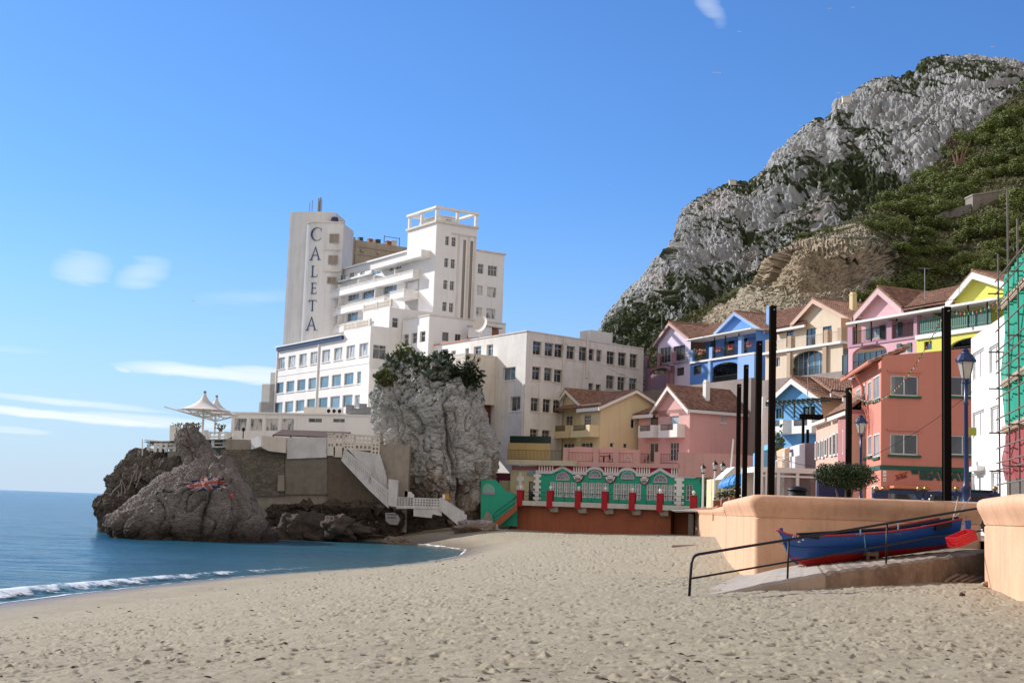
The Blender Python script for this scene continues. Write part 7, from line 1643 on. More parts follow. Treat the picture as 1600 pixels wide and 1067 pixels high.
sw = sweep('sea_wall', WL[2:5]+[Vector((14.05, 41.0))], PROF, peach); smooth_by_angle(sw); tag(sw, 'peach promenade sea wall with a rolled coping behind the blue boat', 'sea wall')
sw2 = sweep('sea_wall', [Vector((12.5, 35.9)), Vector((12.1, 35.1))]+[WL[6], WL[7], WL[8]], PROF, peach); smooth_by_angle(sw2); tag(sw2, 'sunlit peach sea wall end at the right edge, nearest the camera', 'sea wall')
P3 = [(o_ if z < 3.9 else min(o_, 0.12), z if z < 3.9 else 3.9+(z-3.9)*0.75) for o_, z in PROF]
sw3 = sweep('sea_wall', [WL[0], WL[1], WL[2]+(WL[1]-WL[2])*0.01], P3, peach); smooth_by_angle(sw3); tag(sw3, 'far stretch of peach sea wall with a brick capping running to the restaurant', 'sea wall')
bk_m = paint('brick_capping', (0.35, 0.15, 0.10), dirt=0.3)
b = MB()
for a, c_ in ((WL[0], WL[1]), (WL[1], WL[1].lerp(WL[2], 0.6))):
    d = (c_-a).normalized(); nn = Vector((d.y, -d.x)); n = int((c_-a).length/0.55)
    for k in range(n): q = a+d*(k*0.55)+nn*0.0; b.ob((q.x-nn.x*0.45, q.y-nn.y*0.45, 4.42), (d.x*0.5, d.y*0.5, 0), (nn.x*0.55, nn.y*0.55, 0), (0, 0, 0.14+0.02*(k % 2)))
b.build('brick_capping', bk_m, sw3)
# small beach steps, hut board and planks by the far wall
b = MB(); p = onz(1045, 829, 1.78); b.ob((p.x-1.6, p.y-3, p.z-0.1), (3.4, -2.0, 0), (0.5, 1.2, 0), (0, 0, 0.45)); o = b.build('wooden_platform', M['bark']); tag(o, 'low brown timber platform on the sand by the far wall', 'platform')
b = MB(); p = onz(1050, 857, 1.98); q_ = onz(1134, 851, 2.0); b.ob((p.x, p.y, p.z-0.2), (q_.x-p.x, q_.y-p.y-6, 0.05), (0.4, 2.6, 0), (0, 0, 0.40)); o = b.build('concrete_slab', M['concrete']); tag(o, 'long low concrete slab lying on the sand left of the sea wall', 'slab')
b = MB(); p = at(1085, 822, 140); b.box(p.x-0.6, p.x-0.1, p.y, p.y+.4, 1.6, 4.0+0.0); 
for z in (2.2, 2.7, 3.2): b.box(p.x-0.6, p.x+1.2, p.y-0.05, p.y, z, z+0.06)
o = b.build('beach_gate', M['steel']); tag(o, 'small grey rail gate at the foot of the far sea wall', 'gate')
# ---- concrete boat ramp
R0, R1 = onz(1085, 931.5, 2.28), onz(1546, 905, 2.50); FRp = Fac((R0.x, R0.y), (R1.x-R0.x, R1.y-R0.y))
m, nt, bs = mat('ramp_concrete'); c = mixc(nt, ramp(nt, noise(nt, 0.8, 7, .7), [(0.4, (0,)), (0.62, (1,))]), (0.30, 0.235, 0.18), (0.17, 0.125, 0.09)); c = mixc(nt, ramp(nt, noise(nt, 5, 5, .75), [(0.55, (0,)), (0.7, (0.7,))]), c, (0.42, 0.36, 0.30)); c = mixc(nt, ramp(nt, noise(nt, 1.3, 5, .7, stretch=(1, 1, .3)), [(0.56, (0,)), (0.66, (0.7,))]), c, (0.12, 0.085, 0.06))
L(nt, c, bs.inputs['Base Color']); bs.inputs['Roughness'].default_value = 0.92; bump(nt, bs, noise(nt, 7, 7, .75), 0.9, 0.05); M['ramp'] = m
rmp = thing('boat_ramp', (R0.x, R0.y, 2.2), 'worn concrete boat ramp sloping down to the sand', 'ramp'); RW_ = 3.4
rr2 = random.Random(4); BK0, BK1 = Vector((6.75, 40.2)), Vector((12.6, 40.2)); ue = FRp.u(1546, 880)
def slab(pl, n, nm, m_, rough):
    """ramp body between its front edge (pixel line pl) and the foot of the wall behind"""
    vs = []; xs_ = np.linspace(pl[0][0], pl[-1][0], n)
    for x in xs_:
        y = float(np.interp(x, [p[0] for p in pl], [p[1] for p in pl])); u, z = FRp.uz(x, y); t = min(1, max(0, u/ue)); k = BK0.lerp(BK1, t); j = rr2.uniform(-rough, rough); f0 = FRp.p(u, z+j, -0.06)
        vs += [(k.x, k.y, z), ((k.x+f0.x)/2, (k.y+f0.y)/2, z+j*.5), tuple(f0), tuple(FRp.p(u, z-0.05+j, 0.02+abs(j))), tuple(FRp.p(u, z-0.45, 0.04+j*.5)), tuple(FRp.p(u, 1.4, 0.06))]
    b = MB(); b.add(vs, [(i*6+k, i*6+k+1, i*6+k+7, i*6+k+6) for i in range(n-1) for k in range(5)]+[(5, 4, 3, 2, 1, 0), tuple((n-1)*6+k for k in range(6))]); return b.build(nm, m_, rmp)
slab([(1085,931.5),(1130,926.5),(1190,912.5),(1288,894.5)], 30, 'lower_slab', paint('pale_ramp_concrete', (0.42, 0.36, 0.30), dirt=0.4, scale=1.5, bmp=0.7), 0.008)
slab([(1287,894.5),(1546,859.8)], 50, 'upper_block', M['ramp'], 0.03)
hr = thing('ramp_handrail', tuple(R0), 'black tubular handrail with two bars along the boat ramp', 'handrail'); rp = lambda x, y, o_=-0.12: FRp.p(*FRp.uz(x, y, o_), o_)
b = MB(); b.tube([rp(1077,932), rp(1078.5,905), rp(1080.5,880), rp(1082.7,872), rp(1086,868), rp(1091,865.7), rp(1165,853.5), rp(1232,843), rp(1330,827), rp(1428,810.5), rp(1500,798.5), rp(1531,793.3), rp(1538,793.5), rp(1543,797.5), rp(1545,805), rp(1544.5,830), rp(1542.8,860)], 0.030, 10); b.build('top_rail', M['black'], hr, smooth=True)
b = MB(); b.tube([rp(1079.5,903.5), rp(1232,877.5), rp(1386,851.5), rp(1450,840.5), rp(1544,827.5)], 0.022, 8); b.build('mid_rail', M['black'], hr, smooth=True)
for x0, y0, x1, y1 in ((1232.6,843,1230.2,911), (1386,818,1384.5,880)): b = MB(); b.tube([rp(x0, y0), rp(x1, y1)], 0.024, 8); b.build('post', M['black'], hr, smooth=True)
# ---- the blue boat
def build_boat():
    bl_, rd = plain('blue_boat_paint', (0.012, 0.075, 0.30), 0.35, 0, 0.08, 2), plain('red_boat_paint', (0.36, 0.012, 0.012), 0.4, 0, 0.1, 2)
    rimm, wood = plain('crimson_gunwale', (0.40, 0.02, 0.03), 0.4), plain('boat_inside', (0.06, 0.10, 0.16), 0.6)
    A, B = at(1233, 880, 37.2), at(1507, 846, 38.0); Lb = (B-A).to_2d().length; d = (B-A).to_2d().normalized(); nn = Vector((d.y, -d.x))
    t = thing('fishing_boat', tuple(A), 'small blue and red wooden rowing boat tied beside the ramp', 'boat'); yb = 37.5
    sheer = [(1230,829),(1243,836),(1262,839.5),(1300,838.5),(1342,836.3),(1385,832),(1428,826.5),(1465,820),(1507,811.5)]
    keel = [(1231,833),(1238,852),(1246,872),(1256,881),(1272,886.5),(1310,882),(1380,873),(1450,864),(1507,855)]
    wl = [(1232,845),(1243,865),(1251,874),(1300,869),(1342,865.5),(1400,859.5),(1507,850.5)]
    FB_ = Fac((A.x, A.y), (d.x, d.y)); S = [FB_.uz(*p, 0.3) for p in sheer]; K_ = [FB_.uz(*p, 0.0) for p in keel]
    su, sz = [p[0] for p in S], [p[1] for p in S]; ku, kz = [p[0] for p in K_], [p[1] for p in K_]; n = 40; u0, u1 = su[0]+0.0, su[-1]
    wz_ = [FB_.uz(*p, 0.3) for p in wl]; rows = 12; hullv = []; zw = []
    for i in range(n+1):
        t_ = i/n; us = u0+(u1-u0)*t_; zs = float(np.interp(us, su, sz)); uk = ku[0]+(u1-ku[0])*t_; zk2 = float(np.interp(uk, ku, kz)); zk2 = min(zk2, zs-0.02)
        hb = 0.80*(max(0, math.sin(math.pi*min(1, t_*0.62+0.0)))**0.75)*(1-0.12*max(0, t_-0.7)/0.3) if t_ > 0 else 0.0; hb = max(hb, 0.02)
        for side in (1, -1):
            for k in range(rows+1):
                s = k/rows; f = math.sin(s*math.pi/2)**0.62*(0.72+0.28*s); hullv.append(FB_.p(uk+(us-uk)*s, zk2+(zs-zk2)*(s**1.35), side*hb*f-0.5))
        zw.append(float(np.interp(us, [p[0] for p in wz_], [p[1] for p in wz_])))
    st_ = 2*(rows+1); fb_, fr_, fi = MB(), MB(), MB()
    for i in range(n):
        for sd in (0, 1):
            o_ = sd*(rows+1)
            for k in range(rows):
                q = [hullv[i*st_+o_+k], hullv[(i+1)*st_+o_+k], hullv[(i+1)*st_+o_+k+1], hullv[i*st_+o_+k+1]]
                # cut cells at the waterline so the paint edge is straight
                za, zb3 = zw[i], zw[i+1]; zl, zr2 = (q[0].z, q[3].z), (q[1].z, q[2].z)
                fa = min(1, max(0, (za-zl[0])/max(zl[1]-zl[0], 1e-5))); fbb = min(1, max(0, (zb3-zr2[0])/max(zr2[1]-zr2[0], 1e-5)))
                mL, mR = q[0].lerp(q[3], fa), q[1].lerp(q[2], fbb)
                if fa > 0.001 or fbb > 0.001: fr_.quad(q[0], q[1], mR, mL)
                if fa < 0.999 or fbb < 0.999: fb_.quad(mL, mR, q[2], q[3])
    fr_.build('bottom', rd, t, smooth=True)
    e = n*st_; fb_.poly([hullv[e+k] for k in range(rows+1)]+[hullv[e+rows+1+k] for k in range(rows, -1, -1)])   # transom
    hull_ = fb_.build('hull', bl_, t, smooth=False)
    for sd in (0, 1):
        g_ = MB(); L_ = [hullv[i*st_+sd*(rows+1)+rows]+Vector((0, 0, 0.02)) for i in range(n+1)]; g_.tube(L_, 0.028, 6); g_.build('gunwale', rimm, t, smooth=True)
    for i in range(0, n): 
        a, c_ = hullv[i*st_+rows], hullv[i*st_+2*rows+1]; a2, c2 = hullv[(i+1)*st_+rows], hullv[(i+1)*st_+2*rows+1]; dz = Vector((0, 0, -0.28)); fi.quad(a+dz, a2+dz, c2+dz, c_+dz)
    fi.build('floor', wood, t)
    for fx in (0.35, 0.62, 0.88): i = int(n*fx); a, c_ = hullv[i*st_+rows], hullv[i*st_+2*rows+1]; q = MB(); ex = Vector((d.x, d.y, 0))*0.22; q.ob(a+Vector((0, 0, -0.08)), ex, c_-a, (0, 0, 0.03)); q.build('seat', wood, t)
    s_ = MB(); a = FB_.p(su[0]-0.02, sz[0], -0.5); s_.tube([FB_.p(*FB_.uz(1230.5, 825), -0.5), FB_.p(*FB_.uz(1236, 850), -0.5), FB_.p(*FB_.uz(1246, 874), -0.5), FB_.p(*FB_.uz(1257, 883), -0.5)], [0.05, 0.035, 0.03, 0.03], 6); s_.build('stem', M['trimwhite'] if False else bl_, t)
    dk2 = MB(); i = int(n*0.0); dk2.poly([hullv[k*st_+rows]+Vector((0, 0, 0.015)) for k in range(0, 7)]+[hullv[k*st_+2*rows+1]+Vector((0, 0, 0.015)) for k in range(6, -1, -1)]); dk2.build('foredeck', M['black'], t)
    # oars and spars along the top, oarlocks, fender, rudder
    q = MB(); q.tube([FB_.p(*FB_.uz(1245, 835, -.3), -0.3), FB_.p(*FB_.uz(1395, 826, -.3), -0.3), FB_.p(*FB_.uz(1497, 809, -.3), -0.3)], 0.05, 6); q.build('spar', M['black'], t)
    q = MB(); q.tube([FB_.p(*FB_.uz(1250, 837.5, 0.1), 0.1), FB_.p(*FB_.uz(1280, 838, .3), 0.3)], [0.03, 0.09], 6); q.build('oar', M['black'], t)
    q = MB(); f0, f1 = FB_.uz(1463, 823, .35), FB_.uz(1488, 817, .35); q.prism(FB_, [(f0[0], f0[1]-0.10), (f1[0], f1[1]-0.10), (f1[0], f1[1]+0.04), (f0[0], f0[1]+0.04)], 0.18, 0.33); q.build('fender', M['black'], t)
    for x, y in ((1345, 833), (1404, 824)): q = MB(); a = FB_.p(*FB_.uz(x, y, .3), .28); q.tube([a-Vector((0, 0, 0.05)), a+Vector((0, 0, 0.14))], 0.018, 6); q.build('oarlock', plain('pale_blue_metal', (0.25, 0.42, 0.55), 0.5), t)
    q = MB(); q.tube([FB_.p(*FB_.uz(1338, 835, .32), .32), FB_.p(*FB_.uz(1345, 833, .32), .34), FB_.p(*FB_.uz(1350, 835, .32), .33), FB_.p(*FB_.uz(1352, 860, .34), .36)], 0.015, 5); q.build('rope', plain('turquoise_rope', (0.08, 0.25, 0.33), 0.8), t)
    q = MB(); pr = [FB_.uz(x, y, -.5) for x, y in ((1508,813),(1516,812),(1517,820),(1514,838),(1508,842))]; q.prism(FB_, pr, -0.53, -0.47); q.build('rudder', bl_, t)
    wm = plain('white_boat_lettering', (0.75, 0.75, 0.72), 0.6); up = Vector((0, 0, 1))
    bv = BVHTree.FromPolygons([tuple(Vector(v.co)+A) for v in hull_.data.vertices], [p.vertices[:] for p in hull_.data.polygons])
    for s, x, y, sz_ in (('G1', 1243.5, 839, 0.15), ('9', 1248.5, 848, 0.15), ('2', 1254.5, 841.5, 0.12)):
        h, n_, _, _ = bv.ray_cast(CP, ray(x, y).normalized())
        if h is None: continue
        if n_.dot(ray(x, y)) > 0: n_ = -n_
        ax = (up.cross(n_)).normalized(); font_mesh('boat_lettering', s, sz_, wm, t, h+n_*0.02, ax, n_.cross(ax), bold=0.004, extr=0.003)
    return t, FB_
boat, FBt = build_boat()
tr_m = plain('old_timber', (0.16, 0.11, 0.07), 0.85, 0, 0.3)
for x0, x1, yt, yb2, lab in ((1354,1373,861,886,'wooden trestle with a blue cloth under the middle of the boat'), (1272,1284,886,897,'small prop with blue rope under the bow of the boat')):
    b = MB(); a0, a1 = FBt.uz(x0+3, yt, .1), FBt.uz(x0, yb2, .1); c0, c1 = FBt.uz(x1-4, yt, .1), FBt.uz(x1, yb2, .1)
    for o_ in (0.1, -1.0):
        for t0, t1 in ((a0, a1), (c0, c1)): b.tube([FBt.p(*t0, o_), FBt.p(t1[0], t1[1]-0.25, o_)], 0.045, 5)
    b.fb(FBt, a0[0]-0.05, c0[0]+0.05, a0[1]-0.12, a0[1]-0.02, -1.1, 0.15); o = b.build('trestle', tr_m); tag(o, lab, 'trestle')
    b = MB(); zz = (a1[1]+a0[1])/2-0.1; b.fb(FBt, a1[0]+0.1, c1[0]-0.15, zz-0.16, zz, 0.12, 0.16); b.build('cloth', plain('pale_blue_cloth', (0.22, 0.33, 0.45), 0.8), o)
# mooring ropes from the wall to the stern
rope = plain('pale_rope', (0.50, 0.42, 0.32), 0.85); b = MB(); w1, w2 = at(1497, 777, 40.5), at(1516, 778, 40.5); s1 = FBt.p(*FBt.uz(1489, 811, -.2), -.2)
for w_ in (w1, w2): b.tube([w_+Vector((0, 0, 0.02)), w_.lerp(s1, 0.5)-Vector((0, 0, 0.05)), s1], 0.018, 5)
o = b.build('mooring_rope', rope); tag(o, 'pale mooring rope in a V from the wall top to the boat stern', 'rope')
# red crate, tilted on the ramp
cr = thing('plastic_crate', tuple(at(1521, 858, 36.0)), 'bright red plastic crate tilted at the top of the ramp', 'crate'); crm_ = plain('red_plastic', (0.62, 0.015, 0.02), 0.35, 0, 0.05)
cm = bpy.data.meshes; b = MB(); Lc, Wc, Hc = 0.66, 0.42, 0.24
for k in range(4): z = k*Hc/3-0.02*(k > 2); b.box(0, Lc, 0, 0.02, z, z+0.045); b.box(0, Lc, Wc-0.02, Wc, z, z+0.045); b.box(0, 0.02, 0.02, Wc-0.02, z, z+0.045); b.box(Lc-0.02, Lc, 0.02, Wc-0.02, z, z+0.045)
for k in range(11): x = k*(Lc-0.03)/10; b.box(x, x+0.03, -0.003, 0.017, 0, Hc); b.box(x, x+0.03, Wc-0.017, Wc+0.003, 0, Hc)
for k in range(7): y = k*(Wc-0.03)/6; b.box(-0.003, 0.017, y, y+0.03, 0, Hc); b.box(Lc-0.017, Lc+0.003, y, y+0.03, 0, Hc)
b.box(0.02, Lc-0.02, 0.02, Wc-0.02, 0.0, 0.02)
T = Matrix.Translation(Vector(cr.location)+Vector((-0.36, 0.1, 0.03))) @ Matrix.Rotation(R_(20), 4, 'Z') @ Matrix.Rotation(R_(-20), 4, 'Y')
b.v = [tuple(T @ Vector(v)) for v in b.v]; b.build('crate_body', crm_, cr)
# driftwood, stones and litter near the ramp
def litter(px, py, z, kind, lab):
    p = onz(px, py, z); p.z = ground(p.x, p.y)+0.0; b = MB()
    if kind == 'root':
        for a, l_ in ((0.1, .5), (3.0, .55), (2.2, .25), (-1.2, .2)): b.tube([p+Vector((0, 0, .05)), p+Vector((math.cos(a)*l_*.5, math.sin(a)*l_*.5, .09)), p+Vector((math.cos(a)*l_, math.sin(a)*l_, 0.0))], [.05, .035, .012], 6)
        b.tube([p, p+Vector((0.02, 0, 0.2)), p+Vector((0.0, 0, 0.30))], [.05, .03, .015], 6); o = b.build('driftwood', plain('pale_wood', (0.50, 0.33, 0.19), 0.8)); tag(o, lab, 'driftwood')
    return p
litter(1510, 909, 2.3, 'root', 'forked pale driftwood root on the sand by the right wall')
small_rock(1541, 903.5, 12, 3.5, 34.2, 41, plain('orange_stone', (0.45, 0.30, 0.20), 0.9), 'rounded stone at the corner of ramp and right sea wall', z0=ground(at(1541,903,34.2).x,34.2)+0.05, ns=30)
small_rock(1503, 938, 8, 3, 29.5, 42, plain('dark_stone', (0.10, 0.06, 0.05), 0.9), 'small dark stone on the sand below the right wall', z0=ground(at(1503,938,29.5).x,29.5)+0.03, ns=24)
small_rock(1212, 922, 9, 4, 32.2, 43, plain('litter_dark', (0.07, 0.08, 0.10), 0.6), 'crumpled dark litter at the foot of the ramp slab', z0=ground(at(1212,922,32.2).x,32.2)+0.04, ns=24)
b = MB(); p0 = FRp.p(*FRp.uz(1470, 907), 0.5); 
for k in range(4): a = FRp.p(FRp.u(1462+k*6, 905), 0, 0.25+0.12*k); c_ = FRp.p(FRp.u(1500+k*8, 902), 0, 0.2+0.1*k); a.z = ground(a.x, a.y)+0.03; c_.z = ground(c_.x, c_.y)+0.08; m2 = a.lerp(c_, .55); m2.z += 0.13-0.03*k; b.tube([a, m2, c_], [.03, .06, .03], 6)
o = b.build('root_bundle', M['ramp']); tag(o, 'tangle of grey roots against the upper block of the ramp', 'driftwood')
# ================================================================ poles, lamps, strings
def pole_at(px, ytop, ybase_z, d, w_, lab, first=None):
    p = at(px, ytop, d)
    if first is None:
        t = thing('light_pole', (p.x, p.y, zg), lab, 'pole', 'tall dark steel poles along the promenade'); H = p.z-zg; b = MB()
        b.box(p.x-w_/2, p.x+w_/2, p.y-w_*0.6, p.y-w_*0.55, zg, p.z); b.box(p.x-w_/2, p.x+w_/2, p.y+w_*0.55, p.y+w_*0.6, zg, p.z); b.box(p.x-w_*0.35, p.x+w_*0.35, p.y-w_*0.55, p.y+w_*0.55, zg, p.z-0.02)
        b.build('shaft', M['pole'], t); b = MB(); b.box(p.x-w_*0.7, p.x+w_*0.7, p.y-w_*0.7, p.y+w_*0.7, zg, zg+0.03); b.build('base_plate', M['pole'], t)
        b = MB(); b.tube([(p.x, p.y, p.z-0.15), (p.x, p.y-0.25, p.z-0.15)], 0.02, 5); b.build('hook', M['steel'], t); return t, H
    t, H = first; s = (p.z-zg)/H; return dup(t, (p.x, p.y, zg), label=lab, scale=(w_/0.19, w_/0.19, s))
P0 = pole_at(1208, 478, 0, 43.5, 0.19, 'tallest dark pole, nearest of the row left of the round tree')
for x, y, d_, w_, lab in ((1186.5,533,52,0.20,'second tallest dark pole, just left of the nearest one'), (1166,570,61,0.19,'third dark pole of the row in front of the pink house'), (1155,600,69,0.19,'shortest and leftmost dark pole of the row'), (1478.5,480,43,0.22,'dark pole standing in front of the red building sign'), (1326.5,606,66,0.24,'dark pole rising behind the round clipped tree')): pole_at(x, y, 0, d_, w_, lab, P0)
def ornate(px, ytop, d_, lab, first=None):
    p = at(px, ytop, d_); H = p.z-zg
    if first: return dup(first[0], (p.x, p.y, zg), label=lab, scale=(1, 1, H/first[1]) if abs(H/first[1]-1) < 0.25 else (H/first[1],)*3)
    t = thing('street_lamp', (p.x, p.y, zg), lab, 'street lamp', 'navy ornate street lamps'); x, y = p.x, p.y; b = MB(); s = H/5.6
    b.lathe((x, y, zg), [(0.30, 0), (0.30, 0.12), (0.24, 0.2), (0.22, 0.9), (0.17, 1.0), (0.19, 1.05), (0.13, 1.15), (0.12, 1.5), (0.16, 1.56), (0.10, 1.66), (0.075, 1.9), (0.06, 4.1), (0.085, 4.15), (0.06, 4.22), (0.06, H-0.98)], 14); b.build('column', M['navy'], t, smooth=True)
    b = MB(); 
    for k in range(4): a = math.pi/4+k*math.pi/2; b.tube([(x, y, H+zg-1.15), (x+0.17*math.cos(a), y+0.17*math.sin(a), H+zg-1.05), (x+0.14*math.cos(a), y+0.14*math.sin(a), H+zg-0.93), (x+0.24*math.cos(a), y+0.24*math.sin(a), H+zg-0.42)], 0.015, 5)
    b.build('lantern_frame', M['navy'], t)
    b = MB(); b.lathe((x, y, zg+H-0.93), [(0.14, 0), (0.26, 0.5)], 6); b.build('lantern_glass', plain('frosted_lantern_glass', (0.62, 0.58, 0.50), 0.25), t)
    b = MB(); b.lathe((x, y, zg+H-0.44), [(0.30, 0), (0.31, 0.05), (0.27, 0.12), (0.20, 0.24), (0.12, 0.29), (0.10, 0.33), (0.12, 0.36), (0.05, 0.42), (0.02, 0.44)], 12); 
    for k in range(6): a = k*math.pi/3; b.lathe((x+0.30*math.cos(a), y+0.30*math.sin(a), zg+H-0.42), [(0.02, 0), (0.03, 0.05), (0.005, 0.09)], 5)
    b.build('lantern_cap', M['navy'], t); return t, H
LP = ornate(1509, 544, 42.2, 'large navy street lamp with a fluted base in front of the white building'); ornate(1345.5, 648, 67, 'navy street lamp beside the round clipped tree', LP); ornate(1271.5, 691, 92, 'smallest navy street lamp in front of the glass cafe', LP)
b = MB(); p = at(1511, 674, 42.0); b.fb(Fac((p.x, p.y-0.08), (1, 0)), 0.03, 0.26, p.z-0.12, p.z+0.12, 0, 0.01); b.build('notice_plate', plain('yellow_notice', (0.45, 0.50, 0.05), 0.6), LP[0])
def wlamp(px, ytop, d_, lab, first=None):
    p = at(px, ytop, d_); 
    if first: return dup(first, (p.x, p.y, 4.2), label=lab, scale=(1, 1, (p.z-4.2)/first['h_']))
    t = thing('lantern_post', (p.x, p.y, 4.2), lab, 'lamp post', 'white lantern posts by the restaurant'); H = p.z-4.2; b = MB(); b.tube([(p.x, p.y, 4.2), (p.x, p.y, 4.2+H-0.95)], 0.10, 8); b.build('post', M['trimwhite'], t); b = MB(); b.lathe((p.x, p.y, 4.2+H-0.95), [(0.16, 0), (0.2, 0.08), (0.12, 0.1)], 6); b.lathe((p.x, p.y, 4.2+H-0.42), [(0.30, 0), (0.2, 0.22), (0.06, 0.32), (0.02, 0.5)], 6); b.build('lantern_cap', M['black'], t); b = MB(); b.lathe((p.x, p.y, 4.2+H-0.84), [(0.15, 0), (0.26, 0.42)], 6); b.build('lantern_glass', plain('lantern_glass', (0.55, 0.56, 0.52), 0.2), t); t['h_'] = H; return t
w0 = wlamp(1099, 725, 138, 'shortest and leftmost white lantern post by the restaurant entrance'); wlamp(1117.5, 719, 132, 'tallest white lantern post, middle of the three', w0); wlamp(1129.5, 721, 126, 'rightmost of three white lantern posts beside the blue parasols', w0)
for o in list(COL.objects):
    if 'h_' in o: del o['h_']
b = MB(); p, q_ = at(1146, 686, 118), at(1133, 800, 118); b.tube([(q_.x, q_.y, 2.0), (p.x, p.y, p.z)], 0.07, 6); o = b.build('leaning_mast', M['trimwhite']); tag(o, 'thin leaning white mast left of the dark poles', 'mast')
b = MB(); p = at(1193.5, 620, 78); b.tube([(p.x-0.15, p.y, zg), (p.x, p.y, p.z)], 0.11, 8); o = b.build('flagpole', M['trimwhite']); tag(o, 'white flagpole between the two tallest dark poles', 'flagpole')
bulbm = [plain('bulb_yellow', (0.65, 0.45, 0.05), 0.3), plain('bulb_red', (0.5, 0.04, 0.03), 0.3), plain('bulb_white', (0.6, 0.55, 0.45), 0.3), plain('bulb_green', (0.05, 0.3, 0.08), 0.3)]
def string(pts, n, lab):
    P = [Vector(p) for p in pts]; t = thing('string_lights', tuple(P[0]), lab, 'string lights', 'festoon strings of coloured bulbs'); d = [0]
    for a, c_ in zip(P[:-1], P[1:]): d.append(d[-1]+(c_-a).length)
    f = lambda s: P[max(k for k in range(len(P)) if d[k] <= s+1e-9)] if s >= d[-1] else (lambda k: P[k].lerp(P[k+1], (s-d[k])/(d[k+1]-d[k])))(max(k for k in range(len(P)) if d[k] <= s+1e-9))
    b = MB(); b.tube(P, 0.012, 4); b.build('cable', M['black'], t); first = {}
    for i in range(n):
        c_ = f(d[-1]*(i+0.5)/n); mi = (i*7) % 4
        if mi not in first: b = MB(); b.lathe((P[0].x, P[0].y, P[0].z-0.16), [(0.01, 0.06), (0.028, 0.085), (0.025, 0.115), (0.014, 0.135), (0.014, 0.17)], 6); o = b.build('bulb', bulbm[mi], t); first[mi] = o
        else: o = first[mi].copy(); COL.objects.link(o); o.parent = t
        o.location = c_-P[0]
def cat(a, c_, sag, n=14): return [Vector(a).lerp(Vector(c_), i/n)-Vector((0, 0, sag*4*(i/n)*(1-i/n))) for i in range(n+1)]
string(cat(at(1326.5, 608, 66), at(1478, 484, 43), 1.5), 46, 'string of festoon bulbs from the tree pole up to the tall pole'); string(cat(at(1480, 484, 43), at(1600, 432, 40.5), 0.45), 20, 'string of festoon bulbs from the tall pole to the scaffolding')
# ================================================================ things behind the wall
def crown_leaves(mb, c, rx, ry, rz, n, s, rg_, lobes=9, flat=0.0):
    cs = [Vector((rg_.uniform(-.75, .75)*rx, rg_.uniform(-.7, .7)*ry, rg_.uniform(-.45, .5)*rz)) for _ in range(lobes)]; rs2 = [rg_.uniform(0.34, 0.55) for _ in range(lobes)]
    for k in range(n):
        j = k % lobes; v = Vector((rg_.gauss(0, 1), rg_.gauss(0, 1), rg_.gauss(0, 1))).normalized()*(rg_.uniform(0.55, 1.08)); p = Vector(c)+cs[j]+Vector((v.x*rx*rs2[j], v.y*ry*rs2[j], v.z*rz*rs2[j]*1.15))
        a1 = (v.normalized()+Vector((rg_.gauss(0, .45), rg_.gauss(0, .45), rg_.gauss(0, .45)))).cross(Vector((rg_.gauss(0, 1), rg_.gauss(0, 1), rg_.gauss(0, 1)))).normalized(); a2 = a1.cross(v+Vector((rg_.gauss(0, .4), rg_.gauss(0, .4), rg_.gauss(0, .4)))).normalized(); ss = s*rg_.uniform(.6, 1.3); mb.quad(p-a1*ss, p+a2*ss*.55, p+a1*ss, p-a2*ss*.55)
p = at(1321, 745, 62); tt = thing('clipped_tree', (p.x, p.y, zg), 'dark round-headed clipped tree behind the sea wall', 'tree'); b = MB(); crown_leaves(b, p, 1.25, 1.1, 0.66, 15000, 0.055, rg, 30); b.build('crown', M['leaf3'], tt)
b = MB()
for dx in (-0.22, 0.0, 0.18): b.tube([(p.x+dx*0.4, p.y, zg), (p.x+dx, p.y, zg+1.0), (p.x+dx*2.6, p.y, p.z)], [0.06, 0.05, 0.03], 6)
b.build('trunk', plain('grey_bark', (0.24, 0.18, 0.14), 0.9), tt)
# litter bin with a domed lid
p = at(1246, 770, 44.5); t = thing('litter_bin', (p.x, p.y, zg), 'round black litter bin with a domed lid just behind the wall', 'litter bin'); zt4 = at(1246, 760, 44.5).z; b = MB(); b.lathe((p.x, p.y, zg), [(0.26, 0), (0.30, 0.05), (0.31, zt4-zg-0.14)], 16); b.build('drum', M['black'], t, smooth=True); b = MB(); b.lathe((p.x, p.y, zt4-0.13), [(0.335, 0), (0.34, 0.03), (0.30, 0.08), (0.12, 0.13), (0.03, 0.15)], 16); b.build('lid', M['black'], t, smooth=True)
# navy railing with ball tops
FBr = Fac((0, 50), (1, 0)); t = thing('street_railing', tuple(FBr.p(FBr.u(1368, 775), zg)), 'navy double bar street railing with brass ball tops', 'railing')
for x in (1369, 1381, 1436, 1447, 1495, 1555): u = FBr.u(x, 770); z = FBr.z(x, 765); b = MB(); b.fb(FBr, u-0.07, u+0.07, zg, z-0.06, -0.07, 0.07); b.fb(FBr, u-0.14, u+0.14, z-0.30, z-0.12, -0.1, 0.1); po = b.build('post', M['navy'], t); b = MB(); b.lathe(FBr.p(u, z-0.06, 0), [(0.03, 0), (0.09, 0.05), (0.1, 0.11), (0.07, 0.17), (0.01, 0.2)], 10); b.build('ball', plain('brass', (0.45, 0.28, 0.10), 0.3, 0.8), po, smooth=True)
b = MB(); u0, u1 = FBr.u(1369, 770), FBr.u(1560, 770); z = FBr.z(1400, 768.5); b.fb(FBr, u0, u1, z-0.06, z+0.07, -0.05, 0.05); b.fb(FBr, u0, u1, z-0.35, z-0.24, -0.05, 0.05); b.build('bars', M['navy'], t)
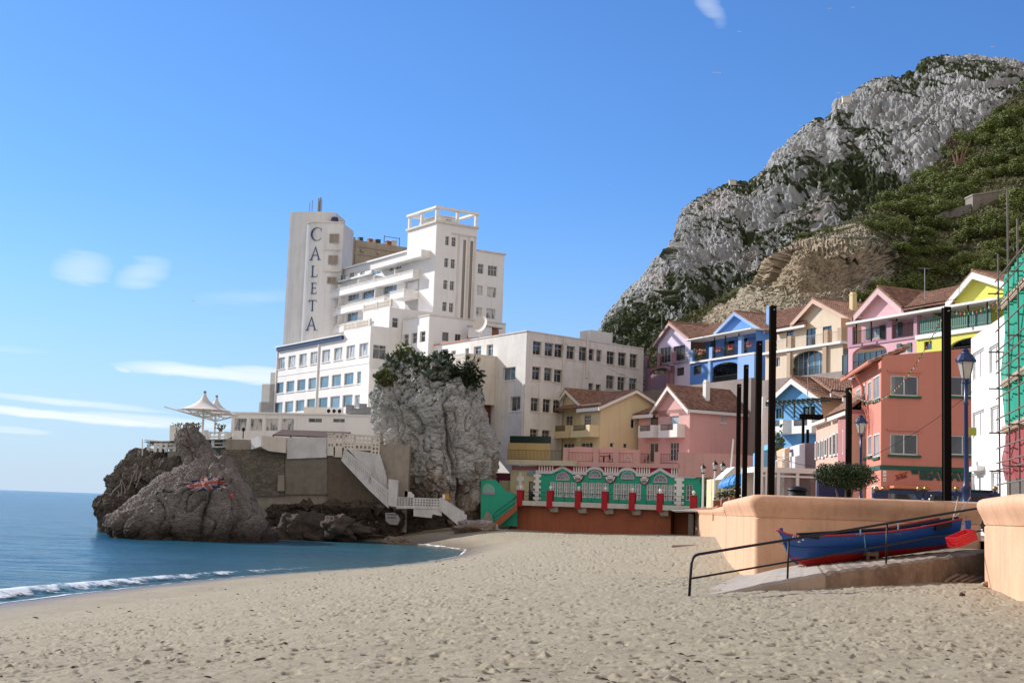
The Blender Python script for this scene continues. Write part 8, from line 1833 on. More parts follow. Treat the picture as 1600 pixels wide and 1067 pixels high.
# ---- parked vehicles
def vehicle(px0, px1, ytop, d_, lab, col, van=False):
    A, B = at(px0, ytop, d_), at(px1, ytop, d_); t = thing('parked_van' if van else 'parked_car', ((A.x+B.x)/2, A.y, zg), lab, 'van' if van else 'car'); F = Fac((A.x, A.y), (B.x-A.x, B.y-A.y)); Lc = (B-A).length; H = A.z-zg; bm_ = plain('vehicle_paint_'+('dark_green' if van else 'silver'), col, 0.25, 0.3, 0.05)
    pr = [(0, .35), (0.02*Lc, .75*H if van else .55*H), (.06*Lc, .95*H if van else .60*H)]+([(.12*Lc, H), (.86*Lc, H), (.97*Lc, .62*H)] if van else [(.2*Lc, .97*H), (.42*Lc, H), (.66*Lc, .93*H), (.8*Lc, .62*H), (.97*Lc, .55*H)])+[(Lc, .45), (Lc, .3), (0, .3)]
    b = MB(); n = len(pr); sh = [(u, z) for u, z in pr]
    secs = [(0.0, 0.93), (-0.12, 1.0), (-1.5, 1.0), (-1.62, 0.93)]; vs = []
    for o_, s in secs: vs += [F.p(Lc/2+(u-Lc/2)*(s*0.5+0.5), zg+(z*s if z > H*.5 else z), o_) for u, z in sh]
    fs = [tuple(range(n)), tuple(3*n+k for k in range(n-1, -1, -1))]+[(i*n+k, i*n+(k+1) % n, (i+1)*n+(k+1) % n, (i+1)*n+k) for i in range(3) for k in range(n)]
    b.add(vs, fs); b.build('body', bm_, t, smooth=False)
    b = MB(); w0_, w1_ = (0.14, 0.84) if van else (0.24, 0.70); b.prism(F, [(Lc*w0_, zg+H*.62), (Lc*w1_+Lc*.06, zg+H*.62), (Lc*w1_, zg+H*.9), (Lc*w0_+Lc*.03, zg+H*.9)], -0.05, 0.012); b.build('side_window', M['gl_dark'], t)
    for u in (.2*Lc, .8*Lc): b = MB(); c_ = F.p(u, zg+.31, .02); ax = Vector((F.n.x, F.n.y, 0)); b.tube([c_-ax*0.2, c_+ax*0.03], 0.31, 16); b.build('wheel', M['black'], t)
    return t
vehicle(1500, 1562, 764, 54, 'dark green van parked right of the big navy lamp', (0.012, 0.025, 0.02), True); vehicle(1441, 1512, 764.5, 57, 'grey car parked behind the tall dark pole', (0.20, 0.20, 0.21))
# ---- glass cafe
KG = at(1213, 750, 80); FG2 = Fac((KG.x, KG.y), (1, 0.03)); caf = thing('glass_cafe', tuple(FG2.p(0, zg)), 'white framed glass cafe behind the dark poles', 'cafe')
b = MB(); z1_, z2_ = FG2.z(1240, 732), FG2.z(1240, 739); ug0, ug1 = FG2.u(1180, 750), FG2.u(1279, 750); b.fb(FG2, ug0, ug1, z2_, z1_+0.04, -4, 0.1)
for x in (1181, 1198, 1216, 1246, 1277): u = FG2.u(x, 750); b.fb(FG2, u-0.09, u+0.09, zg, z2_, -0.12, 0.08)
b.fb(FG2, ug0, ug1, FG2.z(1240, 746), FG2.z(1240, 743), -0.1, 0.04); b.build('frame', M['trimwhite'], caf)
b = MB(); b.fb(FG2, ug0, ug1, zg, z2_, -0.09, -0.06); b.build('pane', glass('cafe_glass', (0.16, 0.13, 0.11), (0.36, 0.30, 0.27), 0.9), caf)
b = MB(); b.fb(FG2, ug0, ug1, zg, z2_, -4, -3.9); b.build('back_wall', M['offwhite'], caf)
for x0, lab in ((1214.5, 'left of two small white chairs on the glass cafe roof'), (1225, 'right of two small white chairs on the glass cafe roof')): u = FG2.u(x0, 725, -1); t = thing('plastic_chair', tuple(FG2.p(u, z1_, -1)), lab, 'chair', 'white plastic chairs on the cafe roof'); chair(t, FG2, u, z1_+0.04, -1, M['chair'])
b = MB(); FN = Fac((at(1279, 750, 76).x, 76), (1, 0)); b.fb(FN, 0, FN.u(1330, 750), zg, FN.z(1300, 735), -0.5, 0); o = b.build('navy_hoarding', plain('navy_board', (0.008, 0.02, 0.10), 0.6)); tag(o, 'plain navy blue shopfront panel behind the round tree', 'panel')
# blue cafe parasols and flower boxes
pm = plain('bright_blue_canvas', (0.03, 0.25, 0.62), 0.7); par = None
for i, (x, y, d_, lab) in enumerate(((1134,748,112,'closed bright blue parasol, leftmost and lowest beside the cream wall'), (1140,746,106,'bright blue parasol second from the left by the planters'), (1146,743.5,101,'bright blue parasol in the middle of the row of four'), (1154,741,96,'bright blue parasol nearest the dark poles'))):
    p = at(x, y, d_); t = thing('cafe_parasol', (p.x, p.y, zg), lab, 'parasol', 'blue cafe parasols'); b = MB(); r = 1.0; b.lathe((p.x, p.y, p.z-0.75), [(r*0.62, 0), (r*0.60, 0.25), (r*0.45, 0.5), (0.05, 0.85)], 8); b.build('canopy', pm, t); b = MB(); b.tube([(p.x, p.y, zg), (p.x, p.y, p.z)], 0.05, 6); b.build('pole', M['trimwhite'], t)
for i, (x, y, d_, lab) in enumerate(((1132,780,110,'flower box of dull shrubs below the leftmost blue parasol'), (1146,778,100,'leafy flower box in the middle below the blue parasols'), (1160,775,92,'leafy flower box beside the leftmost dark poles'))):
    p = at(x, y, d_); b = MB(); b.box(p.x-0.9, p.x+0.9, p.y-0.3, p.y+0.3, zg, p.z-0.1); o = b.build('planter', M['terracotta']); tag(o, lab, 'planter', 'planters on the promenade'); b = MB(); bush_mesh(b, p+Vector((0, 0, .35)), 1.1, .5, .55, 170, 0.12, rg, .1); b.build('foliage', M['leaf2'], o)
b = MB(); FW2 = Fac((at(1120, 750, 135).x, 135), (1, 0)); b.fb(FW2, FW2.u(1118, 760), FW2.u(1180, 760), zg, FW2.z(1140, 748), -6, 0); o = b.build('cream_kiosk', cream); tag(o, 'low cream wall right of the restaurant entrance', 'wall'); b = MB(); b.prism(FW2, [FW2.uz(*p) for p in ((1128,762),(1128,757),(1134,753),(1140,757),(1140,762))], 0, 0.1); b.build('painted_arch', paint('lilac_paint2', (0.45, 0.35, 0.45)), o)
b = MB(); FW3 = Fac((at(1150, 730, 116).x, 116), (1, 0)); b.prism(FW3, [FW3.uz(*p) for p in ((1128,748),(1133,742),(1148,729),(1215,727),(1215,738),(1150,741),(1136,752))], -4, 0); b.fb(FW3, FW3.u(1160, 750), FW3.u(1215, 750), zg, FW3.z(1190, 738), -3.9, -0.4); o = b.build('white_pavilion', M['white']); tag(o, 'pale pavilion roof with a sloping end behind the dark poles', 'pavilion')
# ---- pale blue gabled house with pergola
KPB = at(1284, 660, 99); F6 = left_fac(KPB, 28); F6R = right_fac(KPB, 28); pb = thing('pale_blue_house', (KPB.x, KPB.y, 0), 'sky blue gabled house with a dark pergola and two white balconies', 'house'); mpb = paint('sky_blue_render', (0.17, 0.42, 0.72), dirt=0.08)
cP = lambda *r: (1200+r[0]/6.67, 540+r[1]/6.67, 1200+r[2]/6.67, 540+r[3]/6.67)
b = MB(); W = Wall(pb, F6, b, depth=0.12); W.px(*cP(95,655,150,760), cols=2, gm=M['gl_dark'], fm=M['darkframe']); W.px(*cP(378,632,492,760), cols=3, gm=M['gl_dark'], fm=M['darkframe']); u60 = F6.u(1207, 650); W.close(u60, 0, zg, F6.z(1245, 626))
W.h = []
gable_front(pb, F6, u60, 0, F6.u(1244, 590), F6.z(1209, 624), F6.z(1283, 618.5), F6.z(1244, 590), 6, b, M['trimwhite'], ov=0.5, zb=F6.z(1245, 626)-0.02, tw=0.4)
b.build('wall', mpb, pb); b = MB(); W = Wall(pb, F6R, b); W.close(0, 6, zg, F6.z(1283, 619)); b.build('side_wall', paint('peach_render', (0.66, 0.42, 0.28)), pb)
b = MB(); rz = F6R.z(1300, 612); tile_plane(b, F6R.p(0.3, rz, 0.6), F6R.p(7, rz, 0.6), F6R.p(7, rz+1.3, -2.6), F6R.p(1.2, rz+1.3, -2.6)); tile_plane(b, F6R.p(0.3, rz-0.5, 1.9), F6R.p(7, rz-0.5, 1.9), F6R.p(7, rz-0.1, 0.7), F6R.p(0.3, rz-0.1, 0.7)); b.build('roof', M['tiles'], pb)
b = MB(); b.fb(F6R, 0.3, 8, rz-0.45, rz-0.18, 0.5, 0.62); b.fb(F6R, 0.3, 7, rz-0.85, rz-0.58, 1.8, 1.92); b.build('fascia', M['trimwhite'], pb)
bow_balcony(pb, F6, 1200, 1232, 656, 677.5, 0, 1.3, M['white']); bow_balcony(pb, F6, 1237, 1277, 655, 676.5, 0, 1.3, M['white'])
q = MB(); zp6 = F6.z(1240, 632, 1.2); 
for x in (1204, 1222, 1240, 1266): u = F6.u(x, 650, 1.4); q.fb(F6, u-0.06, u+0.06, F6.z(1240, 656), zp6, 1.3, 1.42)
q.fb(F6, F6.u(1196, 633, 1.4), F6.u(1282, 631, 1.4), zp6, zp6+0.16, 1.3, 1.42)
for k in range(12): u = F6.u(1200, 633, 1)+(F6.u(1281, 632, 1)-F6.u(1200, 633, 1))*k/11; q.fb(F6, u-0.05, u+0.05, zp6+0.17, zp6+0.32, 0.0, 1.8)
q.build('pergola', M['darkframe'], pb)
# low coloured garden walls between house and cafe
def wallpoly(name, d_, pts, mat_, lab, dep=3):
    F = Fac((0, d_), (1, 0)); b = MB(); pxp(b, F, pts, -dep, 0); o = b.build(name, mat_); tag(o, lab, 'wall'); return o
wallpoly('blue_garden_wall', 93, [(1189,780),(1189,706),(1202,701),(1202,694),(1225,688),(1225,780)], mpb, 'sky blue garden wall behind the cafe chairs')
wallpoly('peach_garden_wall', 90, [(1226,780),(1226,702),(1234,698),(1234,714),(1242,713),(1242,780)], paint('peach_wall2', (0.68, 0.44, 0.28)), 'pale peach stepped wall piece between the blue and lavender walls')
wallpoly('lavender_garden_wall', 88, [(1242.2,780),(1242.2,713),(1249,711),(1249,695),(1258,692),(1258,780)], paint('pale_lavender', (0.62, 0.60, 0.68)), 'pale lavender stepped wall piece behind the cafe roof')
wallpoly('grey_garden_wall', 88.5, [(1258.2,780),(1258.2,692),(1275,692),(1275,780)], paint('mauve_grey', (0.28, 0.22, 0.25)), 'mauve grey blank wall left of the long pink building')
b = MB()
for x, y0 in ((1255, 655), (1262, 671)): p = at(x, y0, 90); b.box(p.x-.08, p.x+.08, p.y-.08, p.y+.08, zg, p.z)
p, q_ = at(1254, 655, 90), at(1286, 655, 90); b.box(p.x-.2, q_.x, p.y-.1, p.y+.1, p.z, p.z+0.35); o = b.build('pergola_frame', M['pole']); tag(o, 'small dark post frame with a pale beam left of the long pink building', 'pergola')
p = at(1217, 700, 93); b = MB(); bush_mesh(b, p+Vector((0, 0, .3)), 0.5, 0.5, 1.2, 200, 0.13, rg, .1); o = b.build('shrub', M['leaf']); tag(o, 'narrow green shrub on the blue garden wall', 'shrub')
# ---- long pink building
P_a, P_b = at(1275, 700, 86.6), at(1329, 700, 75); F7 = Fac((P_a.x, P_a.y), (P_b.x-P_a.x, P_b.y-P_a.y)); L7 = (P_b-P_a).to_2d().length
lp = thing('long_pink_building', tuple(P_b), 'long pale pink building with tall narrow windows left of the red one', 'building'); mlp = paint('dusty_pink_render', (0.62, 0.40, 0.31), dirt=0.25)
b = MB(); W = Wall(lp, F7, b, depth=0.01); zL7 = F7.z(1276, 666.5)
for r in ((1274.8+0.6,690,1277.3,718),(1280,689,1283,716),(1285.5,687,1288.5,716),(1290.5,685,1294,713),(1298,680,1302,713),(1303.5,676.5,1308,712),(1310,674,1314,711),(1316,672,1320,710)): W.px(*r, cols=1, gm=M['gl_dark'], fm=M['frame'], ft=0.1, depth=-0.04)
W.close(0, L7, zg, zL7); b.fb(F7, 0.02, L7, zL7, zL7+0.02, -6, 0.0); b.quad(F7.p(L7, zg, 0), F7.p(L7, zL7, 0), F7.p(L7, zL7, -5), F7.p(L7, zg, -5)); b.build('wall', mlp, lp)
b = MB(); b.fb(F7, 0, L7*0.45, zL7, zL7+0.18, -0.1, 0.35); b.fb(F7, L7*0.5, L7-0.05, F7.z(1310, 655), F7.z(1310, 655)+0.2, -0.1, 0.3); b.build('gutter', M['offwhite'], lp)
b = MB(); tile_plane(b, F7.p(L7*0.42, zL7+0.2, 0.3), F7.p(L7+0.0, zL7+0.2, 0.3), F7.p(L7+0.0, zL7+2.4, -2.5), F7.p(L7*0.42, zL7+2.4, -2.5)); b.build('roof', M['tiles'], lp)
b = MB(); FE = Fac((P_b.x, P_b.y), (1, 0)); b.fb(FE, 0.02, FE.u(1345, 700)+0.3, zg, FE.z(1335, 640), -3, 0.0); b.build('end_wall', paint('plum_pink', (0.40, 0.17, 0.16), dirt=0.2), lp)
# ---- red building with the bar sign
K8 = at(1376.7, 650, 70); F8 = Fac((K8.x, K8.y), (1, 0.01)); F8L = left_fac(K8, -5.5); rb = thing('red_corner_building', (K8.x, K8.y, zg), 'big red corner building with green painted bar sign', 'building'); mred = paint('coral_red_render', (0.58, 0.225, 0.165), dirt=0.12, scale=0.3); dg_ = M['darkgreen'] = paint('bottle_green_paint', (0.03, 0.10, 0.07), dirt=0.1, streak=False)
b = MB(); W = Wall(rb, F8, b, depth=0.15)
for r in ((1391.5,586.5,1434,618.5),(1391,677.5,1433.5,710.5)): W.px(*r, cols=2, gm=M['gl_dark'], ft=0.07, sill=dg_, lintel=mred)
for r in ((1482,588,1524,619),(1483,680,1525,711)): W.px(*r, cols=2, gm=M['gl_dark'], ft=0.07, sill=dg_)
W.px(1390, 764, 1445, 790, cols=2, gm=M['gl_dark'], fm=M['darkframe'])
u8 = F8.u(1540, 650); za8, zb8 = F8.z(1377, 563), F8.z(1519, 541); W.close(0, u8, zg, za8-0.3); b.poly([F8.p(0, za8-0.3), F8.p(u8, za8-0.3), F8.p(u8, zb8), F8.p(F8.u(1382, 556), F8.z(1382, 556)), F8.p(0, za8)])
b.poly([F8.p(0, za8, 0), F8.p(u8, zb8, 0), F8.p(u8, zb8, -8), F8.p(0, za8, -8)])
W = Wall(rb, F8L, b, depth=0.05)
for r in ((1339.5,607,1344.5,638),(1347.5,601,1353,634),(1357.5,595,1362,626),(1366,587,1374.5,624),(1340,688,1345,716),(1348,684,1353.5,715),(1358,680,1362.5,712),(1366.5,677,1374.5,714)): W.px(*r, cols=1, gm=M['gl_pale'], sill=dg_)
W.px(1363,758,1372,776, cols=1, gm=M['gl_dark']); u8L = F8L.u(1331, 600); W.close(u8L, 0, zg, F8L.z(1376.7, 563)); b.quad(F8L.p(u8L, zg), F8L.p(u8L, za8), F8L.p(u8L, za8, -5), F8L.p(u8L, zg, -5)); b.build('wall', mred, rb)
b = MB(); gz8 = F8.z(1377, 730); b.fb(F8, -0.02, u8, gz8-0.1, gz8+0.12, 0.0, 0.05); b.fb(F8L, u8L, 0.0, gz8-0.1, gz8+0.12, 0.0, 0.05); b.build('green_band', dg_, rb)
b = MB(); ze8 = F8L.z(1376.7, 563); tile_plane(b, F8L.p(u8L-0.2, ze8, 0.5), F8L.p(-1.0, ze8, 0.5), F8L.p(-1.0, ze8+0.9, -1.6), F8L.p(u8L-0.2, ze8+0.9, -1.6)); b.build('roof', M['tiles'], rb)
b = MB(); b.tube([F8L.p(u8L, ze8-0.12, 0.6), F8L.p(0.1, ze8-0.12, 0.6)], 0.10, 6); b.tube([F8L.p(u8L*0.52, ze8-0.12, 0.6), F8L.p(u8L*0.52, ze8-0.9, 0.12), F8L.p(u8L*0.52, zg, 0.12)], 0.08, 6); b.build('gutter', paint('coral_gutter', (0.62, 0.24, 0.16)), rb)
b = MB()
for k in range(5): b.tube([F8L.p(-3.6+0.25*k, F8L.z(1358, 662)+0.9, 0.15+0.1*k), F8L.p(-3.0+0.2*k, F8L.z(1358, 662)+0.2*k-0.7, 0.15+0.02*k)], 0.03, 5)
b.tube([F8L.p(-3.8, F8L.z(1358, 662)-0.8, 0.15), F8L.p(-3.2, F8L.z(1358, 662)+1.5, 0.15), F8L.p(-2.6, F8L.z(1358, 662)-0.6, 0.15)], 0.03, 5); b.build('sign_bracket', mred, rb)
for y0, y1 in ((735, 744), (746, 752)): b = MB(); b.fb(F8, *[F8.u(1379.5, 740), F8.u(1384.5, 740)], F8.z(1382, y1), F8.z(1382, y0), 0.0, 0.03); o = b.build('notice', M['trimwhite'], rb); b = MB(); b.fb(F8, F8.u(1380.3, 740), F8.u(1383.7, 740), F8.z(1382, (y0+y1)/2+0.8), F8.z(1382, (y0+y1)/2-0.6), 0.03, 0.035); b.build('notice_picture', crim if y0 == 746 else M['grey'], o)
gl_ = plain('sign_green', (0.02, 0.07, 0.05), 0.7); ex, uz_ = Vector((F8.d.x, F8.d.y, 0)), Vector((0, 0, 1))
def sign(s, x0, x1, y0, y1, sx=1.0, bold=0.02, m_=gl_, shear=0.0, rot=0.0):
    A = F8.rect(x0, y0, x1, y1); h = A[3]-A[2]; c_ = F8.p((A[0]+A[1])/2, (A[2]+A[3])/2, 0.02); dx = (ex*math.cos(rot)+uz_*math.sin(rot)); up = (uz_*math.cos(rot)-ex*math.sin(rot))
    o = font_mesh('sign_lettering', s, h*1.38, m_, rb, c_, dx, up, bold=bold, extr=0.012, sx=1.0, shear=shear); xs = [v.co.dot(dx) for v in o.data.vertices]; w_ = max(xs)-min(xs); k = (A[1]-A[0])/w_; mid = (max(xs)+min(xs))/2; cc = (c_-Vector(rb.location)).dot(dx)
    for v in o.data.vertices: v.co += dx*((v.co.dot(dx)-mid)*(k-1)+(cc-mid))
sign('THE', 1423, 1435, 735.5, 740, bold=0.03); sign('SEAWAVE', 1436.5, 1519, 736.5, 750.5, bold=0.05); sign('BAR & RESTAURANT', 1458, 1519, 734.3, 738.2, bold=0.012)
rm_ = plain('faded_red_lettering', (0.30, 0.05, 0.04), 0.7); sign('San Miguel', 1400, 1417, 741.5, 746.5, m_=rm_, bold=0.01, shear=0.4, rot=0.28)
b = MB()
for dy in (-3.6, 3.6): A, B = F8.uz(1398.5, 746.5+dy), F8.uz(1418.5, 741+dy); b.prism(F8, [(A[0], A[1]-.02), (B[0], B[1]-.02), (B[0], B[1]+.02), (A[0], A[1]+.02)], 0, 0.02)
b.build('sign_rule', rm_, rb); b = MB(); A = F8.uz(1407.5, 738); b.prism(F8, [(A[0]-.07, A[1]-.08), (A[0]+.07, A[1]-.08), (A[0]+.05, A[1]+.06), (A[0], A[1]+.12), (A[0]-.05, A[1]+.06)], 0, 0.02); b.build('sign_crest', plain('ochre_crest', (0.40, 0.25, 0.03)), rb)
b = MB(); b.fb(F8, F8.u(1388, 762), F8.u(1452, 762), F8.z(1420, 763.5), F8.z(1420, 760), 0, 1.0); b.build('awning', paint('orange_awning', (0.60, 0.20, 0.10)), rb)
# ---- white building and scaffolding
P_a, P_b = at(1518, 650, 64), at(1564, 650, 57.5); F9 = Fac((P_a.x, P_a.y), (P_b.x-P_a.x, P_b.y-P_a.y)); L9 = (P_b-P_a).to_2d().length
wb = thing('white_apartment_block', tuple(P_a), 'plain white block with closed shutters beside the scaffolding', 'building'); b = MB(); W = Wall(wb, F9, b, depth=0.12); sh_ = plain('white_shutter', (0.78, 0.78, 0.77), 0.6)
for r in ((1524,546,1537.5,590),(1523.5,641,1538.5,682),(1522,738,1537.5,775),(1550,537,1562,580),(1552,633,1562,676),(1553,735,1562,772)): W.px(*r, cols=2, gm=sh_, fm=M['frame'])
z90, z9t = F9.z(1519, 528), F9.z(1558, 500); W.close(0, L9+1, zg, z90-0.1); b.poly([F9.p(0, z90-0.1), F9.p(L9+1, z90-0.1), F9.p(L9+1, z9t), F9.p(L9*0.7, z9t), F9.p(0, z90)])
b.quad(F9.p(0, zg, 0), F9.p(0, z90, 0), F9.p(0, z90, -6), F9.p(0, zg, -6)); b.build('wall', M['white'], wb)
for y0 in (736,): b = MB(); b.fb(F9, F9.u(1521.5, y0), F9.u(1539, y0), F9.z(1530, y0), F9.z(1530, y0-7), 0, 0.35); b.build('shutter_box', M['white'], wb)
P_a, P_b = at(1561, 600, 55), at(1612, 600, 47); F10 = Fac((P_a.x, P_a.y), (P_b.x-P_a.x, P_b.y-P_a.y)); sc = thing('scaffolding', (P_a.x, P_a.y, zg), 'steel tube scaffolding wrapped in green netting at the right edge', 'scaffolding')
stl = plain('scaffold_steel', (0.22, 0.17, 0.14), 0.55, 0.4); L10 = (P_b-P_a).to_2d().length*1.5
for x, yt in ((1561, 395), (1576.5, 293), (1592, 338), (1612, 380), (1640, 380)):
    u = F10.u(x, 600); z = F10.z(x, yt)
    for o_ in (0.0, -1.2): b = MB(); b.tube([F10.p(u, zg, o_), F10.p(u, z if o_ == 0 else min(z, F10.z(1600, 390)), o_)], 0.035, 6); b.build('standard', stl, sc)
for i, y in enumerate((400, 422, 452, 487, 523, 540, 560, 586, 604, 640, 662, 690, 715, 727, 752)):
    z = F10.z(1590, y)
    b = MB(); b.tube([F10.p(-0.5, z, 0.05), F10.p(L10, z, 0.05)], 0.03, 6); b.build('ledger', stl, sc)
    if i % 3 == 1: b = MB(); [b.tube([F10.p(u, z-0.05, 0.4), F10.p(u, z-0.05, -1.5)], 0.03, 5) for u in (0.0, F10.u(1592, 600))]; b.build('transom', stl, sc)
bdm = plain('scaffold_board', (0.50, 0.36, 0.24), 0.85, 0, 0.2)
for y in (450, 585, 663): z = F10.z(1590, y); b = MB(); b.fb(F10, 0, L10, z-0.06, z, -1.15, -0.1); b.fb(F10, 0, L10, z, z+0.22, -0.12, -0.08); b.build('deck_boards', bdm, sc)
m, nt, bs = mat('green_netting'); bs.inputs['Base Color'].default_value = (0.012, 0.42, 0.27, 1); bs.inputs['Roughness'].default_value = 0.8; tr2 = N(nt, 'ShaderNodeBsdfTranslucent'); tr2.inputs[0].default_value = (0.01, 0.35, 0.22, 1); ms = N(nt, 'ShaderNodeMixShader'); ms.inputs[0].default_value = 0.35; out = nt.nodes['Material Output']; L(nt, bs.outputs[0], ms.inputs[1]); L(nt, tr2.outputs[0], ms.inputs[2])
tp = N(nt, 'ShaderNodeBsdfTransparent'); ms2 = N(nt, 'ShaderNodeMixShader'); L(nt, ramp(nt, noise(nt, 1.2, 5, .7), [(0.35, (0.12,)), (0.7, (0.0,))]), ms2.inputs[0]); L(nt, ms.outputs[0], ms2.inputs[1]); L(nt, tp.outputs[0], ms2.inputs[2]); L(nt, ms2.outputs[0], out.inputs['Surface']); M['net'] = m
def net(y0, y1, m_, nm, off=-0.2):
    nu, nv = 60, 40; P = []; z0, z1 = F10.z(1590, y1), F10.z(1590, y0)
    for j in range(nv+1):
        for i in range(nu+1): u = L10*i/nu+0.1; z = z0+(z1-z0)*j/nv; P.append(tuple(F10.p(u, z, off+0.10*math.sin(u*2.3+j*.1)*math.sin(math.pi*j/nv)+0.05*math.sin(u*7+z*2))))
    return npmesh(nm, np.array(P)-np.array(sc.location)*0, gridfaces(nv+1, nu+1), m_, sc)
net(397, 662, M['net'], 'netting')
m3 = m.copy(); m3.name = 'red_netting'; m3.node_tree.nodes['Principled BSDF'].inputs['Base Color'].default_value = (0.42, 0.08, 0.08, 1); [setattr(n_.inputs[0], 'default_value', (0.45, 0.1, 0.1, 1)) for n_ in m3.node_tree.nodes if n_.type == 'BSDF_TRANSLUCENT']
net(668, 745, m3, 'red_netting')
b = MB(); 
for k in range(30): z = F10.z(1570, 745)+k*0.3; b.tube([F10.p(0.9, z, -0.5), F10.p(1.3, z, -0.5)], 0.015, 4)
b.tube([F10.p(0.9, F10.z(1570, 750), -0.5), F10.p(0.9, F10.z(1570, 450), -0.5)], 0.02, 4); b.tube([F10.p(1.3, F10.z(1570, 750), -0.5), F10.p(1.3, F10.z(1570, 450), -0.5)], 0.02, 4); b.build('ladder', bdm, sc)
b = MB(); b.fb(F10, 1, L10, zg, F10.z(1600, 400), -6, -1.6); o = b.build('scaffolded_building', M['offwhite']); tag(o, 'pale building front hidden behind the green scaffold netting', 'building')
# ================================================================ woods and walls on the hillside
def make_crown(seed, rx, ry, rz, n, s, m_, lobes, nm='crown'):
    r2 = random.Random(seed); b = MB(); crown_leaves(b, (0, 0, 0), rx, ry, rz, n, s, r2, lobes); me = bpy.data.meshes.new(nm); me.from_pydata(b.v, [], b.f); me.materials.append(m_); return me
CR = [make_crown(i+1, 1, 1, 0.72, 2200, 0.075, M['leaf'], 11) for i in range(4)]+[make_crown(i+9, 1, 1, 0.6, 1400, 0.07, M['leaf2'], 9) for i in range(3)]
tb = MB(); tb.tube([(0, 0, -1.1), (0.08, 0.03, -0.5), (0, 0, 0)], [0.09, 0.07, 0.04], 6); tb.tube([(0.05, 0.02, -0.6), (0.4, 0.1, 0)], [0.05, 0.02], 5); tb.tube([(0.05, 0.02, -0.55), (-0.35, -0.1, 0.05)], [0.05, 0.02], 5)
TRM = bpy.data.meshes.new('trunk'); TRM.from_pydata([tuple(v) for v in tb.v], [], tb.f); TRM.materials.append(M['bark'])
WOOD = polyv([(1340,345),(1372,322),(1400,302),(1440,275),(1480,246),(1512,222),(1545,190),(1600,146),(1700,100),(1700,500),(1560,470),(1470,490),(1400,500),(1345,500),(1330,480),(1370,455),(1400,430),(1405,405),(1425,380),(1400,365),(1350,368)])
EDGE = polyv([(1003,568),(1020,540),(1042,516),(1060,504),(1085,492),(1100,484),(1098,500),(1075,515),(1060,540),(1000,600)])
EDGE2 = polyv([(1100,484),(1130,466),(1160,450),(1192,436),(1192,446),(1150,472),(1104,500)])
PLAT = polyv([(1232,372),(1250,358),(1285,352),(1300,352),(1300,362),(1260,370)])
NOGO = polyv([(1500,330),(1530,298),(1562,292),(1592,292),(1592,330),(1560,352),(1470,352),(1470,340)])
rh = random.Random(77)
def plant_tree(x, y, r, mi, lab, cat_, grp):
    p = on_hill(x, y); me = CR[mi]; t = thing('hillside_tree' if cat_ == 'tree' else 'hillside_bush', (p.x, p.y, p.z-r*0.15), lab, cat_, grp)
    c_ = bpy.data.objects.new('crown', me); COL.objects.link(c_); c_.parent = t; c_.location = (0, -r*0.3, r*0.45); c_.scale = (r*rh.uniform(.9, 1.2), r*rh.uniform(.85, 1.1), r*rh.uniform(.75, 1.0)); c_.rotation_euler = (0, 0, rh.uniform(0, 6.28))
    k = bpy.data.objects.new('trunk', TRM); COL.objects.link(k); k.parent = t; k.location = (0, -r*0.3, r*0.45); k.scale = (r, r, r); return t
pts_ = []
def fillpoly(poly, step, jit_, rpx, mis, lab, cat_, grp, keep=1.0):
    x0, y0 = poly.min(0); x1, y1 = poly.max(0); y = y0
    while y < y1:
        x = x0+(step*0.5 if int((y-y0)/step) % 2 else 0)
        while x < x1:
            q = (x+rh.uniform(-jit_, jit_), y+rh.uniform(-jit_, jit_))
            if rh.random() < keep and inside(np.array([q]), poly)[0] and not inside(np.array([q]), NOGO)[0] and q[0] < 1640:
                pts_.append((q, rh.uniform(*rpx), rh.choice(mis), lab, cat_, grp))
            x += step
        y += step*0.62
fillpoly(WOOD, 27, 9, (15, 27), [0, 1, 2, 3], 'rounded dark green tree in the wood on the hillside above the houses', 'tree', 'rounded trees of the hillside wood')
fillpoly(EDGE, 13, 4, (6, 10), [0, 4, 5], 'dark bush in the scrub belt between cliff and lavender roof', 'bush', 'bushes between the cliff and the first roofs')
fillpoly(EDGE2, 13, 3, (5, 8), [1, 5, 4], 'olive bush along the upper edge of the bare sandy slope', 'bush', 'bushes along the top edge of the sandy slope')
fillpoly(PLAT, 15, 4, (7, 11), [0, 2], 'dark spreading tree on the shelf above the quarried bluff', 'tree', 'dark trees on the shelf above the bluff')
for q, rp_, mi, lab, cat_, grp in pts_:
    p = on_hill(*q); plant_tree(q[0], q[1], rp_*max(p.y, 100)/F_PX, mi, lab, cat_, grp)
for x, y, rp_, mi, lab, cat_ in ((1186,444,11,2,'round dark bush at the lower left foot of the bluff','bush'), (1470,300,24,0,'biggest dark tree crown left of the concrete hillside wall','tree'), (1590,318,34,1,'large bright green tree right below the concrete wall','tree'), (1130,478,9,5,'brown green shrub halfway up the edge of the sandy slope','bush'), (1405,392,24,2,'dark tree overhanging the right end of the bluff','tree')):
    p = on_hill(x, y); plant_tree(x, y, rp_*max(p.y, 100)/F_PX, mi, lab, cat_, None)
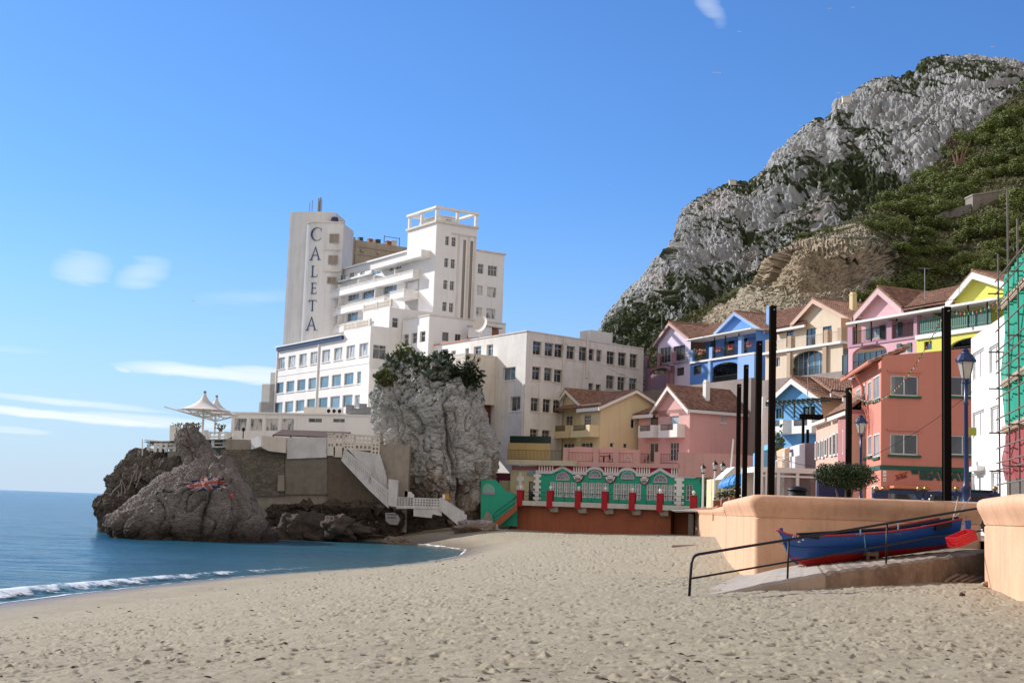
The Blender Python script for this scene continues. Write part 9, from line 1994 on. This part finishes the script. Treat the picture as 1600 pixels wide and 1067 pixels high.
# loose scrub over the slope, too many to count
r3 = np.random.RandomState(5); V = []; Fq = []; cnt = 0; AG = polyv([(1330,352),(1400,300),(1480,242),(1545,182),(1600,140),(1700,90),(1700,250),(1500,290),(1420,330),(1370,360)])
zones = [(polyv([(1100,560),(1102,502),(1150,468),(1196,438),(1250,452),(1300,452),(1345,440),(1395,418),(1385,440),(1350,470),(1330,500),(1290,520)]), 380, 0.35), (PLATE, 500, 0.4), (AG, 2400, 0.9), (WOOD, 1500, 1.0), (polyv([(985,606),(1025,530),(1060,500),(1100,480),(1100,560),(1000,640)]), 700, 0.7), (polyv([(1330,480),(1470,440),(1560,430),(1660,420),(1660,640),(1330,640)]), 1200, 0.9)]
for poly, n, sz_ in zones:
    x0, y0 = poly.min(0); x1, y1 = poly.max(0); k = 0
    while k < n:
        q = np.array([[r3.uniform(x0, x1), r3.uniform(y0, y1)]])
        if not inside(q, poly)[0]: continue
        k += 1; p = on_hill(*q[0]); s0 = sz_*r3.uniform(.5, 1.5)
        for _ in range(14):
            c_ = np.array(p)+r3.normal(size=3)*s0*np.array([.8, .5, .5])+np.array([0, -0.2, s0*.4]); a1 = r3.normal(size=3); a1 /= np.linalg.norm(a1); a2 = np.cross(a1, r3.normal(size=3)); a2 /= np.linalg.norm(a2); s2 = s0*r3.uniform(.22, .45)
            V += [c_-a1*s2, c_+a2*s2*.6, c_+a1*s2, c_-a2*s2*.6]; Fq.append([cnt, cnt+1, cnt+2, cnt+3]); cnt += 4
scrub = npmesh('hillside_scrub', np.array(V), np.array(Fq), M['leaf2'], smooth=False); tag(scrub, 'low scrub spread over the slope', kind='stuff')
# concrete works on the slope
def hill_wall(pts, d_, th, mat_, nm, lab, cat_='wall'):
    F = Fac((0, d_), (1, 0.12)); b = MB(); pxp(b, F, pts, -th, 0); o = b.build(nm, mat_); tag(o, lab, cat_); return o
pw = on_hill(1540, 330).y-9
hill_wall([(1520,305),(1575,296),(1575,345),(1520,345)], pw, 5, paint('hill_concrete', (0.26, 0.225, 0.20), dirt=0.45, scale=0.4, bmp=0.5), 'concrete_tower_wall', 'tall square concrete wall with white patches high on the slope')
b = MB(); F = Fac((0, pw), (1, 0.12)); pxp(b, F, [(1519,303.5),(1576,294.5),(1576,297),(1519,306)], -5.2, 0.25); b.build('coping', M['concrete'], COL.objects['concrete_tower_wall'])
hill_wall([(1463,336),(1480,329),(1500,323),(1520,318),(1520,346),(1470,346)], pw+1, 3, paint('hill_concrete2', (0.23, 0.21, 0.20), dirt=0.35, bmp=0.5), 'retaining_wall', 'long grey retaining wall sloping down left of the square wall')
hill_wall([(1575.3,296),(1590,298),(1590,340),(1575.3,344)], pw+1.5, 3, M['grey'], 'side_wall_block', 'dark side face of the square concrete wall')
b = MB(); F = Fac((0, pw-1), (1, 0.12)); pxp(b, F, [(1472,344),(1545,347.5),(1545,350),(1472,347)], -1.5, 0); o = b.build('road_edge', M['bark']); tag(o, 'dark horizontal road edge beneath the hillside walls', 'road edge')
b = MB(); p = on_hill(1448, 296); F = Fac((0, p.y-3), (1, 0)); pxp(b, F, [(1432,294.5),(1442,290),(1458,294.5),(1458,296),(1442,291.5),(1432,296)], -3, 0); pxp(b, F, [(1446,295),(1457,296),(1457,301),(1446,301)], -2.5, -.2); o = b.build('hill_hut', M['offwhite']); tag(o, 'tiny pale gabled hut half hidden in trees on the ridge', 'hut')
p = on_hill(1495, 262); t = thing('bare_tree', tuple(p), 'reddish bare-stemmed tree standing above the wood', 'tree'); b = MB()
for a in (-.35, -.1, .15, .3): b.tube([p+Vector((0, -2, -2)), p+Vector((a*6, -2, 4)), p+Vector((a*14, -2, 9+a*3))], [.5, .35, .12], 5)
b.build('trunk', plain('reddish_bark', (0.22, 0.13, 0.09), .9), t); b = MB(); crown_leaves(b, p+Vector((-2.5, -2, 9)), 3.5, 2.5, 3.5, 500, .3, rh, 7); b.build('crown', leafmat('rusty_leaf', (0.06, 0.04, 0.02), (0.18, 0.10, 0.05)), t)
# rim road posts and white dots on the shelf are too small; mast and huts on the skyline
def sky_thing(px, py, d_, lab, cat_, nm, fn):
    p = at(px, py, d_); b = MB(); fn(b, p); o = b.build(nm, M['offwhite'] if cat_ != 'mast' else M['steel']); tag(o, lab, cat_)
sky_thing(1108.5, 304, 1300, 'tiny lattice mast on the lower ridge of the cliff', 'mast', 'lattice_mast', lambda b, p: ([b.box(p.x+a-.35, p.x+a+.35, p.y-.3, p.y+.3, p.z-6, p.z+5) for a in (-1.8, 1.8)], [b.box(p.x-2.6, p.x+2.6, p.y-.3, p.y+.3, p.z+k, p.z+k+.6) for k in (-2, .5, 3, 5)], b.box(p.x-.2, p.x+.2, p.y-.2, p.y+.2, p.z+5, p.z+8)))
sky_thing(1145, 283.5, 1290, 'tiny white lookout on the shoulder of the ridge', 'building', 'ridge_lookout', lambda b, p: (b.box(p.x-3.5, p.x+3, p.y-2, p.y+2, p.z-4, p.z+.6), b.box(p.x-4, p.x+3.5, p.y-2.4, p.y+2.4, p.z+.6, p.z+1.1)))
sky_thing(1323, 153.5, 1220, 'small pale summit station on the upper ridge', 'building', 'ridge_station', lambda b, p: (b.box(p.x-4, p.x+3, p.y-2, p.y+2, p.z-5, p.z+.5), b.box(p.x-4.5, p.x+3.5, p.y-2.4, p.y+2.4, p.z+.5, p.z+1.1), b.box(p.x+4, p.x+4.3, p.y, p.y+.3, p.z-4, p.z+4)))
# ================================================================ gulls
def gull(px, py, d_, s, lab, flap=0.5):
    p = at(px, py, d_); b = MB(); b.tube([p-Vector((s*.28, 0, 0)), p, p+Vector((s*.22, 0, .02*s)), p+Vector((s*.34, 0, .05*s))], [s*.02, s*.075, s*.05, s*.015], 6)
    for sg in (1, -1): e = Vector((0, sg*.6, 0)) if False else Vector((sg*.12, .0, 0)); b.add([p+Vector((-.08*s, 0, 0)), p+Vector((.1*s, 0, 0)), p+Vector((sg*.35*s+.05*s, .1*s, flap*.3*s)), p+Vector((sg*.35*s-.05*s, .1*s, flap*.3*s)), p+Vector((sg*.75*s, .15*s, flap*.15*s))], [(0, 1, 2, 3), (3, 2, 4)])
    o = b.build('seagull', M['trimwhite']); tag(o, lab, 'seagull', 'gulls flying over the town')
for x, y, lab in ((1117, 114, 'left of two gulls gliding high left of the summit'), (1124, 115, 'right of two gulls gliding high left of the summit'), (1309, 146, 'gull just off the upper ridge beside the station'), (1551, 74, 'gull above the highest summit'), (1250, 197, 'gull flying close to the middle ridge'), (952, 291, 'lone gull in the open sky right of the hotel'), (1155, 50, 'gull in the sky below the wispy cloud'), (1296, 14, 'gull at the top edge of the sky'), (1332, 12, 'gull at the top edge, right of another one'), (302, 470, 'distant gull over the sea left of the hotel')): gull(x, y, 190, 0.75, lab)
# aerials and cables over the roofs
for x, y, d_, lab in ((1034, 505, 172, 'thin roof aerial on the lavender gable'), (1262, 600, 97, 'thin roof aerial behind the sky blue gable'), (970, 606, 165, 'thin roof aerial on the yellow house ridge'), (1445, 452, 106, 'thin roof aerial on the tiled ridge between rose and lime gables')):
    p = at(x, y, d_); b = MB(); b.tube([p-Vector((0, 0, .8)), p+Vector((0, 0, 1.7))], .03, 5)
    for k in range(5): b.tube([p+Vector((-.5+k*.05, 0, 1.65-k*.02+k*.0)), p+Vector((.5-k*.05, 0, 1.65-k*.02))], .015, 4) if k == 0 else b.tube([p+Vector((-.5+k*.2, -.25, 1.65)), p+Vector((-.5+k*.2, .25, 1.65))], .012, 4)
    o = b.build('roof_aerial', M['steel']); tag(o, lab, 'aerial')
for a, c_, sg, lab in ((at(1193, 703, 78), at(1268, 728, 76), .15, 'thin black cable sloping over the cafe roof'), (at(1345, 720, 68), at(1519, 612, 60), .25, 'thin wire drooping across the red corner building'), (at(880, 535, 158), at(1032, 610, 150), .4, 'thin cable hanging across the annexe to the pink house')):
    b = MB(); b.tube(cat(a, c_, sg), .012, 4); o = b.build('cable', M['black']); tag(o, lab, 'cable')
# seaweed and pebbles strewn on the sand
V = []; Fq = []; cnt = 0; r4 = np.random.RandomState(8); n = 4200
u_ = r4.uniform(0, 1, n); dd = 9.5*(150/9.5)**(u_**0.8); tt_ = r4.uniform(-.42, .42, n); Q = np.stack([dd*tt_, dd, dd*0], 1); hq = sand_h(Q); ds = segdist(Q[:, :2], SHORE2); ok = (hq > 0.35) & (~inside(Q[:, :2], SHORE_LOOP)) & (Q[:, 0] < np.interp(Q[:, 1], [0, 29, 40, 60, 148], [11, 3.5, 6, 8.5, 19])); cl = fbm(Q*0.25, 3); ok &= (cl > r4.uniform(-.5, .5, n))
Q[:, 2] = hq+sand_detail(Q, np.clip(1.6-ds/4.6, 0, 1))
for q in Q[ok]:
    s0 = r4.uniform(.003, .012)*r4.uniform(.5, 1.6)*(1+q[1]/35); a = r4.uniform(0, 6.28); e1 = np.array([math.cos(a), math.sin(a), r4.uniform(-.2, .3)])*s0*r4.uniform(1, 3.2); e2 = np.array([-math.sin(a), math.cos(a), 0])*s0*.6; up = np.array([0, 0, s0*.8]); c_ = q+np.array([0, 0, .004])
    V += [c_-e1-e2, c_+e1-e2, c_+e1+e2, c_-e1+e2, c_+up-e1*.3, c_+up+e1*.4]; Fq += [[cnt, cnt+1, cnt+5, cnt+4], [cnt+1, cnt+2, cnt+5, cnt+5], [cnt+2, cnt+3, cnt+4, cnt+5], [cnt+3, cnt, cnt+4, cnt+4]]; cnt += 6
Fq = [f for f in Fq if len(set(f)) == 4]; deb = npmesh('beach_debris', np.array(V), np.array(Fq), plain('dry_seaweed', (0.10, 0.065, 0.04), .9, 0, .3), smooth=False); tag(deb, 'dry seaweed and pebbles strewn on the sand', kind='stuff')
